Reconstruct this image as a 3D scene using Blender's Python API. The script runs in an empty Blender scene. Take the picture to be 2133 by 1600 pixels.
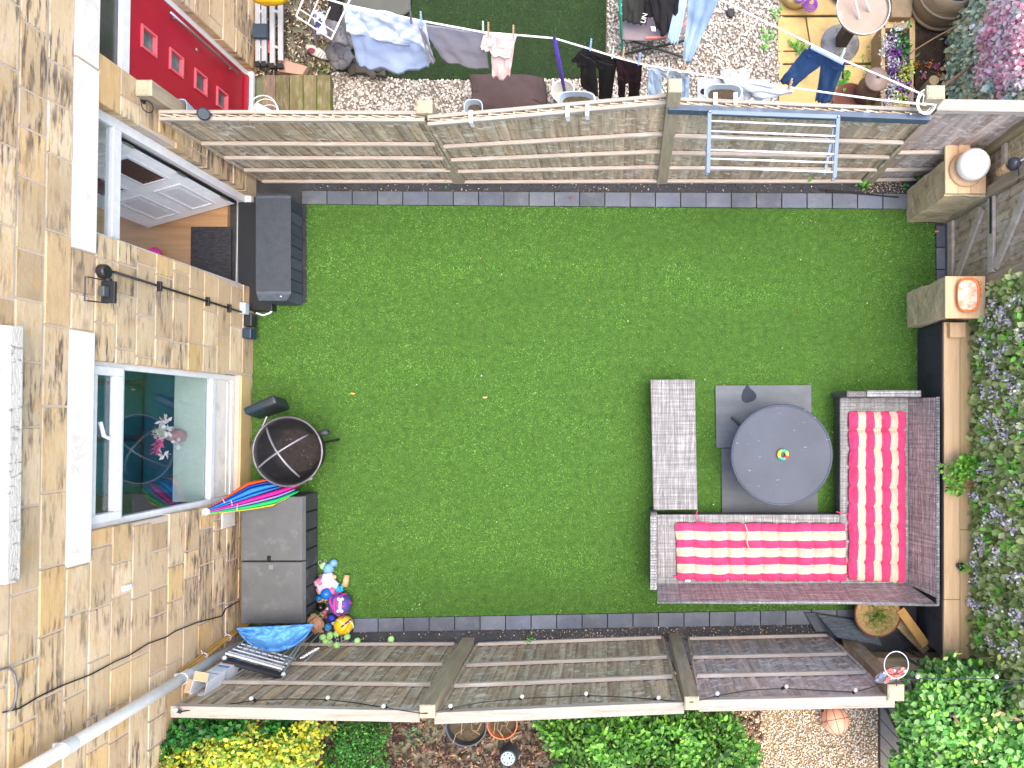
import bpy, math, random
import numpy as np
from mathutils import Vector, Matrix, Euler, noise
random.seed(7); RNG = np.random.default_rng(7)
SC = bpy.context.scene
COL = SC.collection
# ---------------------------------------------------------------- camera, sky, sun, exposure
H, F, CX, CY = 8.0, 1422.0, 1290.0, 872.0      # camera height, focal length, point straight below the camera
cam_d = bpy.data.cameras.new('camera'); cam = bpy.data.objects.new('camera', cam_d); COL.objects.link(cam)
cam.location = (0, 0, H); cam_d.sensor_width = 36; cam_d.lens = F/2133*36
cam_d.shift_x = -(CX-1066.5)/2133; cam_d.shift_y = (CY-800)/2133
cam_d.clip_end = 300; cam_d.clip_start = .05
SC.camera = cam
SUN_EL, SUN_AZ = math.radians(74), math.radians(110)
w = bpy.data.worlds.new('World'); SC.world = w; w.use_nodes = True
nt = w.node_tree; sky = nt.nodes.new('ShaderNodeTexSky'); sky.sky_type = 'NISHITA'; sky.sun_disc = False
sky.sun_elevation = SUN_EL; sky.sun_rotation = SUN_AZ; sky.air_density = 1.0; sky.dust_density = 3.0; sky.ozone_density = .2
nt.links.new(sky.outputs[0], nt.nodes['Background'].inputs[0]); nt.nodes['Background'].inputs[1].default_value = .15
sl = bpy.data.lights.new('sun', 'SUN'); sl.energy = 1.25; sl.angle = math.radians(60); sl.color = (1, .88, .72)
so = bpy.data.objects.new('sun', sl); COL.objects.link(so)
sd = Vector((math.sin(SUN_AZ)*math.cos(SUN_EL), math.cos(SUN_AZ)*math.cos(SUN_EL), math.sin(SUN_EL)))
so.rotation_euler = sd.to_track_quat('Z', 'Y').to_euler(); so.location = (0, 0, 12)
SC.view_settings.view_transform = 'Standard'; SC.view_settings.look = 'None'
SC.view_settings.exposure = 1.8; SC.view_settings.gamma = 1

def P(px, py, z=0.0):
    return Vector(((px-CX)*(H-z)/F, (CY-py)*(H-z)/F, z))
def R(a): return math.radians(a)

# ---------------------------------------------------------------- materials
MC = {}
def mat(name, c, c2=None, scale=8, stretch=(1,1,1), detail=4, rough=.7, bump=0, bscale=None, metal=0, attr=False,
        dirt=None, dscale=3, dthr=(.52,.7), dstretch=(1,1,1), spec=.4, trans=0, lo=.3, hi=.7, coat=0, dmask=0):
    """noise-mixed procedural material; dirt = (colour, amount)"""
    if name in MC: return MC[name]
    m = bpy.data.materials.new(name); m.use_nodes = True; MC[name] = m
    n, l = m.node_tree.nodes, m.node_tree.links
    b = n['Principled BSDF']; b.inputs['Roughness'].default_value = rough; b.inputs['Metallic'].default_value = metal
    b.inputs['Specular IOR Level'].default_value = spec; b.inputs['Coat Weight'].default_value = coat
    tc = n.new('ShaderNodeTexCoord')
    def noi(sc, st, de, seed):
        mp = n.new('ShaderNodeMapping'); mp.inputs['Scale'].default_value = st; mp.inputs['Location'].default_value = (seed, seed*.7, seed*1.3)
        l.new(tc.outputs['Object'], mp.inputs[0])
        t = n.new('ShaderNodeTexNoise'); t.inputs['Scale'].default_value = sc; t.inputs['Detail'].default_value = de
        t.inputs['Roughness'].default_value = .62
        l.new(mp.outputs[0], t.inputs['Vector']); return t
    def rng(src, a, b_, c_=0, d=1):
        r = n.new('ShaderNodeMapRange'); r.inputs[1].default_value = a; r.inputs[2].default_value = b_; r.inputs[3].default_value = c_; r.inputs[4].default_value = d
        l.new(src, r.inputs[0]); return r.outputs[0]
    t = noi(scale, stretch, detail, len(MC)*1.7)
    c2 = c2 or tuple(x*.75 for x in c)
    mx = n.new('ShaderNodeMix'); mx.data_type = 'RGBA'
    l.new(rng(t.outputs[0], lo, hi), mx.inputs[0])
    mx.inputs[6].default_value = (*c, 1); mx.inputs[7].default_value = (*c2, 1)
    out = mx.outputs[2]
    if attr:
        at = n.new('ShaderNodeAttribute'); at.attribute_name = 'Col'
        m2 = n.new('ShaderNodeMix'); m2.data_type = 'RGBA'; m2.blend_type = 'MULTIPLY'; m2.inputs[0].default_value = 1
        l.new(out, m2.inputs[6]); l.new(at.outputs['Color'], m2.inputs[7]); out = m2.outputs[2]
    if dirt:
        for i, (dc, amt) in enumerate(dirt if isinstance(dirt, list) else [dirt]):
            dt = noi(dscale*(1+.6*i), dstretch, 6, len(MC)*3.1+5+i*4)
            m3 = n.new('ShaderNodeMix'); m3.data_type = 'RGBA'
            fac_ = rng(dt.outputs[0], dthr[0], dthr[1], 0, amt)
            if dmask:
                mk = noi(dmask*(1+.5*i), (1,1,1), 3, 31+i*7); mu = n.new('ShaderNodeMath'); mu.operation = 'MULTIPLY'
                l.new(fac_, mu.inputs[0]); l.new(rng(mk.outputs[0], .42, .58, .12, 1), mu.inputs[1]); fac_ = mu.outputs[0]
            l.new(fac_, m3.inputs[0])
            l.new(out, m3.inputs[6]); m3.inputs[7].default_value = (*dc, 1); out = m3.outputs[2]
    l.new(out, b.inputs['Base Color'])
    if bump:
        bt = noi(bscale or scale*3, stretch, 5, 9.1)
        bp = n.new('ShaderNodeBump'); bp.inputs['Strength'].default_value = min(1, bump); bp.inputs['Distance'].default_value = .01*max(1, bump)
        l.new(bt.outputs[0], bp.inputs['Height']); l.new(bp.outputs[0], b.inputs['Normal'])
    if trans:
        tr = n.new('ShaderNodeBsdfTranslucent'); l.new(out, tr.inputs[0])
        ms = n.new('ShaderNodeMixShader'); ms.inputs[0].default_value = trans
        l.new(b.outputs[0], ms.inputs[1]); l.new(tr.outputs[0], ms.inputs[2]); l.new(ms.outputs[0], n['Material Output'].inputs[0])
    return m
def plain(name, c, rough=.5, metal=0, **k):
    return mat(name, c, tuple(x*.86 for x in c), scale=14, rough=rough, metal=metal, **k)
def glassmat(name, tint=(.9,.95,.95), refl=.0, rough=.02):
    m = bpy.data.materials.new(name); m.use_nodes = True; MC[name] = m
    n, l = m.node_tree.nodes, m.node_tree.links; n.remove(n['Principled BSDF'])
    g = n.new('ShaderNodeBsdfGlossy'); g.inputs['Roughness'].default_value = rough
    t = n.new('ShaderNodeBsdfTransparent'); t.inputs[0].default_value = (*tint, 1)
    lw = n.new('ShaderNodeLayerWeight'); lw.inputs[0].default_value = .5
    fr = n.new('ShaderNodeMath'); fr.operation = 'POWER'; fr.inputs[1].default_value = 5; l.new(lw.outputs['Facing'], fr.inputs[0]); refl += .04
    ad = n.new('ShaderNodeMath'); ad.operation = 'ADD'; ad.inputs[1].default_value = refl; ad.use_clamp = True; l.new(fr.outputs[0], ad.inputs[0])
    ms = n.new('ShaderNodeMixShader'); l.new(ad.outputs[0], ms.inputs[0]); l.new(t.outputs[0], ms.inputs[1]); l.new(g.outputs[0], ms.inputs[2])
    l.new(ms.outputs[0], n['Material Output'].inputs[0]); return m
def wicker(name, ca, cb, cm, lenx=.045, rowh=.014, flip=False, scx=1):
    """woven rattan: bricks of flat strands in UV metres, with colour bands running both ways"""
    m = bpy.data.materials.new(name); m.use_nodes = True; MC[name] = m
    n, l = m.node_tree.nodes, m.node_tree.links; b = n['Principled BSDF']; b.inputs['Roughness'].default_value = .5
    uv = n.new('ShaderNodeTexCoord'); mp = n.new('ShaderNodeMapping'); l.new(uv.outputs['UV'], mp.inputs[0])
    if flip: mp.inputs['Rotation'].default_value = (0, 0, R(90))
    br = n.new('ShaderNodeTexBrick'); l.new(mp.outputs[0], br.inputs[0])
    br.inputs['Scale'].default_value = 1; br.inputs['Brick Width'].default_value = lenx; br.inputs['Row Height'].default_value = rowh
    br.inputs['Mortar Size'].default_value = rowh*.13; br.inputs['Mortar Smooth'].default_value = .6; br.inputs['Bias'].default_value = 0
    br.inputs['Color1'].default_value = (*ca, 1); br.inputs['Color2'].default_value = (*cb, 1); br.inputs['Mortar'].default_value = (*cm, 1)
    out = br.outputs[0]
    for st, amt in (((1, 40, 1), .42), ((26, 1.2, 1), .32)):
        m2 = n.new('ShaderNodeMapping'); m2.inputs['Scale'].default_value = st; l.new(mp.outputs[0], m2.inputs[0])
        t = n.new('ShaderNodeTexNoise'); t.inputs['Scale'].default_value = 1.6; t.inputs['Detail'].default_value = 3; l.new(m2.outputs[0], t.inputs['Vector'])
        rr = n.new('ShaderNodeMapRange'); rr.inputs[1].default_value = .35; rr.inputs[2].default_value = .7; rr.inputs[3].default_value = 1-amt; rr.inputs[4].default_value = 1+amt
        l.new(t.outputs[0], rr.inputs[0]); mm = n.new('ShaderNodeVectorMath'); mm.operation = 'SCALE'; l.new(out, mm.inputs[0]); l.new(rr.outputs[0], mm.inputs[3]); out = mm.outputs[0]
    l.new(out, b.inputs['Base Color'])
    bp = n.new('ShaderNodeBump'); bp.inputs['Strength'].default_value = .8; bp.inputs['Distance'].default_value = .004; bp.invert = True
    l.new(br.outputs['Fac'], bp.inputs['Height']); l.new(bp.outputs[0], b.inputs['Normal'])
    return m

# ---------------------------------------------------------------- object helpers
ORG = {}
def tag(o, label=None, cat=None, group=None, kind=None, category=None):
    cat = cat or category
    if label: o['label'] = label
    if cat: o['category'] = cat
    if group: o['group'] = group
    if kind: o['kind'] = kind
    return o
def thing(name, label, cat, loc, group=None, rotz=0):
    o = bpy.data.objects.new(name, None); COL.objects.link(o); o.empty_display_size = .1
    o.location = loc; o.rotation_euler = (0, 0, rotz); ORG[o.name] = Vector(loc)
    return tag(o, label, cat, group)
def link_mesh(me, name, parent=None, origin=None, local=False):
    o = bpy.data.objects.new(name, me); COL.objects.link(o)
    if parent is not None:
        off = Vector((0,0,0)) if local else ORG[parent.name]
        o.parent = parent; ORG[o.name] = ORG[parent.name]
        if parent.type == 'MESH': pass
    else:
        off = Vector(origin) if origin is not None else Vector((0,0,0)); o.location = off; ORG[o.name] = off
    if off.length > 0: me.transform(Matrix.Translation(-off))
    return o
class MB:
    def __init__(s): s.v = []; s.f = []; s.mi = []; s.c = []; s.cur = 0; s.col = (1,1,1); s.M = None
    def add(s, vs, fs):
        k = len(s.v)
        for p in vs:
            p = Vector(p); s.v.append(s.M @ p if s.M else p); s.c.append(s.col)
        for q in fs: s.f.append(tuple(i+k for i in q)); s.mi.append(s.cur)
        return s
    def hexa(s, p):   # 8 points: bottom loop 0-3, top loop 4-7
        return s.add(p, [(3,2,1,0),(4,5,6,7),(0,1,5,4),(1,2,6,5),(2,3,7,6),(3,0,4,7)])
    def box(s, x0, x1, y0, y1, z0, z1):
        return s.hexa([(x0,y0,z0),(x1,y0,z0),(x1,y1,z0),(x0,y1,z0),(x0,y0,z1),(x1,y0,z1),(x1,y1,z1),(x0,y1,z1)])
    def beam(s, a, b, wd, th, up=(0,0,1)):   # rectangular bar from a to b; wd across, th along 'up'
        a, b = Vector(a), Vector(b); d = (b-a).normalized(); u = Vector(up); sd_ = d.cross(u)
        if sd_.length < 1e-4: sd_ = d.cross(Vector((0,1,0)))
        sd_.normalize(); u = sd_.cross(d).normalized(); q = []
        for p in (a, b):
            for i, j in ((-1,-1),(1,-1),(1,1),(-1,1)): q.append(p+sd_*i*wd/2+u*j*th/2)
        return s.hexa(q)
    def prism(s, pts, z0, z1):
        n = len(pts); vs = [(p[0], p[1], z0) for p in pts]+[(p[0], p[1], z1) for p in pts]
        a = sum(pts[i][0]*pts[(i+1)%n][1]-pts[(i+1)%n][0]*pts[i][1] for i in range(n))
        fs = [tuple(range(n))[::-1], tuple(range(n, 2*n))]+[(i, (i+1)%n, n+(i+1)%n, n+i) for i in range(n)]
        if a < 0: fs = [f[::-1] for f in fs]
        return s.add(vs, fs)
    def tube(s, pts, r, n=8, cap=True):
        pts = [Vector(p) for p in pts]; rr = r if isinstance(r, (list, tuple)) else [r]*len(pts); vs = []; fs = []; pu = None
        for i, p in enumerate(pts):
            d = (pts[min(i+1, len(pts)-1)]-pts[max(i-1, 0)]).normalized()
            if pu is None: pu = d.orthogonal().normalized()
            pu = (pu-d*pu.dot(d)).normalized(); q = d.cross(pu)
            for k in range(n):
                a = 2*math.pi*k/n; vs.append(p+(pu*math.cos(a)+q*math.sin(a))*rr[i])
        for i in range(len(pts)-1):
            for k in range(n): fs.append((i*n+k, i*n+(k+1)%n, (i+1)*n+(k+1)%n, (i+1)*n+k))
        if cap: fs += [tuple(range(n))[::-1], tuple(range((len(pts)-1)*n, len(pts)*n))]
        return s.add(vs, fs)
    def ring(s, c, rad, r, n=40, m=8, ax=(0,0,1), a0=0, a1=360):
        ax = Vector(ax).normalized(); u = ax.orthogonal().normalized(); v = ax.cross(u); full = abs(a1-a0) >= 359.9
        N = n if full else n+1; vs = []; fs = []
        for i in range(N):
            a = R(a0+(a1-a0)*i/n); d = u*math.cos(a)+v*math.sin(a)
            for k in range(m):
                b = 2*math.pi*k/m; vs.append(Vector(c)+d*(rad+r*math.cos(b))+ax*r*math.sin(b))
        for i in range(n):
            j = (i+1) % N
            for k in range(m): fs.append((i*m+k, j*m+k, j*m+(k+1)%m, i*m+(k+1)%m))
        return s.add(vs, fs)
    def lathe(s, prof, c=(0,0,0), n=32, ax=None, sy=1):
        vs = []; fs = []; c = Vector(c); Rm = Vector((0,0,1)).rotation_difference(Vector(ax)).to_matrix() if ax else Matrix.Identity(3)
        for (r, z) in prof:
            for k in range(n):
                a = 2*math.pi*k/n; vs.append(c+Rm@Vector((max(r, 1e-4)*math.cos(a), sy*max(r, 1e-4)*math.sin(a), z)))
        for i in range(len(prof)-1):
            for k in range(n): fs.append((i*n+k, i*n+(k+1)%n, (i+1)*n+(k+1)%n, (i+1)*n+k))
        fs += [tuple(range(n))[::-1], tuple(range((len(prof)-1)*n, len(prof)*n))]
        return s.add(vs, fs)
    def ball(s, c, r, n=16, m=10, sc=(1,1,1), amp=0):
        vs = []; fs = []; c = Vector(c)
        for j in range(m+1):
            th = math.pi*j/m
            for k in range(n):
                a = 2*math.pi*k/n; d = Vector((math.sin(th)*math.cos(a), math.sin(th)*math.sin(a), -math.cos(th)))
                rr = r*(1+amp*noise.noise(d*2.3+c*3)) if amp else r
                if j in (0, m): rr = r
                vs.append(c+Vector((d.x*sc[0], d.y*sc[1], d.z*sc[2]))*rr)
        for j in range(m):
            for k in range(n): fs.append((j*n+k, j*n+(k+1)%n, (j+1)*n+(k+1)%n, (j+1)*n+k))
        return s.add(vs, fs)
    def grid(s, fn, nu, nv, th=0):
        """surface fn(u,v)->point, thickened downward along normal by th"""
        top = [[Vector(fn(i/nu, j/nv)) for j in range(nv+1)] for i in range(nu+1)]
        vs = [p for row in top for p in row]; W = nv+1; fs = [(i*W+j, (i+1)*W+j, (i+1)*W+j+1, i*W+j+1) for i in range(nu) for j in range(nv)]
        if th:
            k = len(vs); 
            for i in range(nu+1):
                for j in range(nv+1):
                    a = top[min(i+1, nu)][j]-top[max(i-1, 0)][j]; b = top[i][min(j+1, nv)]-top[i][max(j-1, 0)]
                    nn = a.cross(b); nn = nn.normalized() if nn.length > 1e-9 else Vector((0,0,1)); vs.append(top[i][j]-nn*th)
            fs += [tuple(k+q for q in f[::-1]) for f in fs[:nu*nv]]
            bd = [(i, 0) for i in range(nu)]+[(nu, j) for j in range(nv)]+[(i, nv) for i in range(nu, 0, -1)]+[(0, j) for j in range(nv, 0, -1)]
            for q in range(len(bd)):
                a, b = bd[q], bd[(q+1)%len(bd)]; A = a[0]*W+a[1]; B = b[0]*W+b[1]; fs.append((B, A, k+A, k+B))
        return s.add(vs, fs)
    def build(s, name, mats, parent=None, bevel=0, smooth=False, local=False, label=None, cat=None, group=None, kind=None, seg=2, sub=0):
        me = bpy.data.meshes.new(name); me.from_pydata([tuple(p) for p in s.v], [], s.f)
        mats = mats if isinstance(mats, (list, tuple)) else [mats]
        for m in mats: me.materials.append(m)
        me.polygons.foreach_set('material_index', s.mi)
        if smooth: me.polygons.foreach_set('use_smooth', [True]*len(s.f))
        at = me.color_attributes.new('Col', 'FLOAT_COLOR', 'POINT')
        at.data.foreach_set('color', [x for c in s.c for x in (*c, 1)])
        uv = me.uv_layers.new(name='UVMap'); 
        me.update()
        for p in me.polygons:
            nn = p.normal; ax = max(range(3), key=lambda i: abs(nn[i]))
            for li in p.loop_indices:
                c = me.vertices[me.loops[li].vertex_index].co
                uv.data[li].uv = (c.y, c.z) if ax == 0 else (c.x, c.z) if ax == 1 else (c.x, c.y)
        org = None
        if parent is None:
            xs = [p.x for p in s.v]; ys = [p.y for p in s.v]; zs = [p.z for p in s.v]
            org = ((min(xs)+max(xs))/2, (min(ys)+max(ys))/2, min(zs))
        o = link_mesh(me, name, parent, org, local)
        if bevel:
            b = o.modifiers.new('Bevel', 'BEVEL'); b.width = bevel; b.segments = seg; b.limit_method = 'ANGLE'; b.angle_limit = R(35)
        if sub:
            b = o.modifiers.new('Sub', 'SUBSURF'); b.levels = sub; b.render_levels = sub
        return tag(o, label, cat, group, kind)
def copy_tree(o, parent=None):
    c = o.copy(); COL.objects.link(c); c.parent = parent; ORG[c.name] = ORG.get(o.name, Vector((0,0,0)))
    for ch in [x for x in bpy.data.objects if x.parent == o]: copy_tree(ch, c)
    return c
def rough_edges(o, amt=.004, scale=6, seed=0):
    """small irregularity so that sawn timber and stone are not ruler straight"""
    for v in o.data.vertices:
        n_ = noise.noise_vector(v.co*scale+Vector((seed, seed, seed))); v.co += n_*amt

# numpy scatter of small pieces into one mesh
LEAF_V = np.array([[0,0,0],[.26,.42,.07],[0,1,-.02],[-.26,.42,.07]]); LEAF_F = np.array([[0,1,2],[0,2,3]])
LEAF6_V = np.array([[0,0,0],[.2,.2,.05],[.27,.55,.07],[0,1,-.06],[-.27,.55,.07],[-.2,.2,.05],[0,.5,0]])
LEAF6_F = np.array([[0,1,6],[1,2,6],[2,3,6],[3,4,6],[4,5,6],[5,0,6]])
BLADE_V = np.array([[-.06,0,0],[.06,0,0],[0,.35,1.0]]); BLADE_F = np.array([[0,1,2]])
def _ico():
    t = (1+5**.5)/2; v = np.array([[-1,t,0],[1,t,0],[-1,-t,0],[1,-t,0],[0,-1,t],[0,1,t],[0,-1,-t],[0,1,-t],[t,0,-1],[t,0,1],[-t,0,-1],[-t,0,1]], float)
    f = np.array([[0,11,5],[0,5,1],[0,1,7],[0,7,10],[0,10,11],[1,5,9],[5,11,4],[11,10,2],[10,7,6],[7,1,8],[3,9,4],[3,4,2],[3,2,6],[3,6,8],[3,8,9],[4,9,5],[2,4,11],[6,2,10],[8,6,7],[9,8,1]])
    return v/np.linalg.norm(v[0]), f
ICO_V, ICO_F = _ico()
CUBE_V = np.array([[x,y,z] for z in (-.5,.5) for y in (-.5,.5) for x in (-.5,.5)]); CUBE_F = np.array([[0,2,1],[1,2,3],[4,5,6],[5,7,6],[0,1,4],[1,5,4],[2,6,3],[3,6,7],[0,4,2],[2,4,6],[1,3,5],[3,7,5]])
def rot_euler(a, b, c):
    ca, sa, cb, sb, cc, sc = np.cos(a), np.sin(a), np.cos(b), np.sin(b), np.cos(c), np.sin(c)
    Rm = np.empty((len(a), 3, 3))
    Rm[:,0,0]=cc*cb; Rm[:,0,1]=cc*sb*sa-sc*ca; Rm[:,0,2]=cc*sb*ca+sc*sa
    Rm[:,1,0]=sc*cb; Rm[:,1,1]=sc*sb*sa+cc*ca; Rm[:,1,2]=sc*sb*ca-cc*sa
    Rm[:,2,0]=-sb; Rm[:,2,1]=cb*sa; Rm[:,2,2]=cb*ca
    return Rm
def scatter(name, tv, tf, pos, rot, scl, col, material, parent=None, smooth=False, **tags):
    N = len(pos); nv, nf = len(tv), len(tf)
    scl = np.asarray(scl, float)
    if scl.ndim == 1: scl = np.repeat(scl[:, None], 3, 1)
    V = np.einsum('nij,nkj->nki', rot, tv[None]*scl[:, None, :])+pos[:, None, :]
    V = V.reshape(-1, 3); Fc = (tf[None]+(np.arange(N)*nv)[:, None, None]).reshape(-1, 3)
    off = ORG[parent.name] if parent is not None else Vector(pos.min(0))
    V = V-np.array(off)
    me = bpy.data.meshes.new(name); me.vertices.add(len(V)); me.vertices.foreach_set('co', V.ravel())
    me.loops.add(len(Fc)*3); me.loops.foreach_set('vertex_index', Fc.ravel().astype(np.int32))
    me.polygons.add(len(Fc)); me.polygons.foreach_set('loop_start', (np.arange(len(Fc))*3).astype(np.int32))
    try: me.polygons.foreach_set('loop_total', np.full(len(Fc), 3, np.int32))
    except Exception: pass
    me.update(calc_edges=True)
    if smooth: me.polygons.foreach_set('use_smooth', [True]*len(Fc))
    at = me.color_attributes.new('Col', 'FLOAT_COLOR', 'POINT')
    C = np.ones((len(V), 4), np.float32); C[:, :3] = np.repeat(col, nv, 0); at.data.foreach_set('color', C.ravel())
    me.materials.append(material)
    o = bpy.data.objects.new(name, me); COL.objects.link(o)
    if parent is not None: o.parent = parent; ORG[o.name] = ORG[parent.name]
    else: o.location = off; ORG[o.name] = off
    if name in ('flower_spray','leaf','petal','flower','bright_leaf_sprig','new_shoot','teal_leaf','blossom','grass_tuft'): tags.setdefault('kind', 'stuff')
    return tag(o, **tags)
def in_poly(pts, X, Y):
    ins = np.zeros(len(X), bool); n = len(pts)
    for i in range(n):
        x0, y0 = pts[i]; x1, y1 = pts[(i+1) % n]
        c = ((y0 > Y) != (y1 > Y)); xi = (x1-x0)*(Y-y0)/((y1-y0) if y1 != y0 else 1e-9)+x0
        ins ^= c & (X < xi)
    return ins
def rand_in(pts, N):
    xs = [p[0] for p in pts]; ys = [p[1] for p in pts]; out = np.zeros((0, 2))
    while len(out) < N:
        X = RNG.uniform(min(xs), max(xs), N*2); Y = RNG.uniform(min(ys), max(ys), N*2); k = in_poly(pts, X, Y)
        out = np.vstack([out, np.stack([X[k], Y[k]], 1)])
    return out[:N]
def pxpoly(pts, z=0): return [(P(a, b, z).x, P(a, b, z).y) for a, b in pts]
def palette(N, cols, jit=.15, wts=None):
    cols = np.array(cols); k = RNG.choice(len(cols), N, p=wts); return np.clip(cols[k]*(1+RNG.normal(0, jit, (N, 1))), 0, 1)
def vnoise(X, Y, s, seed=0):
    return np.array([noise.noise(Vector((x*s+seed, y*s, seed*.3))) for x, y in zip(X, Y)])

# ================================================================ GROUND
M_soil = mat('soil', (.055,.035,.022), (.02,.013,.01), scale=9, rough=.95, bump=2, attr=False, dirt=((.2,.15,.1), .5), dscale=30, dthr=(.6,.66))
M_memb = mat('membrane', (.022,.025,.032), (.045,.047,.055), scale=5, detail=8, rough=.7, bump=1.5, bscale=25, dirt=((.13,.11,.09), .6), dscale=16, dthr=(.63,.7))
M_slab = mat('slab_grey', (.125,.145,.185), (.09,.102,.13), scale=3, detail=8, rough=.75, bump=.6, bscale=60, attr=True, dirt=((.19,.2,.22), .5), dscale=7, dthr=(.5,.75))
M_lawn = mat('lawn_base', (.07,.17,.022), (.035,.10,.012), scale=14, rough=.9, bump=2, bscale=120)
M_blade = mat('grass_blade', (1,1,1), (.82,.86,.75), scale=1.1, detail=6, rough=.65, attr=True, spec=.25, trans=.25)
M_gneigh = mat('lawn_base_dark', (.02,.05,.012), (.014,.03,.01), scale=8, rough=.9, bump=2, bscale=90)  # darker green base under the turf next door
M_yslab = mat('slab_yellow', (.6,.42,.17), (.5,.35,.15), scale=4, detail=8, rough=.85, bump=1, bscale=30, attr=True, dirt=((.22,.16,.08), .55), dscale=3.5, dthr=(.5,.72))
M_attr = mat('pieces', (1,1,1), (.8,.8,.8), scale=30, rough=.85, attr=True)
M_leaf = mat('leaf', (1,1,1), (.8,.85,.75), scale=10, rough=.45, attr=True, spec=.35, trans=.3)
M_petal = mat('petal', (1,1,1), (.9,.88,.9), scale=20, rough=.6, attr=True, trans=.25)

def sheet(name, pts, z0, z1, m, **k):
    return MB().prism(pxpoly(pts, 0), z0, z1).build(name, m, **k)
b = MB(); b.box(-22, 22, -22, 22, -.3, -.045); b.build('ground', mat('worn_ground', (.2,.18,.15), (.12,.13,.08), scale=2.5, detail=8, rough=.95, bump=2, dirt=((.08,.14,.04), .7), dscale=1.2, dthr=(.5,.62)), kind='structure')
sheet('courtyard_ground', [(380,366),(1990,366),(1990,1400),(380,1400)], -.04, -.01, M_memb, kind='structure')

LAWN = [(420,632),(640,632),(640,427),(1200,432),(1885,437),(1890,462),(1946,466),(1950,690),(1912,700),(1904,1180),(1896,1255),(1775,1268),(1300,1276),(745,1287),(640,1290),(520,1302),(420,1302)]
lw = sheet('lawn', LAWN, -.005, .012, M_lawn, kind='structure')
def grass(name, poly, N, h, cols, wd, label, zb=.008, jit=.2, dark=None):
    p = rand_in(poly, N)
    big = np.array([noise.noise(Vector((x*.4, y*2.6, 8)))*.55+noise.noise(Vector((x*1.2, y*9, 18)))*.3+noise.noise(Vector((x*2.2, y*2.2, 1)))*.35+noise.noise(Vector((x*9, y*6, 3)))*.4+noise.noise(Vector((x*14, y*22, 5)))*.4+noise.noise(Vector((x*30, y*50, 6)))*.3 for x, y in p])
    pos = np.stack([p[:,0], p[:,1], np.full(N, zb)], 1)
    rot = rot_euler(RNG.normal(0, .5, N), RNG.normal(.0, .5, N), RNG.uniform(0, 6.28, N))
    s = RNG.uniform(.6, 1.25, N)*h*(1+big*.35); sc = np.stack([s*0+wd*RNG.uniform(.7,1.4,N)*8, s, s], 1)
    col = palette(N, cols, jit)*(1+big[:, None]*.55)
    return scatter(name, BLADE_V, BLADE_F, pos, rot, sc, np.clip(col, 0, 1), M_blade, kind='stuff', label=label, category='grass')
grass('artificial_grass', pxpoly(LAWN), 330000, .024, [(.21,.45,.08),(.16,.38,.06),(.29,.53,.13),(.09,.26,.035),(.36,.58,.2)], .006, 'short bright green artificial grass covering the courtyard')

# long rows of dark paving blocks along the turf
def slab_row(name, a, b_, n, wd0, wd1, z=.022):
    (ax, ay), (bx, by) = a, b_; m = MB()
    for i in range(n):
        u0, u1 = i/n, (i+1)/n; g = 2.0/abs(bx-ax) if abs(bx-ax) > abs(by-ay) else 2.0/abs(by-ay); g /= 2
        j = random.uniform(.75, 1.2); m.col = (j, j, j*random.uniform(.95, 1.08)); pts = []
        for u, s in ((u0+g, 0), (u1-g, 0), (u1-g, 1), (u0+g, 1)):
            x = ax+(bx-ax)*u; y = ay+(by-ay)*u; wd = wd0+(wd1-wd0)*u
            pts.append((x, y+s*wd) if abs(bx-ax) > abs(by-ay) else (x+s*wd, y))
        m.prism(pxpoly(pts), -.008, z+random.uniform(-.002, .003))
    o = m.build(name, M_slab, kind='structure', bevel=.003); return o
slab_row('paving_edge', (630,399), (1890,405), 24, 27, 31)
slab_row('paving_edge', (736,1288), (1795,1268), 20, 28, 30)
slab_row('paving_edge', (1949,470), (1950,700), 5, 18, 18)
# grit and litter scattered on the black membrane
def debris(name, polys, N, smin, smax, cols, label, z=.0):
    ps = []; 
    for pl, n in polys: ps.append(rand_in(pxpoly(pl), n))
    p = np.vstack(ps); n = len(p); pos = np.stack([p[:,0], p[:,1], np.full(n, z)], 1)
    s = RNG.uniform(smin, smax, n)
    scatter(name, ICO_V, ICO_F, pos, rot_euler(*RNG.uniform(0, 6.28, (3, n))), np.stack([s, s*RNG.uniform(.5,1,n), s*.45], 1), palette(n, cols, .2), M_attr, kind='stuff', label=label, category='debris')
debris('grit', [([(640,378),(1880,378),(1880,400),(640,398)], 420), ([(1800,376),(1885,376),(1885,404),(1800,404)], 260), ([(1080,1308),(1440,1300),(1700,1298),(1700,1322),(1380,1328),(1080,1334)], 700), ([(740,1318),(1080,1312),(1080,1330),(740,1335)], 90), ([(1950,470),(1966,470),(1966,600),(1950,600)], 25)],
       0, .004, .013, [(.5,.38,.25),(.3,.22,.15),(.6,.52,.42),(.2,.16,.12),(.08,.05,.03)], 'brown grit and dry litter strewn along the black membrane strips')
debris('petal_litter', [(LAWN, 230)], 0, .004, .011, [(.8,.78,.75),(.75,.72,.7),(.6,.35,.12),(.35,.2,.1)], 'tiny white and orange specks of litter lying on the green turf', z=.034)

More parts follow.
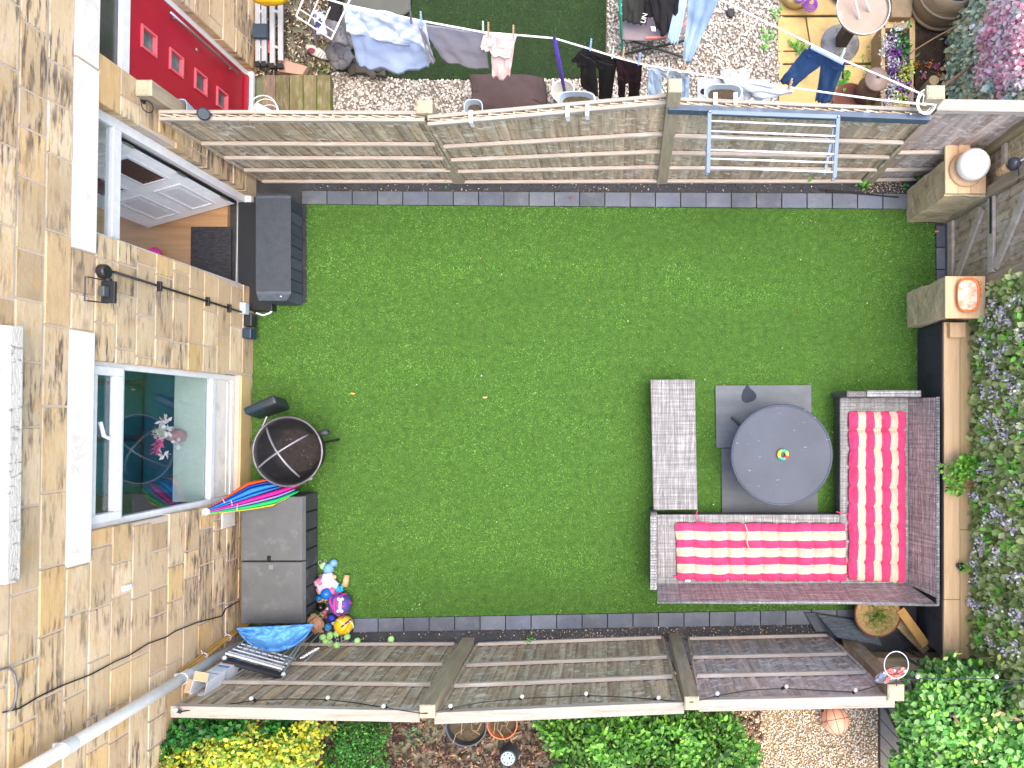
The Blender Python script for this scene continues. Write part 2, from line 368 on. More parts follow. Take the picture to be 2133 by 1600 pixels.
# ---- neighbour's garden above the fence
NL = [(690,-300),(1268,-300),(1262,60),(1262,128),(1250,163),(1050,166),(860,166),(700,150)]
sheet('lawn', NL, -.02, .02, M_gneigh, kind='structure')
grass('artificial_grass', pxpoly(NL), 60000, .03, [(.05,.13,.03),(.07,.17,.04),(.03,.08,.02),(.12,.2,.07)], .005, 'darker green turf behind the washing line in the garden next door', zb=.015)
sheet('gravel_bed', [(685,-300),(1632,-300),(1632,300),(685,300)], -.04, -.005, mat('gravel_bed', (.22,.19,.16), (.12,.1,.085), scale=40, rough=.95), kind='structure')
def pebbles(name, polys_px, N, smin, smax, cols, label, excl=None, z=.0, smooth=False):
    ps = np.vstack([rand_in(pxpoly(pl), n) for pl, n in polys_px])
    if excl:
        for e in excl: ps = ps[~in_poly(pxpoly(e), ps[:,0], ps[:,1])]
    n = len(ps); s = RNG.uniform(smin, smax, n); pos = np.stack([ps[:,0], ps[:,1], z+s*.3], 1)
    scatter(name, ICO_V, ICO_F, pos, rot_euler(RNG.normal(0,.3,n), RNG.normal(0,.3,n), RNG.uniform(0,6.28,n)), np.stack([s, s*RNG.uniform(.55,.95,n), s*.6], 1), palette(n, cols, .18), M_attr, kind='stuff', label=label, category='gravel')
pebbles('gravel', [([(690,140),(1265,140),(1265,-160),(1632,-160),(1632,260),(690,260)], 17000)], 0, .010, .023, [(.56,.53,.49),(.48,.44,.4),(.68,.66,.62),(.38,.35,.31),(.55,.48,.42),(.27,.24,.22)], 'pale stone gravel around the turf in the garden next door', excl=[NL])
# bark and wood litter by the ladders
def chips(name, poly, N, cols, label, l0=.02, l1=.06, excl=(), z=.01):
    p = rand_in(pxpoly(poly), N)
    for e in excl: p = p[~in_poly(pxpoly(e), p[:,0], p[:,1])]
    n = len(p); L = RNG.uniform(l0, l1, n); pos = np.stack([p[:,0], p[:,1], z+RNG.uniform(0, .02, n)], 1)
    scatter(name, CUBE_V, CUBE_F, pos, rot_euler(RNG.normal(0,.25,n), RNG.normal(0,.25,n), RNG.uniform(0,6.28,n)), np.stack([L, L*RNG.uniform(.15,.5,n), np.full(n,.008)], 1), palette(n, cols, .2), M_attr, kind='stuff', label=label, category='bark')
chips('bark_litter', [(535,-120),(700,-120),(700,158),(535,158)], 2600, [(.09,.05,.03),(.05,.03,.02),(.35,.24,.14),(.5,.42,.33),(.03,.02,.015)], 'dark bark and wood litter under the ladders by the house next door', .012, .045)
# yellow paving flags
b = MB()
for (pts) in ([(1624,-40),(1745,-40),(1748,33),(1624,33)], [(1750,-40),(1905,-40),(1905,33),(1750,33)], [(1620,38),(1676,38),(1688,107),(1620,107)], [(1679,38),(1837,38),(1837,132),(1700,132),(1690,107)], [(1620,110),(1690,110),(1697,133),(1620,133)],
              [(1622,137),(1753,137),(1753,260),(1622,260)], [(1757,137),(1834,137),(1834,260),(1757,260)], [(1838,38),(1905,38),(1905,133),(1838,133)]):
    j = random.uniform(.85, 1.12); b.col = (j, j, j); b.prism(pxpoly(pts), -.02, .02)
b.build('stone_paving', M_yslab, kind='structure', bevel=.006)
# ---- garden below the lower fence
chips('bark_mulch', [(380,1380),(1600,1380),(1560,1900),(380,1900)], 21000, [(.07,.035,.025),(.045,.022,.018),(.13,.07,.045),(.3,.19,.11),(.03,.018,.015),(.16,.09,.06)], 'reddish brown bark mulch in the border under the shrubs', .02, .075, z=0)
sheet('gravel_bed', [(1520,1395),(1830,1395),(1830,1950),(1520,1950)], -.04, -.008, mat('pea_bed', (.3,.22,.12), (.16,.11,.07), scale=40, rough=.95), kind='structure')
pebbles('pea_gravel', [([(1530,1400),(1828,1400),(1828,1800),(1530,1800)], 15000)], 0, .007, .014, [(.68,.53,.36),(.55,.4,.25),(.8,.7,.56),(.34,.27,.2),(.7,.56,.38),(.5,.46,.42)], 'honey coloured pea gravel around the basketball')
b = MB(); x = 1828
M_comp = mat('composite_deck', (.16,.135,.12), (.13,.11,.1), scale=6, stretch=(1,1,1), rough=.8, attr=True)
# boards run diagonally from the gravel edge, clipped to the deck rectangle
def clip_poly(poly, a, b_, c):    # keep a*x+b*y<=c
    out = []
    for i in range(len(poly)):
        p, q = poly[i], poly[(i+1)%len(poly)]; dp, dq = a*p[0]+b_*p[1]-c, a*q[0]+b_*q[1]-c
        if dp <= 0: out.append(p)
        if dp*dq < 0: t = dp/(dp-dq); out.append((p[0]+(q[0]-p[0])*t, p[1]+(q[1]-p[1])*t))
    return out
deck = pxpoly([(1832,1400),(2300,1400),(2300,1850),(1832,1850)])
th = R(-47); nx, ny = math.sin(th), -math.cos(th)
dmin = min(nx*p[0]+ny*p[1] for p in deck); dmax = max(nx*p[0]+ny*p[1] for p in deck); d = dmin
while d < dmax:
    pl = clip_poly(clip_poly(deck, nx, ny, d+.113), -nx, -ny, -d)
    if len(pl) > 2: j = random.uniform(.9, 1.1); b.col = (j,j,j); b.prism(pl, -.04, .03)
    d += .121
b.build('deck_floor', M_comp, kind='structure')

# ================================================================ HOUSE
HA = R(1.03); HX = -(CX-524.5)*H/F
def hp(px, py, n=0.0):
    o = Vector((-HX, 0, H)); d = Vector((px-CX, CY-py, -F)); ca, sa = math.cos(HA), math.sin(HA)
    rot = lambda v: Vector((ca*v.x-sa*v.y, sa*v.x+ca*v.y, v.z))
    o, d = rot(o), rot(d); s = (n-o.x)/d.x; p = o+d*s; return p.y, p.z      # t (along the wall), z
M_stone = mat('stone_block', (.56,.44,.29), (.47,.355,.22), scale=2.3, stretch=(1,1,1), detail=6, rough=.9, bump=.35, bscale=30, attr=True,
              dirt=[((.09,.075,.07), .95), ((.48,.28,.1), .55)], dscale=5, dthr=(.49,.6), dstretch=(1,.7,5), lo=.3, hi=.7, dmask=1.5)
M_mort = mat('mortar', (.5,.39,.31), (.46,.39,.33), scale=3, rough=.95, bump=.5, bscale=60, dirt=((.4,.4,.36), .8), dscale=1.2)
M_white = mat('white_paint', (.70,.68,.64), (.6,.575,.54), scale=5, rough=.6, bump=.3, bscale=30, dirt=((.42,.37,.31), .6), dscale=5, dthr=(.57,.72))
M_upvc = plain('white_plastic', (.68,.69,.72), .3)
M_red = mat('red_paint', (.34,.008,.025), (.28,.006,.02), scale=5, rough=.4)
M_redl = plain('red_paint_trim', (.62,.1,.13), .4)
M_steel = plain('steel', (.45,.45,.45), .3, .9)
M_black = plain('black_plastic', (.018,.02,.024), .4)
M_glass = glassmat('window_glass', (.93,.97,.97), .03)
M_lami = mat('laminate', (.42,.25,.12), (.3,.17,.08), scale=4, stretch=(.3,4,1), rough=.4)
M_plas = plain('plaster', (.8,.79,.76), .9)
house = thing('stone_house', 'honey coloured stone block terrace house with white lintels along the left side', 'house', (HX, 0, 0), rotz=-HA)
T0, T1, ZT = -7.5, 8.0, 5.4
OPS = [(1.51,2.60,0,2.43), (-.93,.49,.27,2.43), (2.98,4.05,0,2.43), (-1.0,.5,3.29,4.6)]
PAINT = [(1.34,2.83,2.43,2.673), (-1.17,.70,2.43,2.673), (2.84,4.35,2.43,2.673), (-1.15,.65,3.159,3.29), (-1.2,-.93,.33,.58), (-.97,.49,.06,.27)]
wl = MB()
ts = sorted({T0, T1, *[o[0] for o in OPS], *[o[1] for o in OPS]}); zs = sorted({0, ZT, *[o[2] for o in OPS], *[o[3] for o in OPS]})
for i in range(len(ts)-1):
    z_run = None
    for j in range(len(zs)-1):
        tc_, zc = (ts[i]+ts[i+1])/2, (zs[j]+zs[j+1])/2
        if any(a < tc_ < b_ and c < zc < d_ for a, b_, c, d_ in OPS): continue
        wl.box(-.3, 0, ts[i], ts[i+1], zs[j]-(0 if j else .3), zs[j+1])
wl.cur = 1; ch = .243; k = 0
SC_ = [(1.0,1.0,1.0),(1.05,1.04,1.0),(.96,.93,.9),(1.02,.95,.85),(1.1,1.09,1.08),(.9,.87,.86),(1.04,1.0,.93),(1.05,.93,.72),(1,1,1.03),(.8,.74,.7),(.86,.84,.84),(1.08,1.1,1.14),(1.1,1.12,1.18)]
z = 0.0
while z < ZT-.05:
    hgt = ch
    t = T0+random.uniform(0, .4)
    while t < T1:
        L = random.choice((.28,.36,.44,.5,.56,.66))*random.uniform(.9, 1.1)
        segs = [(t, min(t+L, T1))]; zc = z+hgt/2
        for a, b_, c, d_ in OPS+PAINT:
            if c < z+hgt-.01 and z+.01 < d_:
                rem = max(0, c-z)+max(0, z+hgt-d_); ns = []
                for s0, s1 in segs:
                    if b_ <= s0 or a >= s1: ns.append((s0, s1)); continue
                    if a > s0: ns.append((s0, a))
                    if rem > .045: ns.append((max(a, s0), min(b_, s1)))
                    if b_ < s1: ns.append((b_, s1))
                segs = ns
        for s0, s1 in segs:
            if s1-s0 < .05: continue
            zz0, zz1 = z, z+hgt
            for a, b_, c, d_ in OPS+PAINT:      # course cut by a lintel edge
                if a < (s0+s1)/2 < b_:
                    if z < c < z+hgt: zz1 = min(zz1, c)
                    if z < d_ < z+hgt: zz0 = max(zz0, d_)
            if zz1-zz0 < .04: continue
            cc = random.choice(SC_); j = random.uniform(.9, 1.1); wl.col = tuple(x*j for x in cc)
            g = .007; e = random.uniform(.004, .012); ni = .006; pr = random.uniform(.0, .01)
            edge0 = any(abs(s0-b_) < .002 and c < zc < d_ for a, b_, c, d_ in OPS); edge1 = any(abs(s1-a) < .002 and c < zc < d_ for a, b_, c, d_ in OPS)
            a0 = s0-.004-pr if edge0 else s0+g; a1 = s1+.004+pr if edge1 else s1-g
            jj = [random.uniform(-.004, .004) for _ in range(8)]
            if edge0 or edge1: wl.box(-.29, -.0005, a0, a1, zz0+g, zz1-g)
            wl.add([(-.002,a0+jj[0],zz0+g+jj[1]),(-.002,a1+jj[2],zz0+g-jj[1]),(-.002,a1-jj[3],zz1-g+jj[4]),(-.002,a0-jj[5],zz1-g-jj[4]),
                    (e,a0+ni,zz0+g+ni),(e,a1-ni,zz0+g+ni),(e,a1-ni,zz1-g-ni),(e,a0+ni,zz1-g-ni)],
                   [(4,5,6,7),(0,1,5,4),(1,2,6,5),(2,3,7,6),(3,0,4,7)])
        t += L
    z += hgt
wl.build('wall', [M_mort, M_stone], house, local=True)
def hbox(name, n0, n1, t0, t1, z0, z1, m, bevel=.004, parent=None, **k):
    return MB().box(n0, n1, t0, t1, z0, z1).build(name, m, parent or house, local=True, bevel=bevel, **k)
for (a, b_, c, d_), nm in zip(PAINT[:3], ('front door', 'window', 'red door')):
    o = hbox('lintel', -.28, .022, a+.004, b_-.004, c+.003, d_-.004, M_white, .008); rough_edges(o, .006, 4, a)
o = hbox('window_sill', -.28, .085, -1.15, .65, 3.165, 3.285, mat('flaking_paint', (.62,.61,.57), (.5,.48,.44), scale=7, stretch=(1,1,3), rough=.7, bump=.8, dirt=((.2,.17,.15), .75), dscale=9, dthr=(.56,.64), dstretch=(1,2.5,1)), .012)
m_ = o.data; rough_edges(o, .02, 5, 2)
hbox('window_sill', -.1, .02, -.96, .49, .07, .262, mat('sill_stone', (.55,.4,.2), (.45,.32,.17), scale=3, rough=.85, dirt=((.3,.3,.22), .6), dscale=3), .006)
hbox('painted_block', -.2, .014, -1.2, -.945, .33, .58, M_white, .008)
# --- window: frame, glass, opening light
NW = -.05
def frame_rect(mb, n0, n1, t0, t1, z0, z1, w_):
    mb.box(n0, n1, t0, t0+w_, z0, z1); mb.box(n0, n1, t1-w_, t1, z0, z1); mb.box(n0, n1, t0+w_, t1-w_, z0, z0+w_); mb.box(n0, n1, t0+w_, t1-w_, z1-w_, z1)
win = MB().box(NW-.06, NW, -.925, .485, .28, .285).build('window', M_upvc, house, local=True)
f = MB(); frame_rect(f, NW-.07, NW, -.925, .485, .275, 2.425, .06); f.box(NW-.065, NW-.003, -.865, .425, 1.99, 2.05); f.box(NW-.065, NW-.003, -.865, .425, .63, .70)
f.build('frame', M_upvc, win, local=True, bevel=.006)
f = MB(); frame_rect(f, NW-.05, NW+.018, -.88, .44, 2.03, 2.40, .075); f.build('opening_light', M_upvc, win, local=True, bevel=.006)
MB().box(NW-.04, NW-.034, -.81, .37, 2.1, 2.33).build('glass', M_glass, win, local=True)
MB().box(NW-.04, NW-.034, -.87, .43, .70, 1.99).build('glass', M_glass, win, local=True)
f = MB(); f.box(NW-.05, NW-.02, -.865, .425, .33, .635); f.box(NW-.02, NW-.012, -.84, .4, .345, .40); f.build('lower_panel', M_white, win, local=True, bevel=.004)
f = MB(); f.tube([(NW-.02,-.17,2.14),(NW-.02,-.15,2.2),(NW-.03,-.03,2.23)], .016); f.build('handle', M_upvc, win, local=True)
# --- front door opening
ND = -.09
df = MB(); df.box(ND-.07, ND, 1.512, 1.56, .05, 2.428); df.box(ND-.07, ND, 2.51, 2.598, .05, 2.428); df.box(ND-.07, ND, 1.56, 2.51, 2.365, 2.428); df.box(ND-.068, ND+.002, 1.56, 2.51, 2.03, 2.125)
dfo = df.build('door_frame', M_upvc, house, local=True, bevel=.006)
th_ = MB(); th_.box(-.19, -.02, 1.512, 2.598, .0, .06); o = th_.build('threshold', M_upvc, dfo, local=True, bevel=.005)
th_ = MB()
for q in range(4): th_.box(-.185+q*.02, -.175+q*.02, 1.56, 2.51, .0605, .068)
th_.build('threshold_strip', M_steel, dfo, local=True)
MB().box(ND-.04, ND-.034, 1.56, 2.51, 2.125, 2.365).build('transom_glass', M_glass, dfo, local=True)
# interior shell, seen through the doorway and window
it = MB(); it.box(-3.2, -.301, 1.25, 2.95, -.05, .045); it.build('hall_floor', M_lami, house, local=True)
it = MB(); it.box(-3.25, -3.2, -2.4, 2.95, 0, .8); it.box(-3.2, -.301, 2.95, 3.0, 0, 2.6); it.box(-3.2, -.301, 1.13, 1.24, .0, 2.6); it.box(-3.2, -.301, -2.45, -2.4, 0, 2.6); it.box(-2.0, -.301, -2.45, 3.0, 2.61, 2.7)  # rear wall kept low and ceiling short so sky light enters from behind
it.build('interior_wall', M_plas, house, local=True)
it = MB(); it.box(-3.2, -.301, -2.4, 1.12, -.05, .03); it.build('room_floor', plain('dark_carpet', (.05,.05,.05), .95), house, local=True)
it = MB(); it.box(-.46, NW-.075, -.9, .46, .655, .695); it.build('inner_sill', plain('inner_sill_white', (.45,.52,.48), .5), house, local=True, bevel=.004)
# open door leaf
ww = lambda n, t, z: house.matrix_basis @ Vector((n, t, z))
hg = Vector((-4.47, 2.495, 0)); fr_ = Vector((-5.47, 2.215, 0)); du = (fr_-hg).normalized(); Ll = (fr_-hg).length; dn = Vector((du.y, -du.x, 0))
if dn.y > 0: dn = -dn
DM = Matrix(((du.x, dn.x, 0, hg.x), (du.y, dn.y, 0, hg.y), (0, 0, 1, 0), (0, 0, 0, 1)))
hinv = (Matrix.Translation(Vector((HX, 0, 0))) @ Matrix.Rotation(-HA, 4, 'Z')).inverted()
def dmb(): m = MB(); m.M = hinv @ DM; return m
M_doorw = plain('door_white', (.88,.9,.93), .35)
leaf = dmb().box(0, Ll, -.045, 0, .07, 2.02).build('front_door', M_doorw, house, local=True, bevel=.004)
for (u0, u1, z0, z1) in ((.13,.42,.22,.86), (.56,.85,.22,.86), (.13,.42,1.02,1.62), (.56,.85,1.02,1.62), (.13,.42,1.72,1.93), (.56,.85,1.72,1.93)):
    m = dmb()
    for a in ((u0,u1,z0,z0+.03),(u0,u1,z1-.03,z1),(u0,u0+.03,z0+.03,z1-.03),(u1-.03,u1,z0+.03,z1-.03)): m.box(a[0],a[1],.0,.013,a[2],a[3])
    if z0 != 1.02: m.box(u0+.06,u1-.06,0,.008,z0+.06,z1-.06)
    m.build('door_panel', M_upvc, leaf, local=True, bevel=.004)
    if z0 == 1.02: dmb().box(u0+.03,u1-.03,.001,.004,z0+.03,z1-.03).build('door_glass', mat('door_glass', (.05,.035,.035), (.22,.04,.1), scale=5, rough=.15, lo=.52, hi=.7), leaf, local=True)  # pink reflection is mixed into the dark pane colour
for zz in (.3, 1.05, 1.8): m = dmb(); m.tube([(-.008,.012,zz-.06),(-.008,.012,zz+.06)], .012); m.build('hinge', M_steel, leaf, local=True)
dmb().box(-.012, .0, -.03, .003, .1, 2.0).build('seal', M_black, leaf, local=True)
m = dmb(); m.box(Ll-.09, Ll-.05, 0, .012, 1.0, 1.2); m.tube([(Ll-.07,.01,1.12),(Ll-.07,.05,1.12),(Ll-.18,.05,1.12)], .01); m.build('handle', M_steel, leaf, local=True)
# --- red door of the house next door
f = MB(); f.box(ND-.06, ND, 2.985, 3.045, .02, 2.428); f.box(ND-.06, ND, 3.985, 4.045, .02, 2.428); f.box(ND-.06, ND, 3.045, 3.985, 2.34, 2.428); f.box(ND-.058, ND+.002, 3.045, 3.985, 1.95, 2.05); f.box(-.16, -.03, 2.985, 4.045, 0, .05)
fo = f.build('door_frame', M_upvc, house, local=True, bevel=.005)
MB().box(ND-.04, ND-.034, 3.045, 3.985, 2.05, 2.34).build('transom_glass', glassmat('obscure_glass', (.3,.36,.36), .15, .25), fo, local=True)
f = MB(); ws = [(3.48, z_) for z_ in (1.70, 1.31, .92, .54)]; S = .085
zc = [.1]+[q for t_, z_ in ws[::-1] for q in (z_-S, z_+S)]+[1.945]
f.box(ND-.05, ND-.01, 3.05, 3.48-S, .1, 1.945); f.box(ND-.05, ND-.01, 3.48+S, 3.98, .1, 1.945)
for i in range(0, len(zc), 2): f.box(ND-.05, ND-.01, 3.48-S, 3.48+S, zc[i], zc[i+1])
f.box(ND-.05, ND+.02, 3.05, 3.98, .052, .1)
rd = f.build('front_door', M_red, house, local=True, label='red front door with four small square panes and a long bar handle')
for t_, z_ in ws:
    m = MB(); frame_rect(m, ND-.045, ND+.006, t_-S-.02, t_+S+.02, z_-S-.02, z_+S+.02, .022); m.build('pane_trim', M_redl, rd, local=True, bevel=.003)
    MB().box(ND-.035, ND-.03, t_-S, t_+S, z_-S, z_+S).build('pane', mat('pane_dark', (.03,.06,.06), (.15,.2,.2), scale=6, rough=.08), rd, local=True)
m = MB(); m.tube([(ND+.05,3.87,.35),(ND+.05,3.87,1.5)], .014, 10)
for zz in (.45, 1.4): m.tube([(ND-.01,3.87,zz),(ND+.05,3.87,zz)], .009)
m.build('bar_handle', M_steel, rd, local=True, smooth=True)
m = MB(); m.lathe([(.016,0),(.02,.008),(.012,.015)], (ND-.01,3.78,1.0), 14, ax=(1,0,0)); m.build('lock', M_steel, rd, local=True)

# ================================================================ things fixed to the wall
def hw(px, py, n=0.0):
    t, z = hp(px, py, n); return n, t, z
HM = Matrix.Translation(Vector((HX, 0, 0))) @ Matrix.Rotation(-HA, 4, 'Z')
def hmb(): m = MB(); m.M = HM; return m
def hthing(name, label, cat, n, t, z, group=None): return thing(name, label, cat, HM @ Vector((n, t, z)), group)
# black cable conduit from sensor down to socket
ca_ = hw(236, 566, .03); cb_ = hw(503, 650, .03)
cd = hthing('cable_conduit', 'thin black cable conduit running down the stone wall from the sensor to the socket', 'conduit', *cb_)
hmb().tube([ca_, cb_], .011, 8).build('pipe', M_black, cd, smooth=True)
for u in (.3, .68, .88):
    p = [ca_[i]+(cb_[i]-ca_[i])*u for i in range(3)]; m = hmb(); m.box(0, .045, p[1]-.045, p[1]+.045, p[2]-.012, p[2]+.012); m.build('clip', M_black, cd, bevel=.003)
n_, t_, z_ = hw(219, 566, .05)
se = hthing('wall_sensor', 'round black motion sensor on the stone wall at the top of the conduit', 'sensor', 0, t_, z_)
hmb().lathe([(.055,0),(.06,.01),(.06,.05),(.05,.065)], (.01,t_,z_), 20, ax=(1,0,0)).build('housing', M_black, se, smooth=False, bevel=.003)
hmb().ball((.06,t_-.07,z_-.02), .032).build('eye', M_black, se, smooth=True)
n_, t_, z_ = hw(214, 607, .08)
fl = hthing('floodlight', 'small black floodlight on a bracket fixed to the stone wall below the sensor', 'floodlight', 0, t_, z_)
m = hmb(); m.box(.05, .16, t_-.09, t_+.09, z_-.05, z_-.02); m.build('lamp_head', M_black, fl, bevel=.004)
m = hmb(); m.box(.07, .12, t_-.045, t_+.04, z_-.02, z_+.04); m.build('driver_box', plain('dark_grey_plastic', (.06,.065,.075), .5), fl, bevel=.008)
m = hmb(); m.tube([(.1,t_-.09,z_-.03),(.04,t_-.095,z_+.1),(.01,t_-.095,z_+.1),(.01,t_+.095,z_+.1),(.04,t_+.095,z_+.1),(.1,t_+.09,z_-.03)], .006, 6); m.build('bracket', M_black, fl)
n_, t_, z_ = hw(514, 650, .05)
sk = hthing('outdoor_socket', 'grey and black weatherproof socket box low on the stone wall beside the deck box', 'socket', 0, t_, z_)
hmb().box(.0, .07, t_-.03, t_+.1, z_-.02, z_+.07).build('grey_box', plain('pale_grey_plastic', (.4,.47,.52), .5), sk, bevel=.008)
hmb().box(.0, .10, t_-.16, t_-.01, max(.03, z_-.13), z_-.01).build('black_box', M_black, sk, bevel=.01)
hmb().box(.0, .10, t_-.30, t_-.18, max(.03, z_-.13), z_+.0).build('plug', plain('navy_plastic', (.02,.04,.07), .4), sk, bevel=.01)
c = MB(); c.tube([P(533,652,.12), P(548,657,.08), P(562,652,.05), P(572,642,.03)], .012, 8).build('white_hose', M_upvc, smooth=True, label='short white hose curling out from under the black deck box', cat='hose')
# loose wire along the wall
pts = [hw(x_, y_, .02) for x_, y_ in ((6,1484),(40,1476),(80,1452),(130,1428),(190,1405),(240,1378),(270,1365),(310,1340),(345,1328),(365,1315),(410,1297),(445,1288),(463,1283),(470,1268),(497,1253))]
hmb().tube(pts, .006, 6).build('cable', M_black, smooth=True, label='thin black cable trailing across the stone wall towards the grey storage box', cat='cable')
pts = [hw(x_, y_, .02) for x_, y_ in ((-30,1400),(0,1396),(18,1391),(30,1405),(35,1430),(33,1455),(27,1475),(14,1485))]
hmb().tube(pts, .008, 6).build('cable', plain('grey_cable', (.2,.19,.2), .5), smooth=True, label='grey cable looping at the far left edge of the stone wall', cat='cable')
n_, t_, z_ = hw(265, 1225, .02)
hmb().box(0, .03, t_-.02, t_+.03, z_-.05, z_+.05).build('wall_clip', M_upvc, bevel=.008, label='small white plastic fitting on the stone wall above the cable', cat='fitting')
t_, z_ = hp(300, 222, .02)
m = hmb(); m.ring((.05,t_,z_), .05, .005, 18, 6, ax=(1,.0,.5)); m.box(0,.02,t_+.03,t_+.06,z_-.02,z_+.02); m.build('iron_hook', M_black, label='small black iron hook on the stone between the two doors', cat='hook')
# downpipe
dpt = hw(60, 1600, .11); db = hw(500, 1342, .11)
dp = thing('downpipe', 'long white plastic downpipe slanting down the stone wall into the corner', 'pipe', HM @ Vector((.11, db[1], 0)))
hmb().tube([(.11,db[1],.05),(.11,db[1],5.3)], .052, 20).build('pipe', plain('dirty_white', (.88,.87,.85), .35), dp, smooth=True)
for q in (1.32, 2.75, 4.2):
    m = hmb(); m.tube([(.11,db[1],q-.05),(.11,db[1],q+.06)], .06, 20); m.box(.0, .06, db[1]-.03, db[1]+.03, q-.015, q+.015); m.build('bracket', plain('grey_joint', (.6,.62,.63), .45), dp, bevel=.003)

# ================================================================ FENCES
WD1 = dict(rough=.9, bump=1, attr=True)
M_bd = mat('fence_board', (.54,.445,.33), (.33,.25,.17), scale=3.2, stretch=(7,7,.6), detail=8, bscale=9, lo=.38, hi=.62, dirt=[((.68,.64,.58), .85), ((.2,.13,.06), .6)], dscale=9, dthr=(.55,.64), dstretch=(.8,.8,1.9), **WD1)
M_bdr = mat('fence_board_reddish', (.58,.47,.42), (.35,.27,.235), scale=3.2, stretch=(7,7,.6), detail=8, bscale=9, lo=.38, hi=.62, dirt=((.68,.62,.6), .85), dscale=9, dthr=(.52,.62), dstretch=(.8,.8,1.9), **WD1)
M_rail = mat('fence_rail', (.5,.44,.38), (.38,.32,.26), scale=4, stretch=(.6,6,6), detail=6, bscale=9, dirt=((.62,.58,.53), .8), dscale=4, dstretch=(.5,2,2), **WD1)
M_cap = mat('fence_cap', (.38,.35,.31), (.26,.235,.2), scale=4, stretch=(.5,6,6), detail=6, bscale=9, dirt=((.2,.17,.13), .5), dscale=6, dthr=(.58,.7), dstretch=(.4,2,2), **WD1)
M_postw = mat('fence_post', (.38,.32,.23), (.25,.2,.14), scale=4, stretch=(5,5,.6), detail=6, bscale=9, dirt=((.3,.27,.16), .6), dscale=5, dthr=(.5,.66), dstretch=(2,2,.6), **WD1)
M_ptop = mat('post_end_grain', (.4,.38,.26), (.3,.28,.2), scale=20, rough=.9, bump=1)
HF = 1.83
def fence_panel(bl, br, tl, tr, face, rails, label, capw=.05, boards=M_bd, cap2=True, nb=None, hz=HF):
    """bl/br base corners, tl/tr top corners (photo points); face=+1 looks towards +Y"""
    A, B, C_, D = P(*bl, 0), P(*br, 0), P(*tl, hz), P(*tr, hz)
    def S(u, v, off=0.0): p = (A*(1-u)+B*u)*(1-v)+(C_*(1-u)+D*u)*v; return p+Vector((0, off*face, 0))
    r = thing('timber_fence', label, 'fence', (A+B)/2, 'weathered timber fence bays')
    L = (B-A).length; n = nb or int(L/.115); m = MB()
    for i in range(n):
        u0, u1 = i/n, (i+1)/n+.012*(i < n-1); j = random.uniform(.78, 1.22); tn = random.uniform(-.05, .05); m.col = (j*(1+tn), j, j*(1-tn))
        z0, z1 = random.uniform(.0, .006), 1-random.uniform(.004, .012)
        o0, o1 = -.006, .015
        m.hexa([S(u0,z0,o0-.012),S(u1,z0,o1-.012),S(u1,z0,o1),S(u0,z0,o0),S(u0,z1,o0-.012),S(u1,z1,o1-.012),S(u1,z1,o1),S(u0,z1,o0)])
    m.build('boards', boards, r)
    for v in rails:
        m = MB(); j = random.uniform(.9, 1.1); m.col = (j,j,j)
        m.hexa([S(.012,v,.0155),S(.988,v,.0155),S(.988,v,.05),S(.012,v,.05),S(.012,v+.024,.0155),S(.988,v+.024,.0155),S(.988,v+.020,.05),S(.012,v+.020,.05)])
        o = m.build('rail', M_rail, r, bevel=.004)
    for s, e in ((0, .012), (.988, 1)):
        m = MB(); m.hexa([S(s,0,.01),S(e,0,.01),S(e,0,.035),S(s,0,.035),S(s,.985,.01),S(e,.985,.01),S(e,.985,.035),S(s,.985,.035)]); m.build('end_batten', boards, r)
    if cap2:    # two rails either side of the board tops
        for o0, o1 in ((.014, .046), (-.05, -.018)):
            m = MB(); m.hexa([S(.0,.975,o0),S(1,.975,o0),S(1,.975,o1),S(0,.975,o1),S(0,1,o0),S(1,1,o0),S(1,1,o1),S(0,1,o1)]); m.build('top_rail', M_cap, r, bevel=.003)
    else:
        m = MB(); m.hexa([S(-.004,.993,-.065),S(1.004,.993,-.065),S(1.004,.993,.045),S(-.004,.993,.045),S(-.004,1.003,-.062),S(1.004,1.003,-.062),S(1.004,1.003,.042),S(-.004,1.003,.042)])
        m.build('top_rail', M_cap, r, bevel=.003)
        m = MB(); m.hexa([S(.0,.965,.01),S(1,.965,.01),S(1,.965,.04),S(0,.965,.04),S(0,.99,.01),S(1,.99,.01),S(1,.99,.04),S(0,.99,.04)]); m.build('rail', M_rail, r, bevel=.003)
    return r, S
def fence_post(bc, tc, zt, w0, d0, label, m_=None, name='fence_post'):
    A, B = P(*bc, 0), P(*tc, zt); r = thing(name, label, 'fence post', A, 'timber fence posts')
    q = []
    for p in (A, B):
        for i, j in ((-1,-1),(1,-1),(1,1),(-1,1)): q.append(p+Vector((i*w0/2, j*d0/2, 0)))
    m = MB(); m.hexa(q); o = m.build('post', m_ or M_postw, r, bevel=.006)
    t = MB(); t.hexa([p+Vector((0,0,.001)) for p in q[4:]]+[q[4+i]*.8+B*.2+Vector((0,0,.012)) for i in range(4)]); t.build('post_top', M_ptop, r)
    return r
RT = (.005, .22, .435, .655)
_, ST1 = fence_panel((545,374),(957,374),(330,240),(884,242), -1, RT, 'weathered fence panel between the stone house and the first leaning post')
_, ST2 = fence_panel((962,375),(1376,374),(890,251),(1398,205), -1, RT, 'fence panel in the upper row that slopes up to the tallest post', boards=M_bd)
_, ST3 = fence_panel((1384,374),(1806,374),(1404,213),(1940,237), -1, RT, 'fence panel in the upper row behind the grey wall mounted airer')
_, ST4 = fence_panel((1812,372),(1962,368),(1952,221),(2185,224), -1, (.005,.18,.45), 'wide boarded fence panel in the upper row behind the stone pillar with the white globe', boards=M_bdr, cap2=False, nb=8)
fence_post((957,373),(884,222),1.86,.145,.12,'leaning grey timber post between the two left panels of the upper fence')
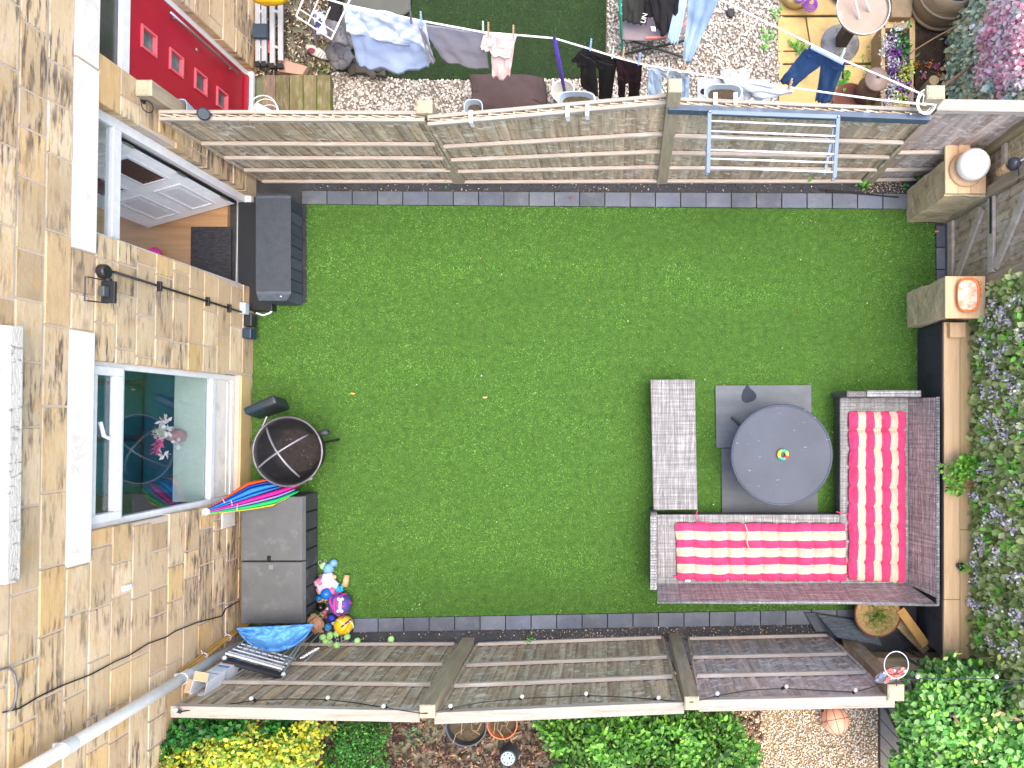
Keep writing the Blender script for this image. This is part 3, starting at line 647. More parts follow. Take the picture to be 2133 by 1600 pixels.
fence_post((1379,373),(1406,178),2.1,.12,.12,'tallest timber post in the upper fence, at the end of the grey drying rack beam')
fence_post((1808,371),(1949,192),2.02,.16,.12,'timber post in the upper fence holding the coiled white washing line')
fence_post((550,360),(299,183),2.0,.15,.14,'grey timber post fixed against the stone wall between the two front doors')
RB = (.005, .355, .65)
_, SB1 = fence_panel((572,1346),(952,1345),(358,1480),(872,1490), 1, RB, 'lower fence panel nearest the house, behind the white box and folded rack', cap2=False)
_, SB2 = fence_panel((992,1346),(1382,1331),(907,1494),(1423,1472), 1, RB, 'middle panel of the lower fence, above the two round pots', cap2=False)
_, SB3 = fence_panel((1432,1334),(1725,1327),(1457,1468),(1862,1459), 1, RB, 'lower fence panel next to the basketball and slate pieces', boards=M_bdr, cap2=False, nb=15)
fence_post((975,1338),(890,1482),1.9,.14,.12,'timber post of the lower fence next to the two round pots')
fence_post((1405,1328),(1441,1465),1.9,.13,.12,'timber post of the lower fence beside the bushy green hedge')
fence_post((1765,1338),(1866,1443),1.85,.15,.15,'thick corner post of the lower fence carrying the string lights', mat('old_sleeper', (.3,.22,.14), (.2,.14,.09), scale=4, stretch=(5,5,.6), dirt=((.5,.42,.33),.6), dscale=5, **WD1))

# ================================================================ right hand side: pillars, wall, gate, hedges
M_pil = mat('pillar_stone', (.62,.51,.34), (.47,.38,.25), scale=4, detail=8, rough=.95, bump=4, bscale=16, dirt=[((.1,.09,.07), .6), ((.5,.36,.14), .6)], dscale=3.5, dthr=(.54,.7))
M_pine = mat('new_pine', (.66,.46,.27), (.55,.36,.2), scale=3, stretch=(7,.5,7), detail=5, rough=.7, bump=.4, attr=True, dirt=((.38,.22,.1), .5), dscale=5, dthr=(.6,.72), dstretch=(3,.6,3))
def pillar(y0, y1, x0, x1, zt, label):
    r = thing('stone_pillar', label, 'pillar', ((x0+x1)/2, (y0+y1)/2, 0))
    nz, na = 14, 8; vs = []; fs = []; ring = []
    for i in range(na): ring.append((i/na, 0))
    for i in range(na): ring.append((1, i/na))
    for i in range(na): ring.append((1-i/na, 1))
    for i in range(na): ring.append((0, 1-i/na))
    n = len(ring)
    for k in range(nz+1):
        for u, v in ring:
            p = Vector((x0+(x1-x0)*u, y0+(y1-y0)*v, zt*k/nz)); nn = noise.noise_vector(p*4)*.02+noise.noise_vector(p*14)*.007; nn.z *= .3
            if 0 < k < nz: p += nn
            else: p += Vector((nn.x, nn.y, 0))*.6
            vs.append(p)
    for k in range(nz):
        for i in range(n): fs.append((k*n+i, k*n+(i+1)%n, (k+1)*n+(i+1)%n, (k+1)*n+i))
    fs.append(tuple(range(nz*n, (nz+1)*n))); MB().add(vs, fs).build('stonework', M_pil, r)
    return r
YA = lambda py, z=0: (CY-py)*(H-z)/F
XA = lambda px, z=0: (px-CX)*(H-z)/F
p1 = pillar(YA(463), YA(398), XA(1888), 3.80, .93, 'short rough stone gate pillar carrying the white globe')
p2 = pillar(YA(683), YA(612), XA(1888), 3.82, .93, 'short rough stone gate pillar carrying the orange dish')
m = MB(); z0 = .935
for a, b_ in ((1966,1992),(1992.7,2018),(2018.7,2050)):
    j = random.uniform(.9,1.08); m.col = (j,j,j*1.05); m.box(XA(a,z0), XA(b_,z0), YA(405,z0), YA(300 if b_ < 2040 else 318,z0), z0, z0+.035)
m.build('wooden_cap', M_pine, p1, bevel=.003)
m = MB(); m.box(XA(1966,z0), XA(2049,z0), YA(664,z0), YA(577,z0), z0, z0+.035); m.build('wooden_cap', M_pine, p2, bevel=.003)
for pr, a in ((p1, (2047,375,2058,402)), (p2, (2042,590,2056,612))):
    m = MB(); m.box(XA(a[0],.93), XA(a[2],.93), YA(a[3],.93), YA(a[1],.93), .70, .96); m.build('iron_bracket', mat('rust', (.16,.05,.03), (.1,.03,.02), scale=20, rough=.8), pr)
# white globe on its turned wooden base
gl = thing('globe_lamp', 'white glass globe lamp on a round wooden base on top of the upper stone pillar', 'lamp', P(2017,352,.975))
c = P(2012,354,.975); MB().lathe([(.175,0),(.18,.01),(.165,.035),(.13,.05)], c, 40).build('wooden_base', M_pine, gl, smooth=True)
MB().lathe([(.10,.05),(.14,.08),(.16,.13),(.153,.19),(.12,.235),(.065,.258),(.0,.264)], c, 40).build('globe', mat('opal_glass', (.85,.84,.82), (.8,.79,.77), scale=3, rough=.22), gl, smooth=True)
MB().ball(c+Vector((.04,.05,.266)), .022).build('knob', M_upvc, gl, smooth=True)
# orange enamel dish
dh = thing('baking_dish', 'oval orange dish with worn cream glaze on top of the lower stone pillar', 'dish', P(2010,616,.97))
def oval(mb, c, prof, rx, ry, n=40):
    vs = []; fs = []
    for (k, z) in prof:
        for i in range(n):
            a = 2*math.pi*i/n; ca2, sa2 = math.cos(a), math.sin(a); e = .6
            vs.append(c+Vector((math.copysign(abs(ca2)**e, ca2)*rx*k, math.copysign(abs(sa2)**e, sa2)*ry*k if False else math.copysign(abs(sa2)**.75, sa2)*ry*k, z)))
    for j in range(len(prof)-1):
        for i in range(n): fs.append((j*n+i, j*n+(i+1)%n, (j+1)*n+(i+1)%n, (j+1)*n+i))
    fs.append(tuple(range(n))[::-1]); fs.append(tuple(range((len(prof)-1)*n, len(prof)*n))); return mb.add(vs, fs)
c = P(2012,616,.972)
oval(MB(), c, [(.85,0),(.97,.03),(1,.055),(.93,.058),(.86,.035)], .115, .178).build('body', mat('orange_enamel', (.72,.2,.05), (.6,.15,.04), scale=8, rough=.35), dh, smooth=True)
oval(MB(), c, [(.80,.0355),(.86,.037)], .113, .176).build('glaze', mat('worn_glaze', (.72,.6,.48), (.65,.3,.16), scale=14, detail=6, rough=.5, lo=.45, hi=.62), dh)
for dy in (.06, 0, -.06):
    MB().box(c.x+.105, c.x+.135, c.y+dy-.02+.06, c.y+dy+.02+.06, .99, 1.025).build('lug', MC['orange_enamel'], dh, bevel=.006)

# dark block retaining wall with timber coping
rw = thing('retaining_wall', 'low black painted block wall under the long pine coping', 'wall', (3.6, -.6, 0))
m = MB(); WX = XA(1910)
M_dk = mat('black_block', (.028,.031,.04), (.04,.044,.055), scale=6, detail=7, rough=.85, bump=.8, bscale=50, attr=True)
yy0, yy1 = YA(1366,.62), YA(672,.62)
for k in range(3):
    y = yy0-random.uniform(0, .2); 
    while y < yy1:
        y2 = min(y+.44, yy1); ys = max(y, yy0)
        if y2-ys > .03: j = random.uniform(.85,1.15); m.col = (j,j,j); m.box(WX-.0, 3.80, ys+.003, y2-.003, .205*k+.003 if k else -.01, .205*(k+1)-.002)
        y = y2+.002
m.box(WX+.004, 3.79, yy0, yy1, -.01, .612)
m.build('blocks', M_dk, rw, bevel=.003)
zc_ = .62
for i, (a, b_) in enumerate(((XA(1966,.65), XA(1999,.65)), (XA(1999.8,.65), XA(2032,.65)))):
    for s0, s1 in (((yy0-.02, -1.2), (-1.195, yy1)) if i else ((yy0-.02, -1.95), (-1.945, yy1))):
        m = MB(); j = random.uniform(.95,1.05)*(1.0 if i == 0 else .88); m.col = (j,j,j*(1 if i == 0 else .85)); m.box(a, b_, s0, s1, zc_, zc_+.035); m.build('coping', M_pine, rw, bevel=.004)
m = MB(); m.beam(P(1977,688,.7), P(2009,688,.7), .16, .05); m.build('pine_block', M_pine, bevel=.004, label='small offcut of pine lying on the coping against the lower pillar', cat='offcut')
m = MB(); m.box(XA(1822,.2), XA(2030,.2), YA(1398,.2), YA(1370,.2), .0, .2); o = m.build('timber_sleeper', mat('sleeper', (.42,.3,.17), (.3,.2,.1), scale=3, stretch=(.7,6,6), dirt=((.2,.13,.07),.5), dscale=4, **WD1), bevel=.012, label='old brown timber sleeper closing the end of the black wall', cat='sleeper'); rough_edges(o, .008)
m = MB(); m.beam(P(1735,1350,.07), P(1835,1400,.12), .17, .12); o = m.build('timber_sleeper', MC['sleeper'], bevel=.012, label='weathered sleeper sloping behind the corner post', cat='sleeper'); rough_edges(o, .008)

# gate, gate posts and infill
GX = XA(1968)
def yz_board(mb, y0, z0, y1, z1, wd, x0, x1):
    d = Vector((0, y1-y0, z1-z0)).normalized(); q = Vector((0, -d.z, d.y))*wd/2
    a, b_ = Vector((0,y0,z0)), Vector((0,y1,z1)); l = [a-q, b_-q, b_+q, a+q]
    return mb.hexa([(x0,p.y,p.z) for p in l]+[(x1,p.y,p.z) for p in l])
M_gb = mat('gate_board', (.54,.45,.34), (.32,.25,.17), scale=3.2, stretch=(6,6,.7), detail=6, bscale=9, dirt=[((.5,.48,.45), .9), ((.15,.09,.04), .6)], dscale=6, dthr=(.52,.64), dstretch=(1.6,1.6,1.1), **WD1)
gt = thing('garden_gate', 'weathered timber ledged and braced gate between the two stone pillars', 'gate', (GX, 1.95, 0))
m = MB(); y = 1.5
while y < 2.28: j = random.uniform(.8,1.2); m.col = (j,j,j); m.box(GX+.035, GX+.055, y+.002, min(y+.095,2.28), .03, 1.8); y += .097
m.build('boards', M_gb, gt)
for z_ in (.06, .92, 1.68): m = MB(); m.box(GX, GX+.034, 1.5, 2.28, z_, z_+.11); m.build('ledge', M_rail, gt, bevel=.004)
for z_ in (.17, 1.03): m = MB(); yz_board(m, 1.54, z_+.02, 2.22, z_+.63, .1, GX+.001, GX+.033); m.build('brace', M_rail, gt, bevel=.004)
m = MB(); m.box(GX-.012, GX-.001, 1.9, 2.27, .985, 1.01); m.build('latch', M_black, gt)
fence_p = [(GX+.03, 2.34, .11, 'upper gate post beside the pillar with the white globe'), (GX+.03, 1.42, .11, 'lower gate post beside the pillar with the orange dish')]
for x_, y_, w_, lb in fence_p:
    r = thing('gate_post', lb, 'gate post', (x_, y_, 0)); MB().box(x_-w_/2, x_+w_/2, y_-w_/2, y_+w_/2, 0, 1.95).build('post', M_postw, r, bevel=.006)
    MB().box(x_-w_/2+.01, x_+w_/2-.01, y_-w_/2+.01, y_+w_/2-.01, 1.952, 1.965).build('post_top', M_ptop, r)
r = thing('timber_fence', 'narrow mossy fence panel between the upper gate post and the corner post', 'fence', (GX+.06, 2.58, 0), 'weathered timber fence bays')
m = MB(); y = 2.4
while y < 2.74: j = random.uniform(.8,1.2); m.col = (j,j*1.03,j*.9); m.box(GX+.05, GX+.07, y+.002, min(y+.115,2.74), .02, 1.8); y += .117
m.build('boards', M_bd, r)
for z_ in (.1, 1.15): m = MB(); m.box(GX+.015, GX+.049, 2.4, 2.74, z_, z_+.07); m.build('rail', M_rail, r, bevel=.004)
r = thing('corner_post', 'thick pale corner post where the upper fence meets the gate side', 'fence post', (GX+.06, 2.80, 0)); o = MB().box(GX-.02, GX+.13, 2.745, 2.865, 0, 2.0).build('post', mat('pale_post', (.36,.3,.17), (.27,.22,.13), scale=4, stretch=(5,5,.6), **WD1), r, bevel=.012); rough_edges(o, .006)
# hanging solar lamp by the gate
lp = thing('hanging_lantern', 'dark ball shaped lantern with a woven cone hanging in front of the gate post', 'lantern', P(2106,350,1.45))
c = P(2112,341,1.5); MB().ball(c, .062, 20, 12).build('ball', mat('purple_glaze', (.06,.06,.09), (.03,.03,.04), scale=4, rough=.25), lp, smooth=True)
d = (P(2085,358,1.38)-c); MB().lathe([(.05,.05),(.052,.08),(.045,.12),(.036,.16),(.03,.175)], c, 16, ax=d).build('woven_cone', mat('straw', (.55,.38,.2), (.3,.2,.1), scale=10, stretch=(6,1,6), rough=.9, bump=2, lo=.45, hi=.55), lp, smooth=True)
MB().tube([c, c+Vector((.1,.03,.12)), c+Vector((.25,.05,.3))], .008).build('hook', M_upvc, lp)
m = MB(); m.ring(c+Vector((.05,-.06,-.05)), .1, .004, 24, 6, ax=(1,.2,.4)); m.build('wire_loop', M_black, lp)

# ================================================================ FURNITURE ON THE LAWN
W_top = wicker('rattan_seat', (.27,.275,.29), (.175,.18,.19), (.05,.05,.055), .03, .013)
W_topf = wicker('rattan_bench', (.28,.28,.295), (.18,.18,.19), (.05,.05,.055), .06, .012, flip=True)
W_side = wicker('rattan_side', (.15,.14,.15), (.09,.085,.095), (.02,.02,.022), .05, .02)
W_back = wicker('rattan_back', (.4,.345,.35), (.25,.2,.205), (.09,.07,.07), .05, .017)
W_rim = wicker('rattan_rim', (.42,.43,.46), (.3,.31,.33), (.08,.08,.09), .014, .03)
zs_ = .30
sofa = thing('corner_sofa', 'grey rattan corner sofa with low slanted backs in the lower right of the lawn', 'sofa', (XA(1760), YA(1150), 0))
xL, xS, xR = XA(1368, zs_), XA(1750, zs_), XA(1891, zs_)
yT, yF, yB = YA(829, zs_), YA(1072, zs_), YA(1215, zs_)
m = MB(); m.box(xS+.02, xR, yB, yT, .03, zs_-.045); m.build('base', W_side, sofa, bevel=.004)
m = MB(); m.box(xL, xS+.015, yB, yF-.01, .03, zs_-.045); m.build('base', W_side, sofa, bevel=.004)
m = MB(); m.box(xS, xR+.02, yB-.02, yT, zs_-.043, zs_); m.build('seat', W_top, sofa, bevel=.008)
m = MB(); m.box(xL, xS-.003, yB-.02, yF, zs_-.043, zs_); m.build('seat', W_topf, sofa, bevel=.008)
zb = .69
xo, yo = XA(1953, zb), YA(1251, zb)
xc, yc = XA(1775, zb), YA(1256, zb)
def slab4(lo, hi, th, name, mt):     # sloping back: lo and hi are pairs of points (inner face), th outward offset
    m = MB(); o = Vector(th); a, b_ = [Vector(p) for p in lo]; c, d = [Vector(p) for p in hi]
    m.hexa([a, b_, b_+o, a+o, c, d, d+o, c+o]); return m.build(name, mt, sofa, bevel=.004)
slab4([(xR,yB-.012,.29),(xR,yT,.29)], [(xo-.02,yo+.03,zb),(xo-.02,YA(828,zb),zb)], (.03,0,0), 'back', W_back)
slab4([(xL,yB,.29),(XA(1756,.3),yB,.29)], [(XA(1370,zb),yo+.0,zb),(xc,yo,zb)], (0,-.03,0), 'back', W_back)
slab4([(XA(1756.6,.3),yB,.288),(xR,yB,.288)], [(xc+.004,yo-.004,zb),(xo-.02,yo-.03,zb)], (0,-.03,0), 'back', W_back)
m = MB(); m.tube([(xo,YA(827,zb),zb+.006),(xo,yo-.045,zb+.006)], .02, 10); m.tube([(XA(1369,zb),yo-.016,zb+.006),(xc,yo-.022,zb+.006),(xo,yo-.045,zb+.006)], .018, 10); m.build('back_rim', W_rim, sofa, smooth=True)
m = MB(); m.box(xS-.01, XA(1919,.56), YA(828,.56)+.003, YA(814,.56), .03, .56); m.build('arm', W_side, sofa, bevel=.01)
m = MB(); m.box(xS+.2, XA(1919,.575), YA(827,.575), YA(813,.575), .562, .578); m.build('arm_top', W_rim, sofa, bevel=.005)
m = MB(); m.box(XA(1351), xL-.003, YA(1228,.5), YA(1068,.5), .03, .48); m.build('arm', W_side, sofa, bevel=.01)
m = MB(); m.box(XA(1354.5,.5), XA(1368,.5), YA(1229,.5), YA(1074,.5), .482, .5); m.build('arm_top', W_rim, sofa, bevel=.005)
for x_, y_ in ((XA(1740),YA(835)),(XA(1880),YA(835)),(XA(1360),YA(1215)),(XA(1360),YA(1080)),(XA(1885),YA(1225)),(XA(1740),YA(1225))):
    MB().box(x_-.02,x_+.02,y_-.02,y_+.02,.0,.04).build('foot', M_black, sofa)
# bench
bn = thing('bench', 'long narrow grey rattan bench left of the round table', 'bench', P(1405,925))
zt = .36
pts = pxpoly([(1355,791),(1447.5,790),(1453,1062),(1361,1063)], zt)
m = MB(); m.prism(pxpoly([(1355,791),(1447.5,790),(1453,1062),(1361,1063)], zt), zt-.035, zt)
m.build('seat', W_topf, bn, bevel=.008)
c0 = sum((Vector((p[0],p[1],0)) for p in pts), Vector())/4
m = MB(); m.prism([(c0.x+(p[0]-c0.x)*.985, c0.y+(p[1]-c0.y)*.985) for p in pts], .03, zt-.037); m.build('base', W_side, bn)
for p in pts: q = c0+(Vector((p[0],p[1],0))-c0)*.93; MB().box(q.x-.02,q.x+.02,q.y-.02,q.y+.02,.0,.035).build('foot', M_black, bn)
# slabs under the table
M_pat = mat('patio_slab', (.115,.13,.15), (.075,.087,.105), scale=2.2, stretch=(.6,3,1), detail=8, rough=.7, bump=.4, bscale=60, attr=True, dirt=((.05,.055,.065), .5), dscale=3, dthr=(.52,.75))
for poly, lab, j in (([(1490,803),(1690,802),(1691,930),(1492,933)], 'grey stone slab with a round wet stain poking out above the round table', 1.12), ([(1502,934),(1702,931),(1704,1072),(1504,1072)], 'dark grey stone slab under the lower half of the round table', .8)):
    m = MB(); m.col = (j,j,j); o = m.prism(pxpoly(poly, .04), .008, .045).build('paving_slab', M_pat, bevel=.004, label=lab, cat='slab')
    if j > 1: sl0 = o
m = MB(); pts = []
for k in range(28): a = 2*math.pi*k/28; r_ = 15.5+1.5*math.sin(3*a+1)+(5 if 20 <= k <= 21 else 0); pts.append((1559+r_*math.cos(a), 824-r_*math.sin(a)*1.0*-1))
m.prism(pxpoly(pts, .045), .0455, .0465); m.build('wet_stain', mat('wet_stone', (.03,.036,.05), (.04,.047,.064), scale=8, rough=.8, spec=.1), sl0)
# round table
tb = thing('round_table', 'round dark slate grey garden table in the middle of the seating corner', 'table', P(1628,948))
c = P(1628.5,948,.58); c.z = 0
M_tab = mat('table_top', (.042,.056,.086), (.028,.039,.062), scale=1.6, detail=5, rough=.55, dirt=((.3,.33,.38), .6), dscale=14, dthr=(.66,.7), dstretch=(.7,2,1), lo=.35, hi=.65)
MB().lathe([(.545,.55),(.556,.556),(.557,.575),(.548,.584),(.535,.586),(.528,.582),(0,.582)], c, 72).build('tabletop', M_tab, tb, smooth=False)
m = MB(); m.lathe([(.03,.05),(.03,.55)], c, 16); m.build('column', M_black, tb)
for k in range(4):
    a = R(138+90*k); d = Vector((math.cos(a), math.sin(a), 0)); m = MB(); m.tube([c+Vector((0,0,.3)), c+d*.3+Vector((0,0,.1)), c+d*(.62 if k == 0 else .45)+Vector((0,0,.055))], .014, 8); m.build('leg', M_black, tb)
rg = thing('ring_toy', 'small green yellow and red ring lying at the centre of the round table', 'toy', P(1631,947,.585))
for k, (a0, cc) in enumerate(((0,(.02,.45,.18)),(70,(.75,.6,.04)),(170,(.02,.4,.25)),(250,(.7,.04,.03)),(300,(.65,.5,.1)))):
    a1 = (70,170,250,300,360)[k]; MB().ring(P(1631,947,.605), .045, .019, max(4,(a1-a0)//12), 10, a0=a0, a1=a1).build('segment', plain('toy_%d' % k, cc, .5), rg, smooth=True)
# cushions
M_cr = mat('cushion_red', (.6,.045,.145), (.48,.03,.1), scale=6, rough=.9); M_cc = mat('cushion_cream', (.68,.43,.33), (.6,.36,.27), scale=6, rough=.85)
def cushion(name, label, corners, z0, flip, stripes=7, nv_t=8, head=False, seed=0):
    A, B, C_, D = [P(x_, y_, z0+.06) for x_, y_ in corners]     # u: A->B across the stripes; v: A->D along them
    r = thing(name, label, 'cushion', (A+C_)/2-Vector((0,0,.06)), 'striped seat cushions')
    nu, nv = 56, 150
    def fn(u, v):
        eu = min(1, 1-abs(2*u-1)**7); ev = 1-abs(2*v-1)**22
        wob = noise.noise(Vector((u*2+seed, v*7, 0)))*.012
        p = (A*(1-u)+B*u)*(1-v)+(D*(1-u)+C_*u)*v
        tu = abs(math.sin(math.pi*u*3.5)); vv = v*nv_t+.15*noise.noise(Vector((u*3, v*3, seed))); tv = abs(math.sin(math.pi*vv))
        h = .020+.064*(max(tu, .12)**.42)*(max(tv, .03)**.38)*eu*ev
        if tu < .35 and tv < .25: h -= .016
        if head: h *= 1-.75*math.exp(-((v-.108)/.009)**2); 
        h += .014*noise.noise(Vector((u*9+seed, v*26, 2)))+.009*noise.noise(Vector((u*24+seed, v*50, 4)))
        e_ = (D-A).normalized(); s_ = (B-A).normalized()
        tuck = -.016*(1-tv)**3*(2*u-1)*abs(2*u-1)**4
        return Vector((p.x, p.y, z0+h))+s_*(wob+tuck)+e_*(noise.noise(Vector((u*5, v*2+seed, 7)))*.012)
    m = MB(); m.grid(fn, nu, nv, 0)
    if flip: m.f = [f_[::-1] for f_ in m.f]
    per = nu//stripes; m.mi = [((i//nv)//per) % 2 for i in range(nu*nv)]
    o = m.build('cover', [M_cr, M_cc], r, smooth=True)
    so_ = o.modifiers.new('Solid', 'SOLIDIFY'); so_.thickness = .02; so_.offset = -1
    return r
c1 = cushion('seat_cushion', 'red and cream striped cushion with a head pad on the right arm of the sofa', [(1770,857),(1890,857),(1890,1216),(1770,1210)], zs_+.005, True, nv_t=9, head=True)
c2 = cushion('seat_cushion', 'red and cream striped tufted cushion lying along the lower arm of the sofa', [(1411,1212),(1407,1090),(1764,1091),(1766,1213)], zs_+.005, True, nv_t=10, seed=5)
# note: u must run across the stripes, so the second cushion is laid out from its left edge
def ribbon(label_parent, pts, m_, w_=.012):
    MB().tube([P(*p) for p in pts], w_/2, 6).build('tie', m_, label_parent)
ribbon(c1, [(1772,1072,.37),(1755,1070,.34),(1742,1066,.32)], M_cr); ribbon(c2, [(1452,1090,.36),(1449,1078,.34),(1453,1062,.33)], M_cr)
ribbon(c2, [(1552,1092,.40),(1558,1110,.41),(1556,1130,.41),(1561,1146,.41)], M_cc)
ribbon(c2, [(1410,1200,.33),(1402,1201,.32)], M_cr); ribbon(c2, [(1450,1090,.35),(1465,1088,.34),(1480,1091,.34)], M_cr)
P_ = P(1433,1209.5,.37); MB().box(P_.x-.028,P_.x+.028,P_.y-.01,P_.y+.008,.33,.375).build('label_tag', M_upvc, c2)

# ================================================================ DECK BOXES BY THE HOUSE
M_dbx = mat('deck_box_black', (.05,.062,.08), (.036,.045,.06), scale=14, rough=.6, bump=.5, bscale=90, attr=True)
bx = thing('deck_box', 'black plastic deck box with panelled front standing under the open front door', 'storage box', (XA(585), YA(520), 0))
x0, x1, y0, y1 = XA(531,.5), XA(636), YA(641), YA(396,.5)+.0
y1 = YA(398,.5); m = MB(); m.box(x0+.01, x1-.05, y0+.02, y1-.02, .01, .43); m.build('body', M_dbx, bx, bevel=.008)
for k in range(9):
    m = MB(); ya = y0+.02+(y1-y0-.04)*k/9; j = random.uniform(.8,1.5); m.col = (j,j,j); m.box(x1-.05, x1-.02-random.uniform(0,.008), ya+.003, ya+(y1-y0-.04)/9-.003, .02, .42); m.build('front_panel', M_dbx, bx, bevel=.006)
m = MB(); 
zl = .5
pts_lo = [(x0,y0,.43),(x1-.005,y0,.43),(x1-.005,y1,.43),(x0,y1,.43)]; pts_hi = [(x0+.01,y0+.07,zl),(XA(607,zl),y0+.07,zl),(XA(607,zl),y1-.05,zl),(x0+.01,y1-.05,zl)]
m.col = (1.5,1.5,1.5); m.hexa(pts_lo+pts_hi); lid = m.build('lid', M_dbx, bx, bevel=.012)
m = MB(); m.col = (.8,.8,.8); m.box(x0+.012, XA(606,zl), y0+.1, y1-.08, zl+.001, zl+.008); m.build('lid_inset', M_dbx, bx, bevel=.003)
MB().lathe([(.012,0),(.01,.012)], (x1-.05, y0+.05, .47), 12).build('lock', M_upvc, bx)
m = MB(); m.box(XA(507)+.0, x0-.005, y0-.05, y1, -.005, .12); m.build('gap_strip', M_black, label='low black strip filling the gap between the deck box and the house wall', cat='board', bevel=.01)  # plain black strip filling the gap beside the wall

M_gb2 = mat('storage_grey', (.095,.1,.106), (.075,.08,.085), scale=5, detail=7, rough=.7, bump=.3, bscale=80, attr=True, dirt=((.2,.2,.2), .4), dscale=7, dthr=(.55,.75))
gb = thing('storage_box', 'large grey plastic garden storage box with a two part lid beside the bbq', 'storage box', (XA(590), YA(1160), 0))
X0, X1, Y0, Y1, ZL = XA(500,.52), -3.525, YA(1300,.52), YA(1034,.52), .52
m = MB(); m.col = (.55,.58,.62); m.box(X0+.02, X1, Y0+.03, Y1-.005, .01, ZL-.055)
m.build('body', M_gb2, gb, bevel=.008)
for yq in (-1.057,-1.268,-1.48,-1.69,-1.9,-2.12): MB().box(X1-.004, X1+.002, yq-.011, yq+.011, .04, .43).build('slot', plain('slot_black', (.004,.004,.005), .8), gb)
ym = YA(1169.5,.52)
for a, b_ in ((ym+.005, Y1), (Y0, ym-.005)):
    m = MB(); m.hexa([(X0,a,ZL-.05),(XA(630,ZL)+.02,a,ZL-.05),(XA(630,ZL)+.02,b_,ZL-.05),(X0,b_,ZL-.05),(X0+.01,a+.004,ZL),(XA(628,ZL),a+.004,ZL),(XA(628,ZL),b_-.004,ZL),(X0+.01,b_-.004,ZL)])
    m.build('lid', M_gb2, gb, bevel=.008)
p = P(560,1163,.52); MB().box(p.x-.018,p.x+.022,p.y-.03,p.y+.028,.516,.5235).build('latch_recess', MC['slot_black'], gb)
p = P(564,1181,.52); m = MB(); m.col = (1.8,1.8,1.8); m.box(p.x-.02,p.x+.028,p.y-.028,p.y+.028,.516,.53); m.build('latch', M_gb2, gb, bevel=.004)

# ================================================================ FIRE BOWL
fb = thing('fire_bowl', 'round black steel fire bowl with crossed bars on top, in front of the window', 'fire pit', P(600,941))
zr = .6; c = P(599,941,zr); c.z = 0; r0 = 72*(H-zr)/F
M_iron = mat('sooty_iron', (.014,.014,.016), (.026,.024,.026), scale=10, detail=7, rough=.65, bump=.6, metal=.3, dirt=((.07,.045,.035), .5), dscale=8, dthr=(.6,.7))
MB().lathe([(.14,.2),(.25,.25),(.31,.36),(.345,.48),(r0-.012,zr-.03),(r0,zr),(r0-.015,zr),(r0-.03,zr-.04),(.325,.46),(.29,.37),(.23,.29),(.13,.25),(0,.245)], c, 56).build('bowl', M_iron, fb, smooth=True)
MB().ring(c+Vector((0,0,zr)), r0, .012, 64, 8).build('rim', mat('rim_metal', (.2,.19,.22), (.12,.1,.12), scale=8, rough=.4, metal=.6), fb, smooth=True)
m = MB(); m.lathe([(.235,.3),(.2,.315),(.1,.32),(0,.315)], c, 40); o = m.build('ash', mat('ash', (.016,.014,.015), (.034,.028,.026), scale=20, detail=8, rough=.95, bump=2, dirt=[((.16,.09,.05), .7),((.3,.3,.3),.5)], dscale=14, dthr=(.64,.7)), fb); rough_edges(o, .02, 14)
def arc3(p0, pm, p1, n=14):   # quadratic through the middle
    q = 2*pm-(p0+p1)/2; return [p0*(1-t)**2+q*2*t*(1-t)+p1*t*t for t in [i/n for i in range(n+1)]]
mid = P(578,943,.76)
for a, b_ in (((555,889),(624,993)), ((537,976),(641,906))):
    MB().tube(arc3(P(*a,.6), mid, P(*b_,.6)), .011, 8).build('cross_bar', mat('bar_metal', (.3,.3,.33), (.2,.2,.22), scale=8, rough=.4, metal=.5), fb, smooth=True)
for k in range(3):
    a = R(20+120*k); d = Vector((math.cos(a), math.sin(a), 0)); MB().tube([c+d*.24+Vector((0,0,.27)), c+d*.34+Vector((0,0,.012))], .013, 8).build('leg', M_iron, fb)
m = MB(); m.tube([P(660,905,.44), P(668,903,.42), P(680,901,.40), P(684,899,.40)], [.012,.03,.042,.03], 14); m.build('handle', mat('handle_grip', (.05,.05,.065), (.035,.035,.045), scale=8, rough=.5), fb, smooth=True)
p0, p1 = P(512,856,.6), P(570,833,.6); d = (p1-p0).normalized(); q = Vector((-d.y, d.x, 0))
m = MB(); a, b_ = p0-d*.03, p1+d*.02
m.hexa([a-q*.10+Vector((0,0,-.27)), b_-q*.12+Vector((0,0,-.27)), b_+q*.02+Vector((0,0,-.27)), a+q*.03+Vector((0,0,-.27)), a-q*.04, b_-q*.045, b_+q*.06, a+q*.045]); m.build('side_box', mat('teal_black', (.012,.03,.04), (.02,.02,.022), scale=3, rough=.35), fb, bevel=.03, seg=4, smooth=True)
MB().tube([P(556,868,.48), P(549,884,.5), P(546,891,.5)], .015, 8).build('bracket', MC['rim_metal'], fb)

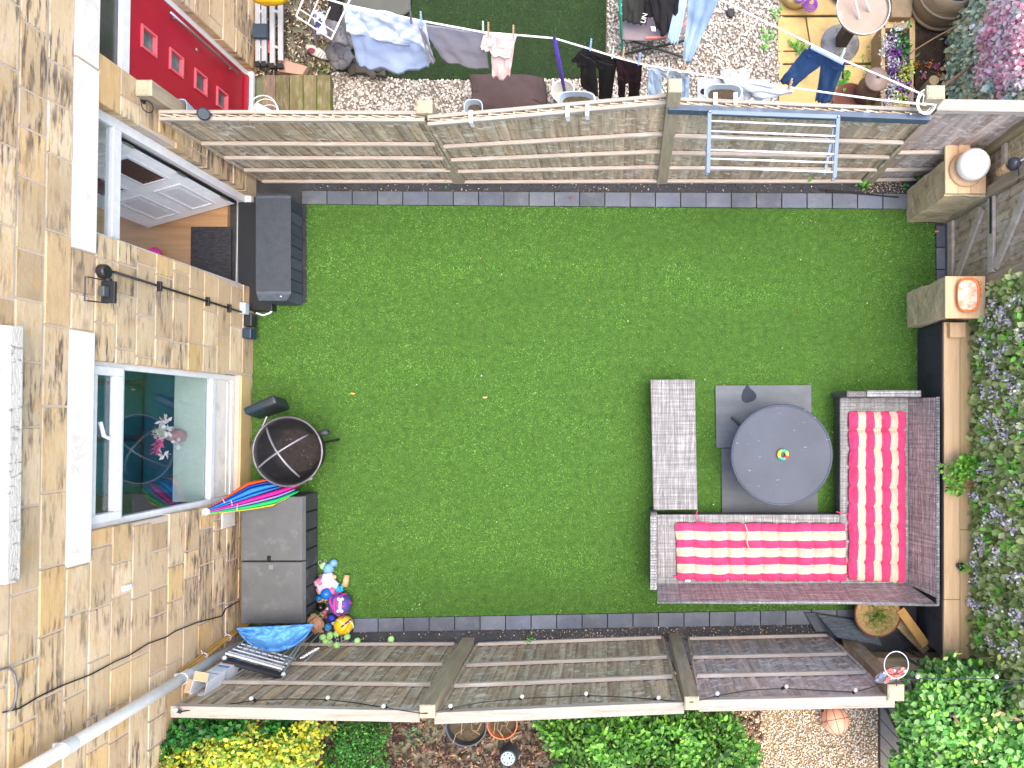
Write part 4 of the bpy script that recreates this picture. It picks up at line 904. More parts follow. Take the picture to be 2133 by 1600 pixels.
# ================================================================ FOLDED RAINBOW PARASOL
um = thing('parasol', 'folded rainbow striped parasol leaning against the window with its white tip up', 'parasol', P(600,1000))
T, Bp = P(429,1066,.90), P(612,1008,.3); ax = (Bp-T); Lh = ax.length; ax.normalize(); up = Vector((0,0,1)); sx_ = ax.cross(up).normalized(); uz = sx_.cross(ax).normalized()
if sx_.y < 0: sx_ = -sx_
SCOL = [('orange',(.75,.09,.01)),('deep_blue',(.0,.06,.4)),('sky_blue',(.02,.2,.6)),('sky_blue',(.03,.25,.62)),('pink',(.75,.01,.3)),('lilac',(.3,.27,.72)),('green',(.0,.42,.1)),('yellow',(.75,.6,.02))]
NS, NV = 14, 26
widths = [.13,.10,.2,.12,.2,.10,.17,.05]
ed = [0]
for w_ in widths: ed.append(ed[-1]+w_)
def umb(u, v, sgn):     # u 0..1 across (from the window side to the box side), v along
    wv = .028+.235*min(1, v/.8)**1.1; s = (1-2*u); wv *= (1-.75*max(0, min(1, (v-.5)/.4))) if s > 0 else (1-.45*v); prof = max(0, 1-abs(s)**2.4)**.5
    k = max(i for i in range(8) if ed[i] <= min(u, .999)*ed[-1]); loc = (u*ed[-1]-ed[k])/widths[k]
    fold = (.35+.65*math.sin(math.pi*max(0, min(1, loc)))**.6)
    end = .0+.06*math.sin(9*u+1)+.05*math.sin(23*u)
    return T+ax*(Lh*v*(1+end*(v > .5)*(v-.5)*2))+sx_*s*wv+Vector((0,0,(.2*max(0,-s)*v)))+uz*sgn*(.02+.085*v)*prof*fold
for k, (cn, cc) in enumerate(SCOL):
    u0, u1 = ed[k]/ed[-1], ed[k+1]/ed[-1]
    m = MB(); m.grid(lambda a, b_: umb(u0+(u1-u0)*(.02+.96*a), b_, 1), 8, NV); m.grid(lambda a, b_: umb(u1-(u1-u0)*(.02+.96*a), b_, -1), 8, NV)
    o = m.build('canopy_panel', mat('parasol_'+cn, cc, tuple(x*.8 for x in cc), scale=5, rough=.6, trans=.15), um, smooth=True); s2 = o.modifiers.new('Solid','SOLIDIFY'); s2.thickness = .003
MB().ball(T, .04, 18, 12).build('tip', M_upvc, um, smooth=True)
MB().tube([T, Bp+ax*.2], .013, 10).build('pole', M_upvc, um)
for k, v in enumerate((.2, .27, .33)):
    m = MB(); m.tube([umb(u, v, 1)+uz*.012 for u in [(.05+.3*k)+.3*i/8 for i in range(9)]], .005, 6); m.build('tie', plain('pink_tie', (.75,.4,.6), .6), um)

# ================================================================ CORNER CLUTTER BY THE DOWNPIPE
M_tarp = mat('blue_tarp', (.05,.2,.55), (.09,.3,.7), scale=5, detail=5, rough=.55, lo=.35, hi=.6)
def tarp(u, v):
    a = Vector((492+163*u, 1308-8*u, 0)); c_ = math.sin(math.pi*min(1,max(0,u)))**.6
    y = a.y+(54*c_)*v; z_ = .80+.10*math.sin(math.pi*v)*c_-.12*v+.05*noise.noise(Vector((u*6, v*3, 1)))+.035*abs(math.sin(9*u+4*v+2*noise.noise(Vector((u*4,v*4,4)))))+.03*noise.noise(Vector((u*17, v*9, 2)))
    if v > .9: z_ += .03
    return P(a.x+8*v*(.5-u), y, z_)
m = MB(); m.grid(tarp, 60, 26, .006); o = m.build('blue_bag', M_tarp, smooth=True, label='crumpled bright blue plastic bag between the grey storage box and the folded rack', cat='bag')
M_wire = mat('airer_grey', (.3,.34,.35), (.22,.25,.26), scale=9, rough=.4, metal=.3)
ar = thing('clothes_airer', 'folded grey wire clothes airer leaning upright in the corner in front of the lower fence', 'clothes airer', P(560,1345))
A, B = P(470,1365,1.02), P(588,1398,1.02); dz = Vector((0,0,1)); dd = (B-A); off = Vector((-.02,-.055,0))
for i in range(10):
    p = A+dd*(i/9); m = MB(); m.tube([p+Vector((0,.0,-.03)), p-Vector((0,0,.95))+Vector((0,.12,0))], .0075, 6); m.build('bar', M_wire, ar)
for k, z_ in enumerate((0,-.05,-.13,-.21,-.29)):
    m = MB(); m.tube([A+dz*z_+Vector((0,.02,0)), B+dz*z_+Vector((0,.02,0))], .008 if k else .012, 6); m.build('cross_wire', M_upvc, ar)
m = MB(); m.beam(A+off+dz*-.02, B+off+dz*-.02+dd*.03, .035, .09); m.build('side_board', plain('charcoal_plastic', (.03,.03,.038), .5), ar, bevel=.004)
for p in (A-dd*.02, B+dd*.02): MB().ball(p+Vector((0,-.03,0)), .024).build('end_cap', M_upvc, ar, smooth=True)
for a, b_, q in ((B+Vector((.01,-.02,0)), P(655,1298,.25), .009), (B+Vector((-.03,0,0)), P(648,1304,.25), .009), (P(662,1352,.7), P(636,1378,1.0), .012)): m = MB(); m.tube([a, b_], q, 8); m.build('leg', M_wire, ar)
for i in range(6): m = MB(); a = P(625+6*i,1371-3.6*i,.92); m.beam(a, a+Vector((.05,.015,0)), .014, .01); m.build('slat', M_upvc, ar)
m = MB(); a = B+dd*-.14+off*1.7; m.tube([a, a+Vector((.03,-.05,.0)), a+Vector((.09,-.04,.03))], .008); m.build('hook', M_upvc, ar)
# tall white carton
cb2 = thing('carton', 'tall narrow white cardboard carton with open brown flaps standing against the lower fence', 'box', P(561,1345))
zc2 = 1.5; q4 = [P(402.5,1416,zc2), P(432,1421,zc2), P(425,1451,zc2), P(394,1444.5,zc2)]
M_cart = plain('carton_white', (.72,.76,.82), .6); M_card = plain('cardboard', (.5,.35,.22), .85)
def wallq(a, b_, z0, z1, th=.004):
    inn = (b_-a).cross(Vector((0,0,1))).normalized()*th; m = MB(); m.hexa([Vector((a.x,a.y,z0)),Vector((b_.x,b_.y,z0)),Vector((b_.x,b_.y,z0))+inn,Vector((a.x,a.y,z0))+inn,Vector((a.x,a.y,z1)),Vector((b_.x,b_.y,z1)),Vector((b_.x,b_.y,z1))+inn,Vector((a.x,a.y,z1))+inn]); return m
m = MB()
for i in range(4): w2 = wallq(q4[i], q4[(i+1)%4], 0.0, zc2); m.add(w2.v, w2.f)
m.build('body', M_cart, cb2); MB().prism([(p.x,p.y) for p in q4], 1.16, 1.18).build('contents', M_cart, cb2)
for k, (i, o_) in enumerate(((0, Vector((.0,.075,-.03))), (2, Vector((-.0,-.05,-.03))), (3, Vector((-.07,.0,-.03))))):
    a, b_ = q4[i], q4[(i+1)%4]; m = MB(); m.hexa([a, b_, b_+o_, a+o_, a+dz*.004, b_+dz*.004, b_+o_+dz*.004, a+o_+dz*.004]); m.build('flap', M_card, cb2)
def on_face(a, b_, u0, u1, z0, z1, m_, nm, parent, e=.0022):
    n_ = (b_-a).cross(Vector((0,0,1))).normalized()*-e; A_ = a+(b_-a)*u0+n_; B_ = a+(b_-a)*u1+n_
    MB().hexa([Vector((A_.x,A_.y,z0)),Vector((B_.x,B_.y,z0)),Vector((B_.x,B_.y,z0))-n_*.5,Vector((A_.x,A_.y,z0))-n_*.5,Vector((A_.x,A_.y,z1)),Vector((B_.x,B_.y,z1)),Vector((B_.x,B_.y,z1))-n_*.5,Vector((A_.x,A_.y,z1))-n_*.5]).build(nm, m_, parent)
for k, (zz, cc) in enumerate(((1.3,(.15,.3,.5)),(1.2,(.55,.62,.7)),(1.1,(.1,.25,.45)),(1.02,(.6,.3,.3)),(.94,(.5,.5,.6)),(.86,(.1,.2,.4)),(.74,(.4,.45,.5)))):
    on_face(q4[0], q4[1], .08, .92, zz, zz+(.012 if k == 0 else .045), plain('print_%d' % k, cc, .6), 'printed_band', cb2)
for k, (u0, u1) in enumerate(((.2,.42),(.5,.58),(.62,.8))): on_face(q4[1], q4[2], u0, u1, .85-.02*(k==1), .94, plain('ink', (.03,.03,.05), .6), 'printed_mark', cb2)
# bamboo canes
bc = thing('bamboo_canes', 'tied bundle of thin bamboo canes leaning in the corner behind the downpipe', 'canes', P(506,1297))
for k in range(7):
    o1 = Vector((random.uniform(-.03,.03), random.uniform(-.03,.03), random.uniform(-.08,.05))); o2 = Vector((random.uniform(-.03,.03), random.uniform(-.02,.02), 0))
    MB().tube([P(524,1290,.02)+o2, P(379,1402,1.28)+o1], .011, 6).build('cane', mat('bamboo', (.6,.36,.09), (.4,.22,.06), scale=6, stretch=(1,1,1), rough=.6), bc)
for u in (.38, .72):
    p = P(524,1290,.02)*(1-u)+P(379,1402,1.28)*u; m = MB(); m.ring(p, .035, .007, 16, 6, ax=(P(379,1402,1.28)-P(524,1290,.02))); m.tube([p+Vector((.03,0,.02)), p+Vector((.06,.02,.03))], .006); m.tube([p+Vector((.0,.03,.02)), p+Vector((-.01,.07,.03))], .006); m.build('tie', plain('lilac_tie', (.6,.55,.65), .6), bc)
# brown paper bag
def pbag(u, v): return P(646+18*u+4*v, 1284+28*v+5*u, .30+.05*math.sin(3*u)*math.sin(4*v)+.04*noise.noise(Vector((u*5,v*5,0))))
m = MB(); m.grid(pbag, 10, 10, .05); m.build('paper_bag', mat('brown_paper', (.36,.2,.12), (.28,.15,.09), scale=6, rough=.9), label='crumpled brown paper bag at the corner of the blue bag', cat='bag')

# ================================================================ TOYS AND BALLS
def colmat(n_, c_, r_=.55): return mat('toy_'+n_, c_, tuple(x*.8 for x in c_), scale=12, rough=r_)
LIME = colmat('tennis', (.45,.8,.28), .9)
tball = MB().ball((0,0,0), .038, 20, 12).build('tennis_ball', LIME, smooth=True)
sm = MB(); pts = []
for k in range(33):
    a = 2*math.pi*k/32; v = Vector((math.cos(a)+.25*math.cos(3*a), math.sin(a)-.25*math.sin(3*a), .9*math.sin(2*a)*.75)).normalized()*.0383; pts.append(v)
sm.tube(pts, .0018, 5, cap=False); smo = sm.build('seam', M_upvc, tball, local=True); 
TB = [((675,1325),'top left of the heap'),((685,1322),''),((692,1330),''),((705,1325),''),((718,1331),''),((706,1338),''),((684,1339),''),((671,1338),'')]
LB = ['upper left tennis ball of the pale green heap beside the paper bag','topmost tennis ball of the heap, below the small blue and orange ball','tennis ball in the middle of the pale green heap','tennis ball in the heap just below the yellow football','rightmost tennis ball of the pale green heap by the fence','lowest right tennis ball of the heap against the fence foot','lower middle tennis ball of the heap against the fence foot','lowest left tennis ball of the heap against the fence foot']
tball.location = P(*TB[0][0], .04); tball['label'] = LB[0]; tball['category'] = 'ball'; tball['group'] = 'pale green tennis balls'
extra = [((740,1340),'single tennis ball at the fence foot just right of the heap',.037),((814,1338),'tennis ball lying alone furthest right along the lower fence',.037),((672,1172),'pale green ball by the storage box above the blue bone toy',.044),((679,1252),'pale green ball half hidden between the blue ball and the black ball',.036),((669,1284),'pale green ball next to the brown paper bag',.04)]
for (pp, _), lb in list(zip(TB, LB))[1:]:
    c_ = copy_tree(tball); c_.location = P(*pp, .04); c_.rotation_euler = (random.uniform(0,6),random.uniform(0,6),random.uniform(0,6)); c_['label'] = lb
for pp, lb, rr in extra:
    c_ = copy_tree(tball); c_.location = P(*pp, rr); c_.scale = (rr/.038,)*3; c_.rotation_euler = (random.uniform(0,6),random.uniform(0,6),0); c_['label'] = lb
def bone(label, a, b_, r_, m_, z=.05, two=True):
    p, q = P(*a, z), P(*b_, z); m = MB(); m.tube([p, (p+q)/2, q], [r_*.8, r_*.7, r_*.8], 12); d_ = (q-p).normalized(); s_ = Vector((-d_.y, d_.x, 0))*r_*.6
    if two:
        for e in (p-s_, p+s_, q-s_, q+s_): m.ball(e, r_*.95, 12, 8)
    return m.build('bone_toy', m_, smooth=True, label=label, cat='toy')
m = MB(); m.ball(P(684,1185,.06), .062, 18, 12, (1,1,.8), .12); m.ball(P(695,1173,.05), .045, 14, 10, amp=.1); m.build('rubber_toy', colmat('soft_blue', (.16,.33,.75)), smooth=True, label='knobbly pale blue rubber toy beside the topmost pale green ball', cat='toy')
m = MB(); m.tube([P(675,1194,.05), P(690,1200,.05), P(700,1204,.05)], [.025,.03,.026], 10); m.build('chew_roll', colmat('tan', (.5,.38,.22)), smooth=True, label='tan chew roll just below the pale blue rubber toy', cat='toy')
MB().ball(P(670,1201,.04), .038, 14, 10).build('grey_ball', colmat('grey', (.18,.18,.18)), smooth=True, label='small grey ball against the storage box', cat='ball')
m = MB(); m.ball(P(681,1221,.08), .125, 28, 16, (.95,1.15,.6), .35); m.ball(P(664,1214,.1), .05, 12, 8, amp=.4); m.build('plush_toy', colmat('pale_pink', (.75,.5,.6), .95), smooth=True, label='pale pink plush toy squashed beside the storage box', cat='toy')
m = MB(); m.tube([P(662,1206,.16), P(664,1214,.17), P(668,1218,.16)], .018, 8); m.tube([P(690,1226,.16), P(694,1236,.14)], .025, 8); m.build('ribbon', colmat('hot_pink', (.8,.15,.3)), smooth=True, label='hot pink strap on the pale plush toy', cat='toy')
m = MB()
for k in range(26):
    a = random.uniform(0, 6.28); r_ = random.uniform(0, 1)**.5; m.ball(P(706+9*r_*math.cos(a), 1223+12*r_*math.sin(a), random.uniform(.03,.08)), random.uniform(.014,.024), 8, 6)
m.build('spongy_toy', colmat('turquoise', (.03,.4,.7)), smooth=True, label='turquoise spongy toy full of holes beside the pink plush toy', cat='toy')
m = MB(); m.tube([P(723,1198,.04), P(721,1208,.05), P(719,1220,.04)], [.032,.034,.036], 12); m.build('chew_roll', colmat('tan_orange', (.62,.36,.18)), smooth=True, label='orange tan chew roll lying apart on the grass right of the toys', cat='toy')
t_ = thing('rubber_ball', 'shiny blue ball with a lime green spot on top of the plush toy', 'ball', P(679,1237,.12)); MB().ball(P(680,1237,.16), .066, 22, 14).build('ball', colmat('blue', (.01,.13,.55), .25), t_, smooth=True); MB().ball(P(676,1239,.208), .028, 14, 10, (1,1,.6)).build('spot', colmat('lime', (.4,.65,.02)), t_, smooth=True)
t_ = thing('rubber_ball', 'small blue and orange ball squeezed against the storage box below the shiny blue ball', 'ball', P(666,1248,0)); MB().ball(P(665,1246,.05), .038, 16, 10).build('ball', colmat('blue2', (.01,.2,.6), .3), t_, smooth=True); MB().ring(P(666,1248,.045), .03, .014, 20, 8).build('band', colmat('orange', (.75,.25,.02)), t_, smooth=True)
MB().ball(P(668,1265,.06), .054, 18, 12).build('black_ball', colmat('black', (.01,.01,.012), .25), smooth=True, label='glossy black ball between the storage box and the pink football', cat='ball')
MB().ball(P(676,1275,.04), .036, 16, 10).build('pink_ball', colmat('rose', (.6,.12,.25)), smooth=True, label='small rose pink ball under the pink and purple football', cat='ball')
MB().ball(P(682,1268,.04), .02, 12, 8).build('white_ball', M_upvc, smooth=True, label='tiny white ball next to the glossy black ball', cat='ball')
# patterned footballs
def football(name, label, px_, py_, r_, base, marks):
    t_ = thing(name, label, 'ball', P(px_, py_, 0)); c = P(px_, py_, r_); MB().ball(c, r_, 32, 20).build('ball', base, t_, smooth=True)
    for mi_, (mt, n_) in enumerate(marks):
        m = MB()
        for k in range(n_):
            ax_ = Vector((random.gauss(0,1), random.gauss(0,1), random.gauss(0,1))).normalized(); st = random.uniform(0,360)
            m.ring(c+ax_*r_*random.uniform(-.5,.5)*0, r_*.985, r_*random.uniform(.06,.1), 12, 5, ax=ax_, a0=st, a1=st+random.uniform(40,95))
        m.build('stripe', mt, t_, smooth=True)
    return t_
football('football', 'hot pink and purple swirl football with a white bone toy lying on it', 708, 1258, .128, colmat('violet', (.1,.07,.35)), [(colmat('hotpink', (.85,.05,.3)), 15), (colmat('navy', (.02,.02,.12)), 7)])
m = MB(); a, b_ = P(709,1248,.262), P(708,1273,.25); m.tube([a, b_], .018, 10)
for e in (a, b_): m.ball(e-Vector((.02,0,0)), .02, 10, 8); m.ball(e+Vector((.02,0,0)), .02, 10, 8)
m.build('bone_toy', M_upvc, smooth=True, label='white bone shaped toy resting on the pink football', cat='toy')
football('football', 'bright yellow football with purple and orange marks next to the tennis balls', 716, 1302, .108, colmat('yellow', (.8,.55,.01)), [(colmat('purple', (.08,.02,.3)), 6), (colmat('orange', (.75,.25,.02)), 5), (colmat('paleyellow', (.8,.75,.4)), 5)])
football('football', 'small blue and orange ball at the left of the yellow football', 683, 1306, .046, colmat('blue3', (.02,.25,.6)), [(colmat('orange', (.75,.25,.02)), 5)])
t_ = thing('toy_cluster', 'dark blue and red rubber toy between the pink and yellow footballs', 'toy', P(688,1290,0)); MB().ball(P(690,1288,.06), .05, 16, 10, (1.2,1,.8), .2).build('body', colmat('deepblue', (.01,.04,.35)), t_, smooth=True); MB().ball(P(680,1286,.07), .022, 12, 8).build('red_end', colmat('red', (.75,.05,.02)), t_, smooth=True); MB().ball(P(684,1293,.06), .018, 12, 8).build('orange_end', MC['toy_orange'], t_, smooth=True)
MB().ball(P(697,1297,.04), .038, 14, 10, (1,1,.8), .3).build('cream_toy', colmat('cream', (.7,.65,.5)), smooth=True, label='cream coloured toy wedged beside the yellow football', cat='toy')

# hall mat, pink toy inside, vase and settee behind the window
m = MB(); a = P(396,472,.06); b_ = P(480,584,.06); m.prism(pxpoly([(397,472),(481,472),(480,640),(395,640)], .06), .047, .056)
dm = m.build('doormat', mat('mat_fibre', (.07,.07,.085), (.02,.02,.025), scale=30, stretch=(.6,3,1), detail=6, rough=.95, bump=2), label='charcoal ribbed doormat on the laminate floor just inside the open door', cat='mat', bevel=.003)
MB().ball(P(322,527,.1), .06, 16, 10, (1.3,1,.6), .3).build('pink_toy', colmat('magenta', (.75,.04,.35)), smooth=True, label='bright pink soft toy on the hall floor behind the doormat', cat='toy')
st = hthing('settee', 'teal blue upholstered settee behind the window glass', 'settee', -1.2, .0, .03)
m = hmb(); m.box(-1.0, -.56, -.85, 1.0, .04, .42); m.build('seat', mat('teal_cloth', (.01,.12,.22), (.01,.08,.14), scale=6, rough=.8), st, bevel=.05, seg=4)
for k in range(3): m = hmb(); m.box(-1.3, -1.02, -.85+.62*k, -.25+.62*k, .3, .75); m.build('back_cushion', mat('teal_cushion', (.015,.13,.17), (.01,.09,.12), scale=5, rough=.8), st, bevel=.08, seg=4)
n0, t0_, z0_ = -.36, -.19, .696
vs = hthing('flower_vase', 'vase of pink and white blossom on the inner windowsill', 'vase', n0, t0_, z0_)
c = HM @ Vector((n0, t0_, z0_)); MB().lathe([(.04,0),(.07,.05),(.075,.1),(.05,.17),(.035,.2),(.045,.22)], c, 24).build('vase', mat('pink_glaze', (.5,.3,.3), (.4,.2,.22), scale=4, rough=.3), vs, smooth=True)
fc = c+Vector((-.02,0,.33)); n = 120; ctr = RNG.normal(0, 1, (12,3))*np.array([.04,.1,.04]); dpos = np.repeat(ctr, 10, 0)+RNG.normal(0, 1, (n,3))*.012+np.array(fc)
scatter('blossom', LEAF6_V, LEAF6_F, dpos, rot_euler(*RNG.uniform(0,6.28,(3,n))), np.full(n,.065), np.repeat(palette(12, [(.85,.68,.74),(.75,.12,.28),(.75,.8,.55),(.88,.82,.85)], .1), 10, 0), M_petal, parent=vs)
m = MB()
for k in range(6): m.tube([c+Vector((0,0,.15)), fc+Vector((random.uniform(-.06,.06), random.uniform(-.1,.1), random.uniform(-.05,.05)))], .004, 5)
m.build('stem', colmat('stemgreen', (.1,.2,.05)), vs)

# ================================================================ FOLD-OUT DRYING RACK ON THE UPPER FENCE
M_rk = mat('rack_grey', (.16,.215,.29), (.13,.175,.24), scale=6, rough=.4); M_rkd = mat('rack_beam', (.07,.1,.15), (.05,.07,.11), scale=6, rough=.45, dirt=((.2,.24,.3), .5), dscale=5)
zr = 1.86
rk = thing('drying_rack', 'blue grey fold out drying rack with white bars on a beam along the upper fence', 'drying rack', P(1610,240,1.6))
a, b_ = P(1392,222,1.80), P(1935,244,1.80)
m = MB(); m.beam(a+Vector((0,-.02,-.01)), b_+Vector((0,-.02,-.01)), .05, .10); m.build('beam', M_rkd, rk, bevel=.006)
c4 = [P(1478,234,zr), P(1746,244,zr), P(1738,371,zr), P(1475,361,zr)]
m = MB(); 
for i, j in ((0,1),(1,2),(3,0)): m.beam(c4[i], c4[j], .036, .022)
m.build('frame', M_rk, rk, bevel=.004)
for yl, yr in ((252,262.6),(273,283.7),(286,295.4),(312,321),(330.6,339),(349,358.7)):
    m = MB(); m.tube([P(1479,yl,zr), P(1743,yr,zr)], .0085, 8); m.build('bar', M_upvc, rk, smooth=True)
m = MB(); m.beam(P(1742,243,zr-.03), P(1717,364,zr-.03), .026, .018); m.build('strut', M_rk, rk, bevel=.003)
m = MB(); m.beam(P(1737,300,zr-.12), P(1735,377,zr-.14), .03, .02); m.beam(P(1474,300,zr-.12), P(1472,366,zr-.14), .03, .02); m.build('support', mat('rack_teal', (.1,.15,.2), (.08,.12,.17), scale=6, rough=.4), rk)
for q in (c4[0], c4[1], P(1895,239,1.86), P(1560,218,1.86)): MB().ball(q+Vector((0,0,.014)), .013, 10, 6).build('screw', M_steel, rk)

# ================================================================ WASHING LINES AND LAUNDRY
M_line = plain('line_white', (.8,.8,.78), .5)
LA = [(640,-14,1.9),(720,10,1.75),(885,45,1.62),(1010,68,1.55),(1075,73,1.5),(1155,80,1.48),(1215,98,1.46),(1285,120,1.48),(1345,136,1.5),(1440,152,1.54),(1520,165,1.6),(1700,190,1.75),(1830,208,1.9),(1930,218,1.98)]
wl1 = MB().tube([P(*p) for p in LA], .009, 6).build('washing_line', M_line, smooth=True, label='white washing line carrying the laundry along the upper fence', cat='washing line')
LB2 = [(1430,-40,1.4),(1495,-3,1.45),(1660,78,1.55),(1690,93,1.56),(1760,127,1.62),(1850,165,1.8),(1928,200,1.98)]
MB().tube([P(*p) for p in LB2], .009, 6).build('washing_line', M_line, smooth=True, label='white washing line holding the dark blue jeans over the yellow paving', cat='washing line')
m = MB(); c = P(1932,212,1.95)
for k in range(4): m.ring(c+Vector((random.uniform(-.015,.015), random.uniform(-.015,.015), -.02*k)), .10-.008*k, .007, 30, 6, ax=(.3,-.3,1))
m.tube([P(1925,198,1.99), P(1922,215,1.96), P(1950,219,1.97)], .007, 6); m.build('line_coil', M_line, smooth=True, label='coil of spare white line hanging on the corner fence post', cat='line coil')
def cloth_part(mb, tops, bots, zt, zb, nu=24, nv=20, amp=.025, fr=4, seed=0, sag=0):
    def lerp(pl, u):
        x = u*(len(pl)-1); i = min(int(x), len(pl)-2); f_ = x-i; return [pl[i][k]*(1-f_)+pl[i+1][k]*f_ for k in range(len(pl[0]))]
    def fn(u, v):
        a, b_ = lerp(tops, u), lerp(bots, u); zt_ = a[2] if len(a) > 2 else zt; zb_ = b_[2] if len(b_) > 2 else zb
        x = a[0]+(b_[0]-a[0])*v; y = a[1]+(b_[1]-a[1])*v; p = P(x, y, zt_+(zb_-zt_)*v)
        fo = amp*(.3+.5*v)*(.5*math.sin(u*math.pi*2*fr+seed+3*noise.noise(Vector((v*2, u*2, seed))))+1.5*noise.noise(Vector((u*4+seed, v*3, seed)))+.6*noise.noise(Vector((u*11+seed, v*7, seed))))
        return p+Vector((fo*.4, fo*.9, fo*.3))
    return mb.grid(fn, nu, nv)
def garment(name, label, cat, parts, m_, pegs=(), amp=.025, group='laundry on the washing line', **k):
    r = thing(name, label, cat, P(parts[0][0][0][0], parts[0][0][0][1], 1.0), group)
    for i, (tops, bots, zt, zb, *rest) in enumerate(parts):
        mb = MB(); cloth_part(mb, tops, bots, zt, zb, amp=amp*(rest[1] if len(rest) > 1 else 1), seed=i*2.1+len(parts), fr=rest[0] if rest else 3)
        o = mb.build('fabric', m_ if not isinstance(m_, list) else m_[i], r, smooth=True); s_ = o.modifiers.new('Solid', 'SOLIDIFY'); s_.thickness = .005
    for (x_, y_, z_, mt) in pegs:
        p = P(x_, y_, z_); mb = MB(); mb.beam(p+Vector((.0,-.02,-.03)), p+Vector((.015,.025,.05)), .014, .010); mb.beam(p+Vector((.0,.01,-.03)), p+Vector((.015,.05,.05)), .014, .010); mb.build('peg', mt, r)
    return r
PGb = plain('peg_blue', (.25,.4,.65), .5); PGw = plain('peg_wood', (.5,.33,.2), .7); PGg = plain('peg_green', (.5,.65,.55), .5); PGd = plain('peg_dark', (.1,.12,.16), .5)
def striped(name, c1_, c2_, sc, ang=80):
    m = mat(name, c1_, tuple(x*.85 for x in c1_), scale=5, rough=.85); n, l = m.node_tree.nodes, m.node_tree.links; b = n['Principled BSDF']; src = b.inputs['Base Color'].links[0].from_socket
    tc = n.new('ShaderNodeTexCoord'); mp = n.new('ShaderNodeMapping'); mp.inputs['Rotation'].default_value = (0,0,R(ang)); l.new(tc.outputs['Object'], mp.inputs[0])
    w_ = n.new('ShaderNodeTexWave'); w_.inputs['Scale'].default_value = sc; w_.inputs['Distortion'].default_value = .6; l.new(mp.outputs[0], w_.inputs[0])
    mx = n.new('ShaderNodeMix'); mx.data_type = 'RGBA'; l.new(w_.outputs['Fac'], mx.inputs[0]); l.new(src, mx.inputs[6]); mx.inputs[7].default_value = (*c2_, 1); l.new(mx.outputs[2], b.inputs['Base Color']); return m
M_sheetA = striped('pale_blue_stripe', (.5,.63,.88), (.72,.8,.92), 9); M_sheetB = mat('pale_blue_cotton', (.44,.58,.88), (.38,.5,.8), scale=4, rough=.85)
garment('duvet_cover', 'pale blue striped duvet cover pegged at the left end of the washing line', 'bedding',
    [([(716,12,1.75),(760,20,1.71),(820,30,1.67),(888,46,1.62)], [(745,135,.95),(775,148,.93),(840,150,.93),(893,143,.95)], 1.7, .95, 4),
     ([(715,10,1.77),(760,18,1.73),(820,28,1.69),(886,44,1.64)], [(722,62,1.5),(770,84,1.35),(830,88,1.33),(900,118,1.2)], 1.7, 1.3, 3)], [M_sheetB, M_sheetA], [(855,42,1.66,PGd),(876,42,1.65,PGb)], amp=.035)
garment('bed_sheet', 'plain grey sheet pegged beside the pale blue duvet cover', 'bedding', [([(870,48,1.6),(940,58,1.57),(1010,69,1.54)], [(925,128,1.1),(965,140,1.05),(1018,146,1.0)], 1.6, 1.05, 2, .7), ([(870,50,1.6),(876,56,1.58),(884,66,1.55)], [(895,128,1.15),(902,133,1.12),(908,128,1.15)], 1.6, 1.1, 1)], mat('grey_cotton', (.3,.3,.37), (.26,.26,.32), scale=5, rough=.9), amp=.02)
garment('baby_clothes', 'pale pink and cream baby clothes with red trim pegged on the line', 'clothes', [([(1008,68,1.55),(1040,70,1.53),(1077,74,1.5)], [(1000,100,1.35),(1022,112,1.3),(1060,125,1.25)], 1.5, 1.3, 4), ([(1022,72,1.54),(1048,72,1.53),(1074,76,1.5)], [(1025,158,1.0),(1042,167,.95),(1062,160,1.0)], 1.5, 1.0, 3)], [mat('cream_knit', (.88,.8,.76), (.82,.68,.67), scale=5, rough=.9), mat('pale_pink_knit', (.88,.7,.71), (.82,.6,.62), scale=5, rough=.9)], [(1016,64,1.57,PGw),(1068,70,1.53,PGw),(1005,62,1.57,PGg)])
M_blk = mat('black_cotton', (.012,.012,.015), (.02,.02,.024), scale=5, rough=.95)
garment('black_trousers', 'black trousers and top hanging beside the purple prop', 'clothes', [([(1215,99,1.46),(1245,108,1.47),(1285,120,1.48)], [(1212,135,1.25),(1240,140,1.22),(1282,150,1.2)], 1.4, 1.2), ([(1208,112,1.42),(1228,120,1.4),(1240,128,1.35)], [(1210,180,.85),(1225,195,.75),(1246,198,.75)], 1.4, .8, 1), ([(1246,125,1.38),(1262,130,1.36),(1284,135,1.35)], [(1247,205,.6),(1258,212,.55),(1272,212,.55)], 1.4, .6, 1), ([(1216,98,1.47),(1208,106,1.45),(1203,112,1.44)], [(1212,142,1.2),(1200,136,1.25),(1189,129,1.3)], 1.4, 1.2, 1)], M_blk, [(1229,98,1.5,PGb),(1275,114,1.5,PGg)], amp=.02)
garment('leggings', 'dark plum leggings pegged to the right of the black trousers', 'clothes', [([(1284,120,1.48),(1310,126,1.49),(1338,134,1.5)], [(1286,165,1.15),(1310,172,1.1),(1335,170,1.15)], 1.4, 1.1), ([(1286,160,1.2),(1292,162,1.2),(1305,165,1.15)], [(1290,210,.7),(1294,211,.7),(1300,211,.7)], 1.4, .7, 1), ([(1308,165,1.15),(1320,165,1.15),(1335,165,1.15)], [(1309,209,.7),(1316,210,.7),(1330,209,.7)], 1.4, .7, 1)], mat('plum_cotton', (.03,.01,.02), (.018,.008,.014), scale=5, rough=.9), [(1297,115,1.5,PGw),(1330,128,1.52,PGb)], amp=.02)
M_den = mat('light_denim', (.42,.58,.8), (.28,.42,.64), scale=4, rough=.9); M_denp = mat('pale_denim', (.68,.77,.9), (.58,.68,.85), scale=4, rough=.9); M_dend = mat('dark_denim', (.03,.09,.25), (.05,.14,.36), scale=5, rough=.9)
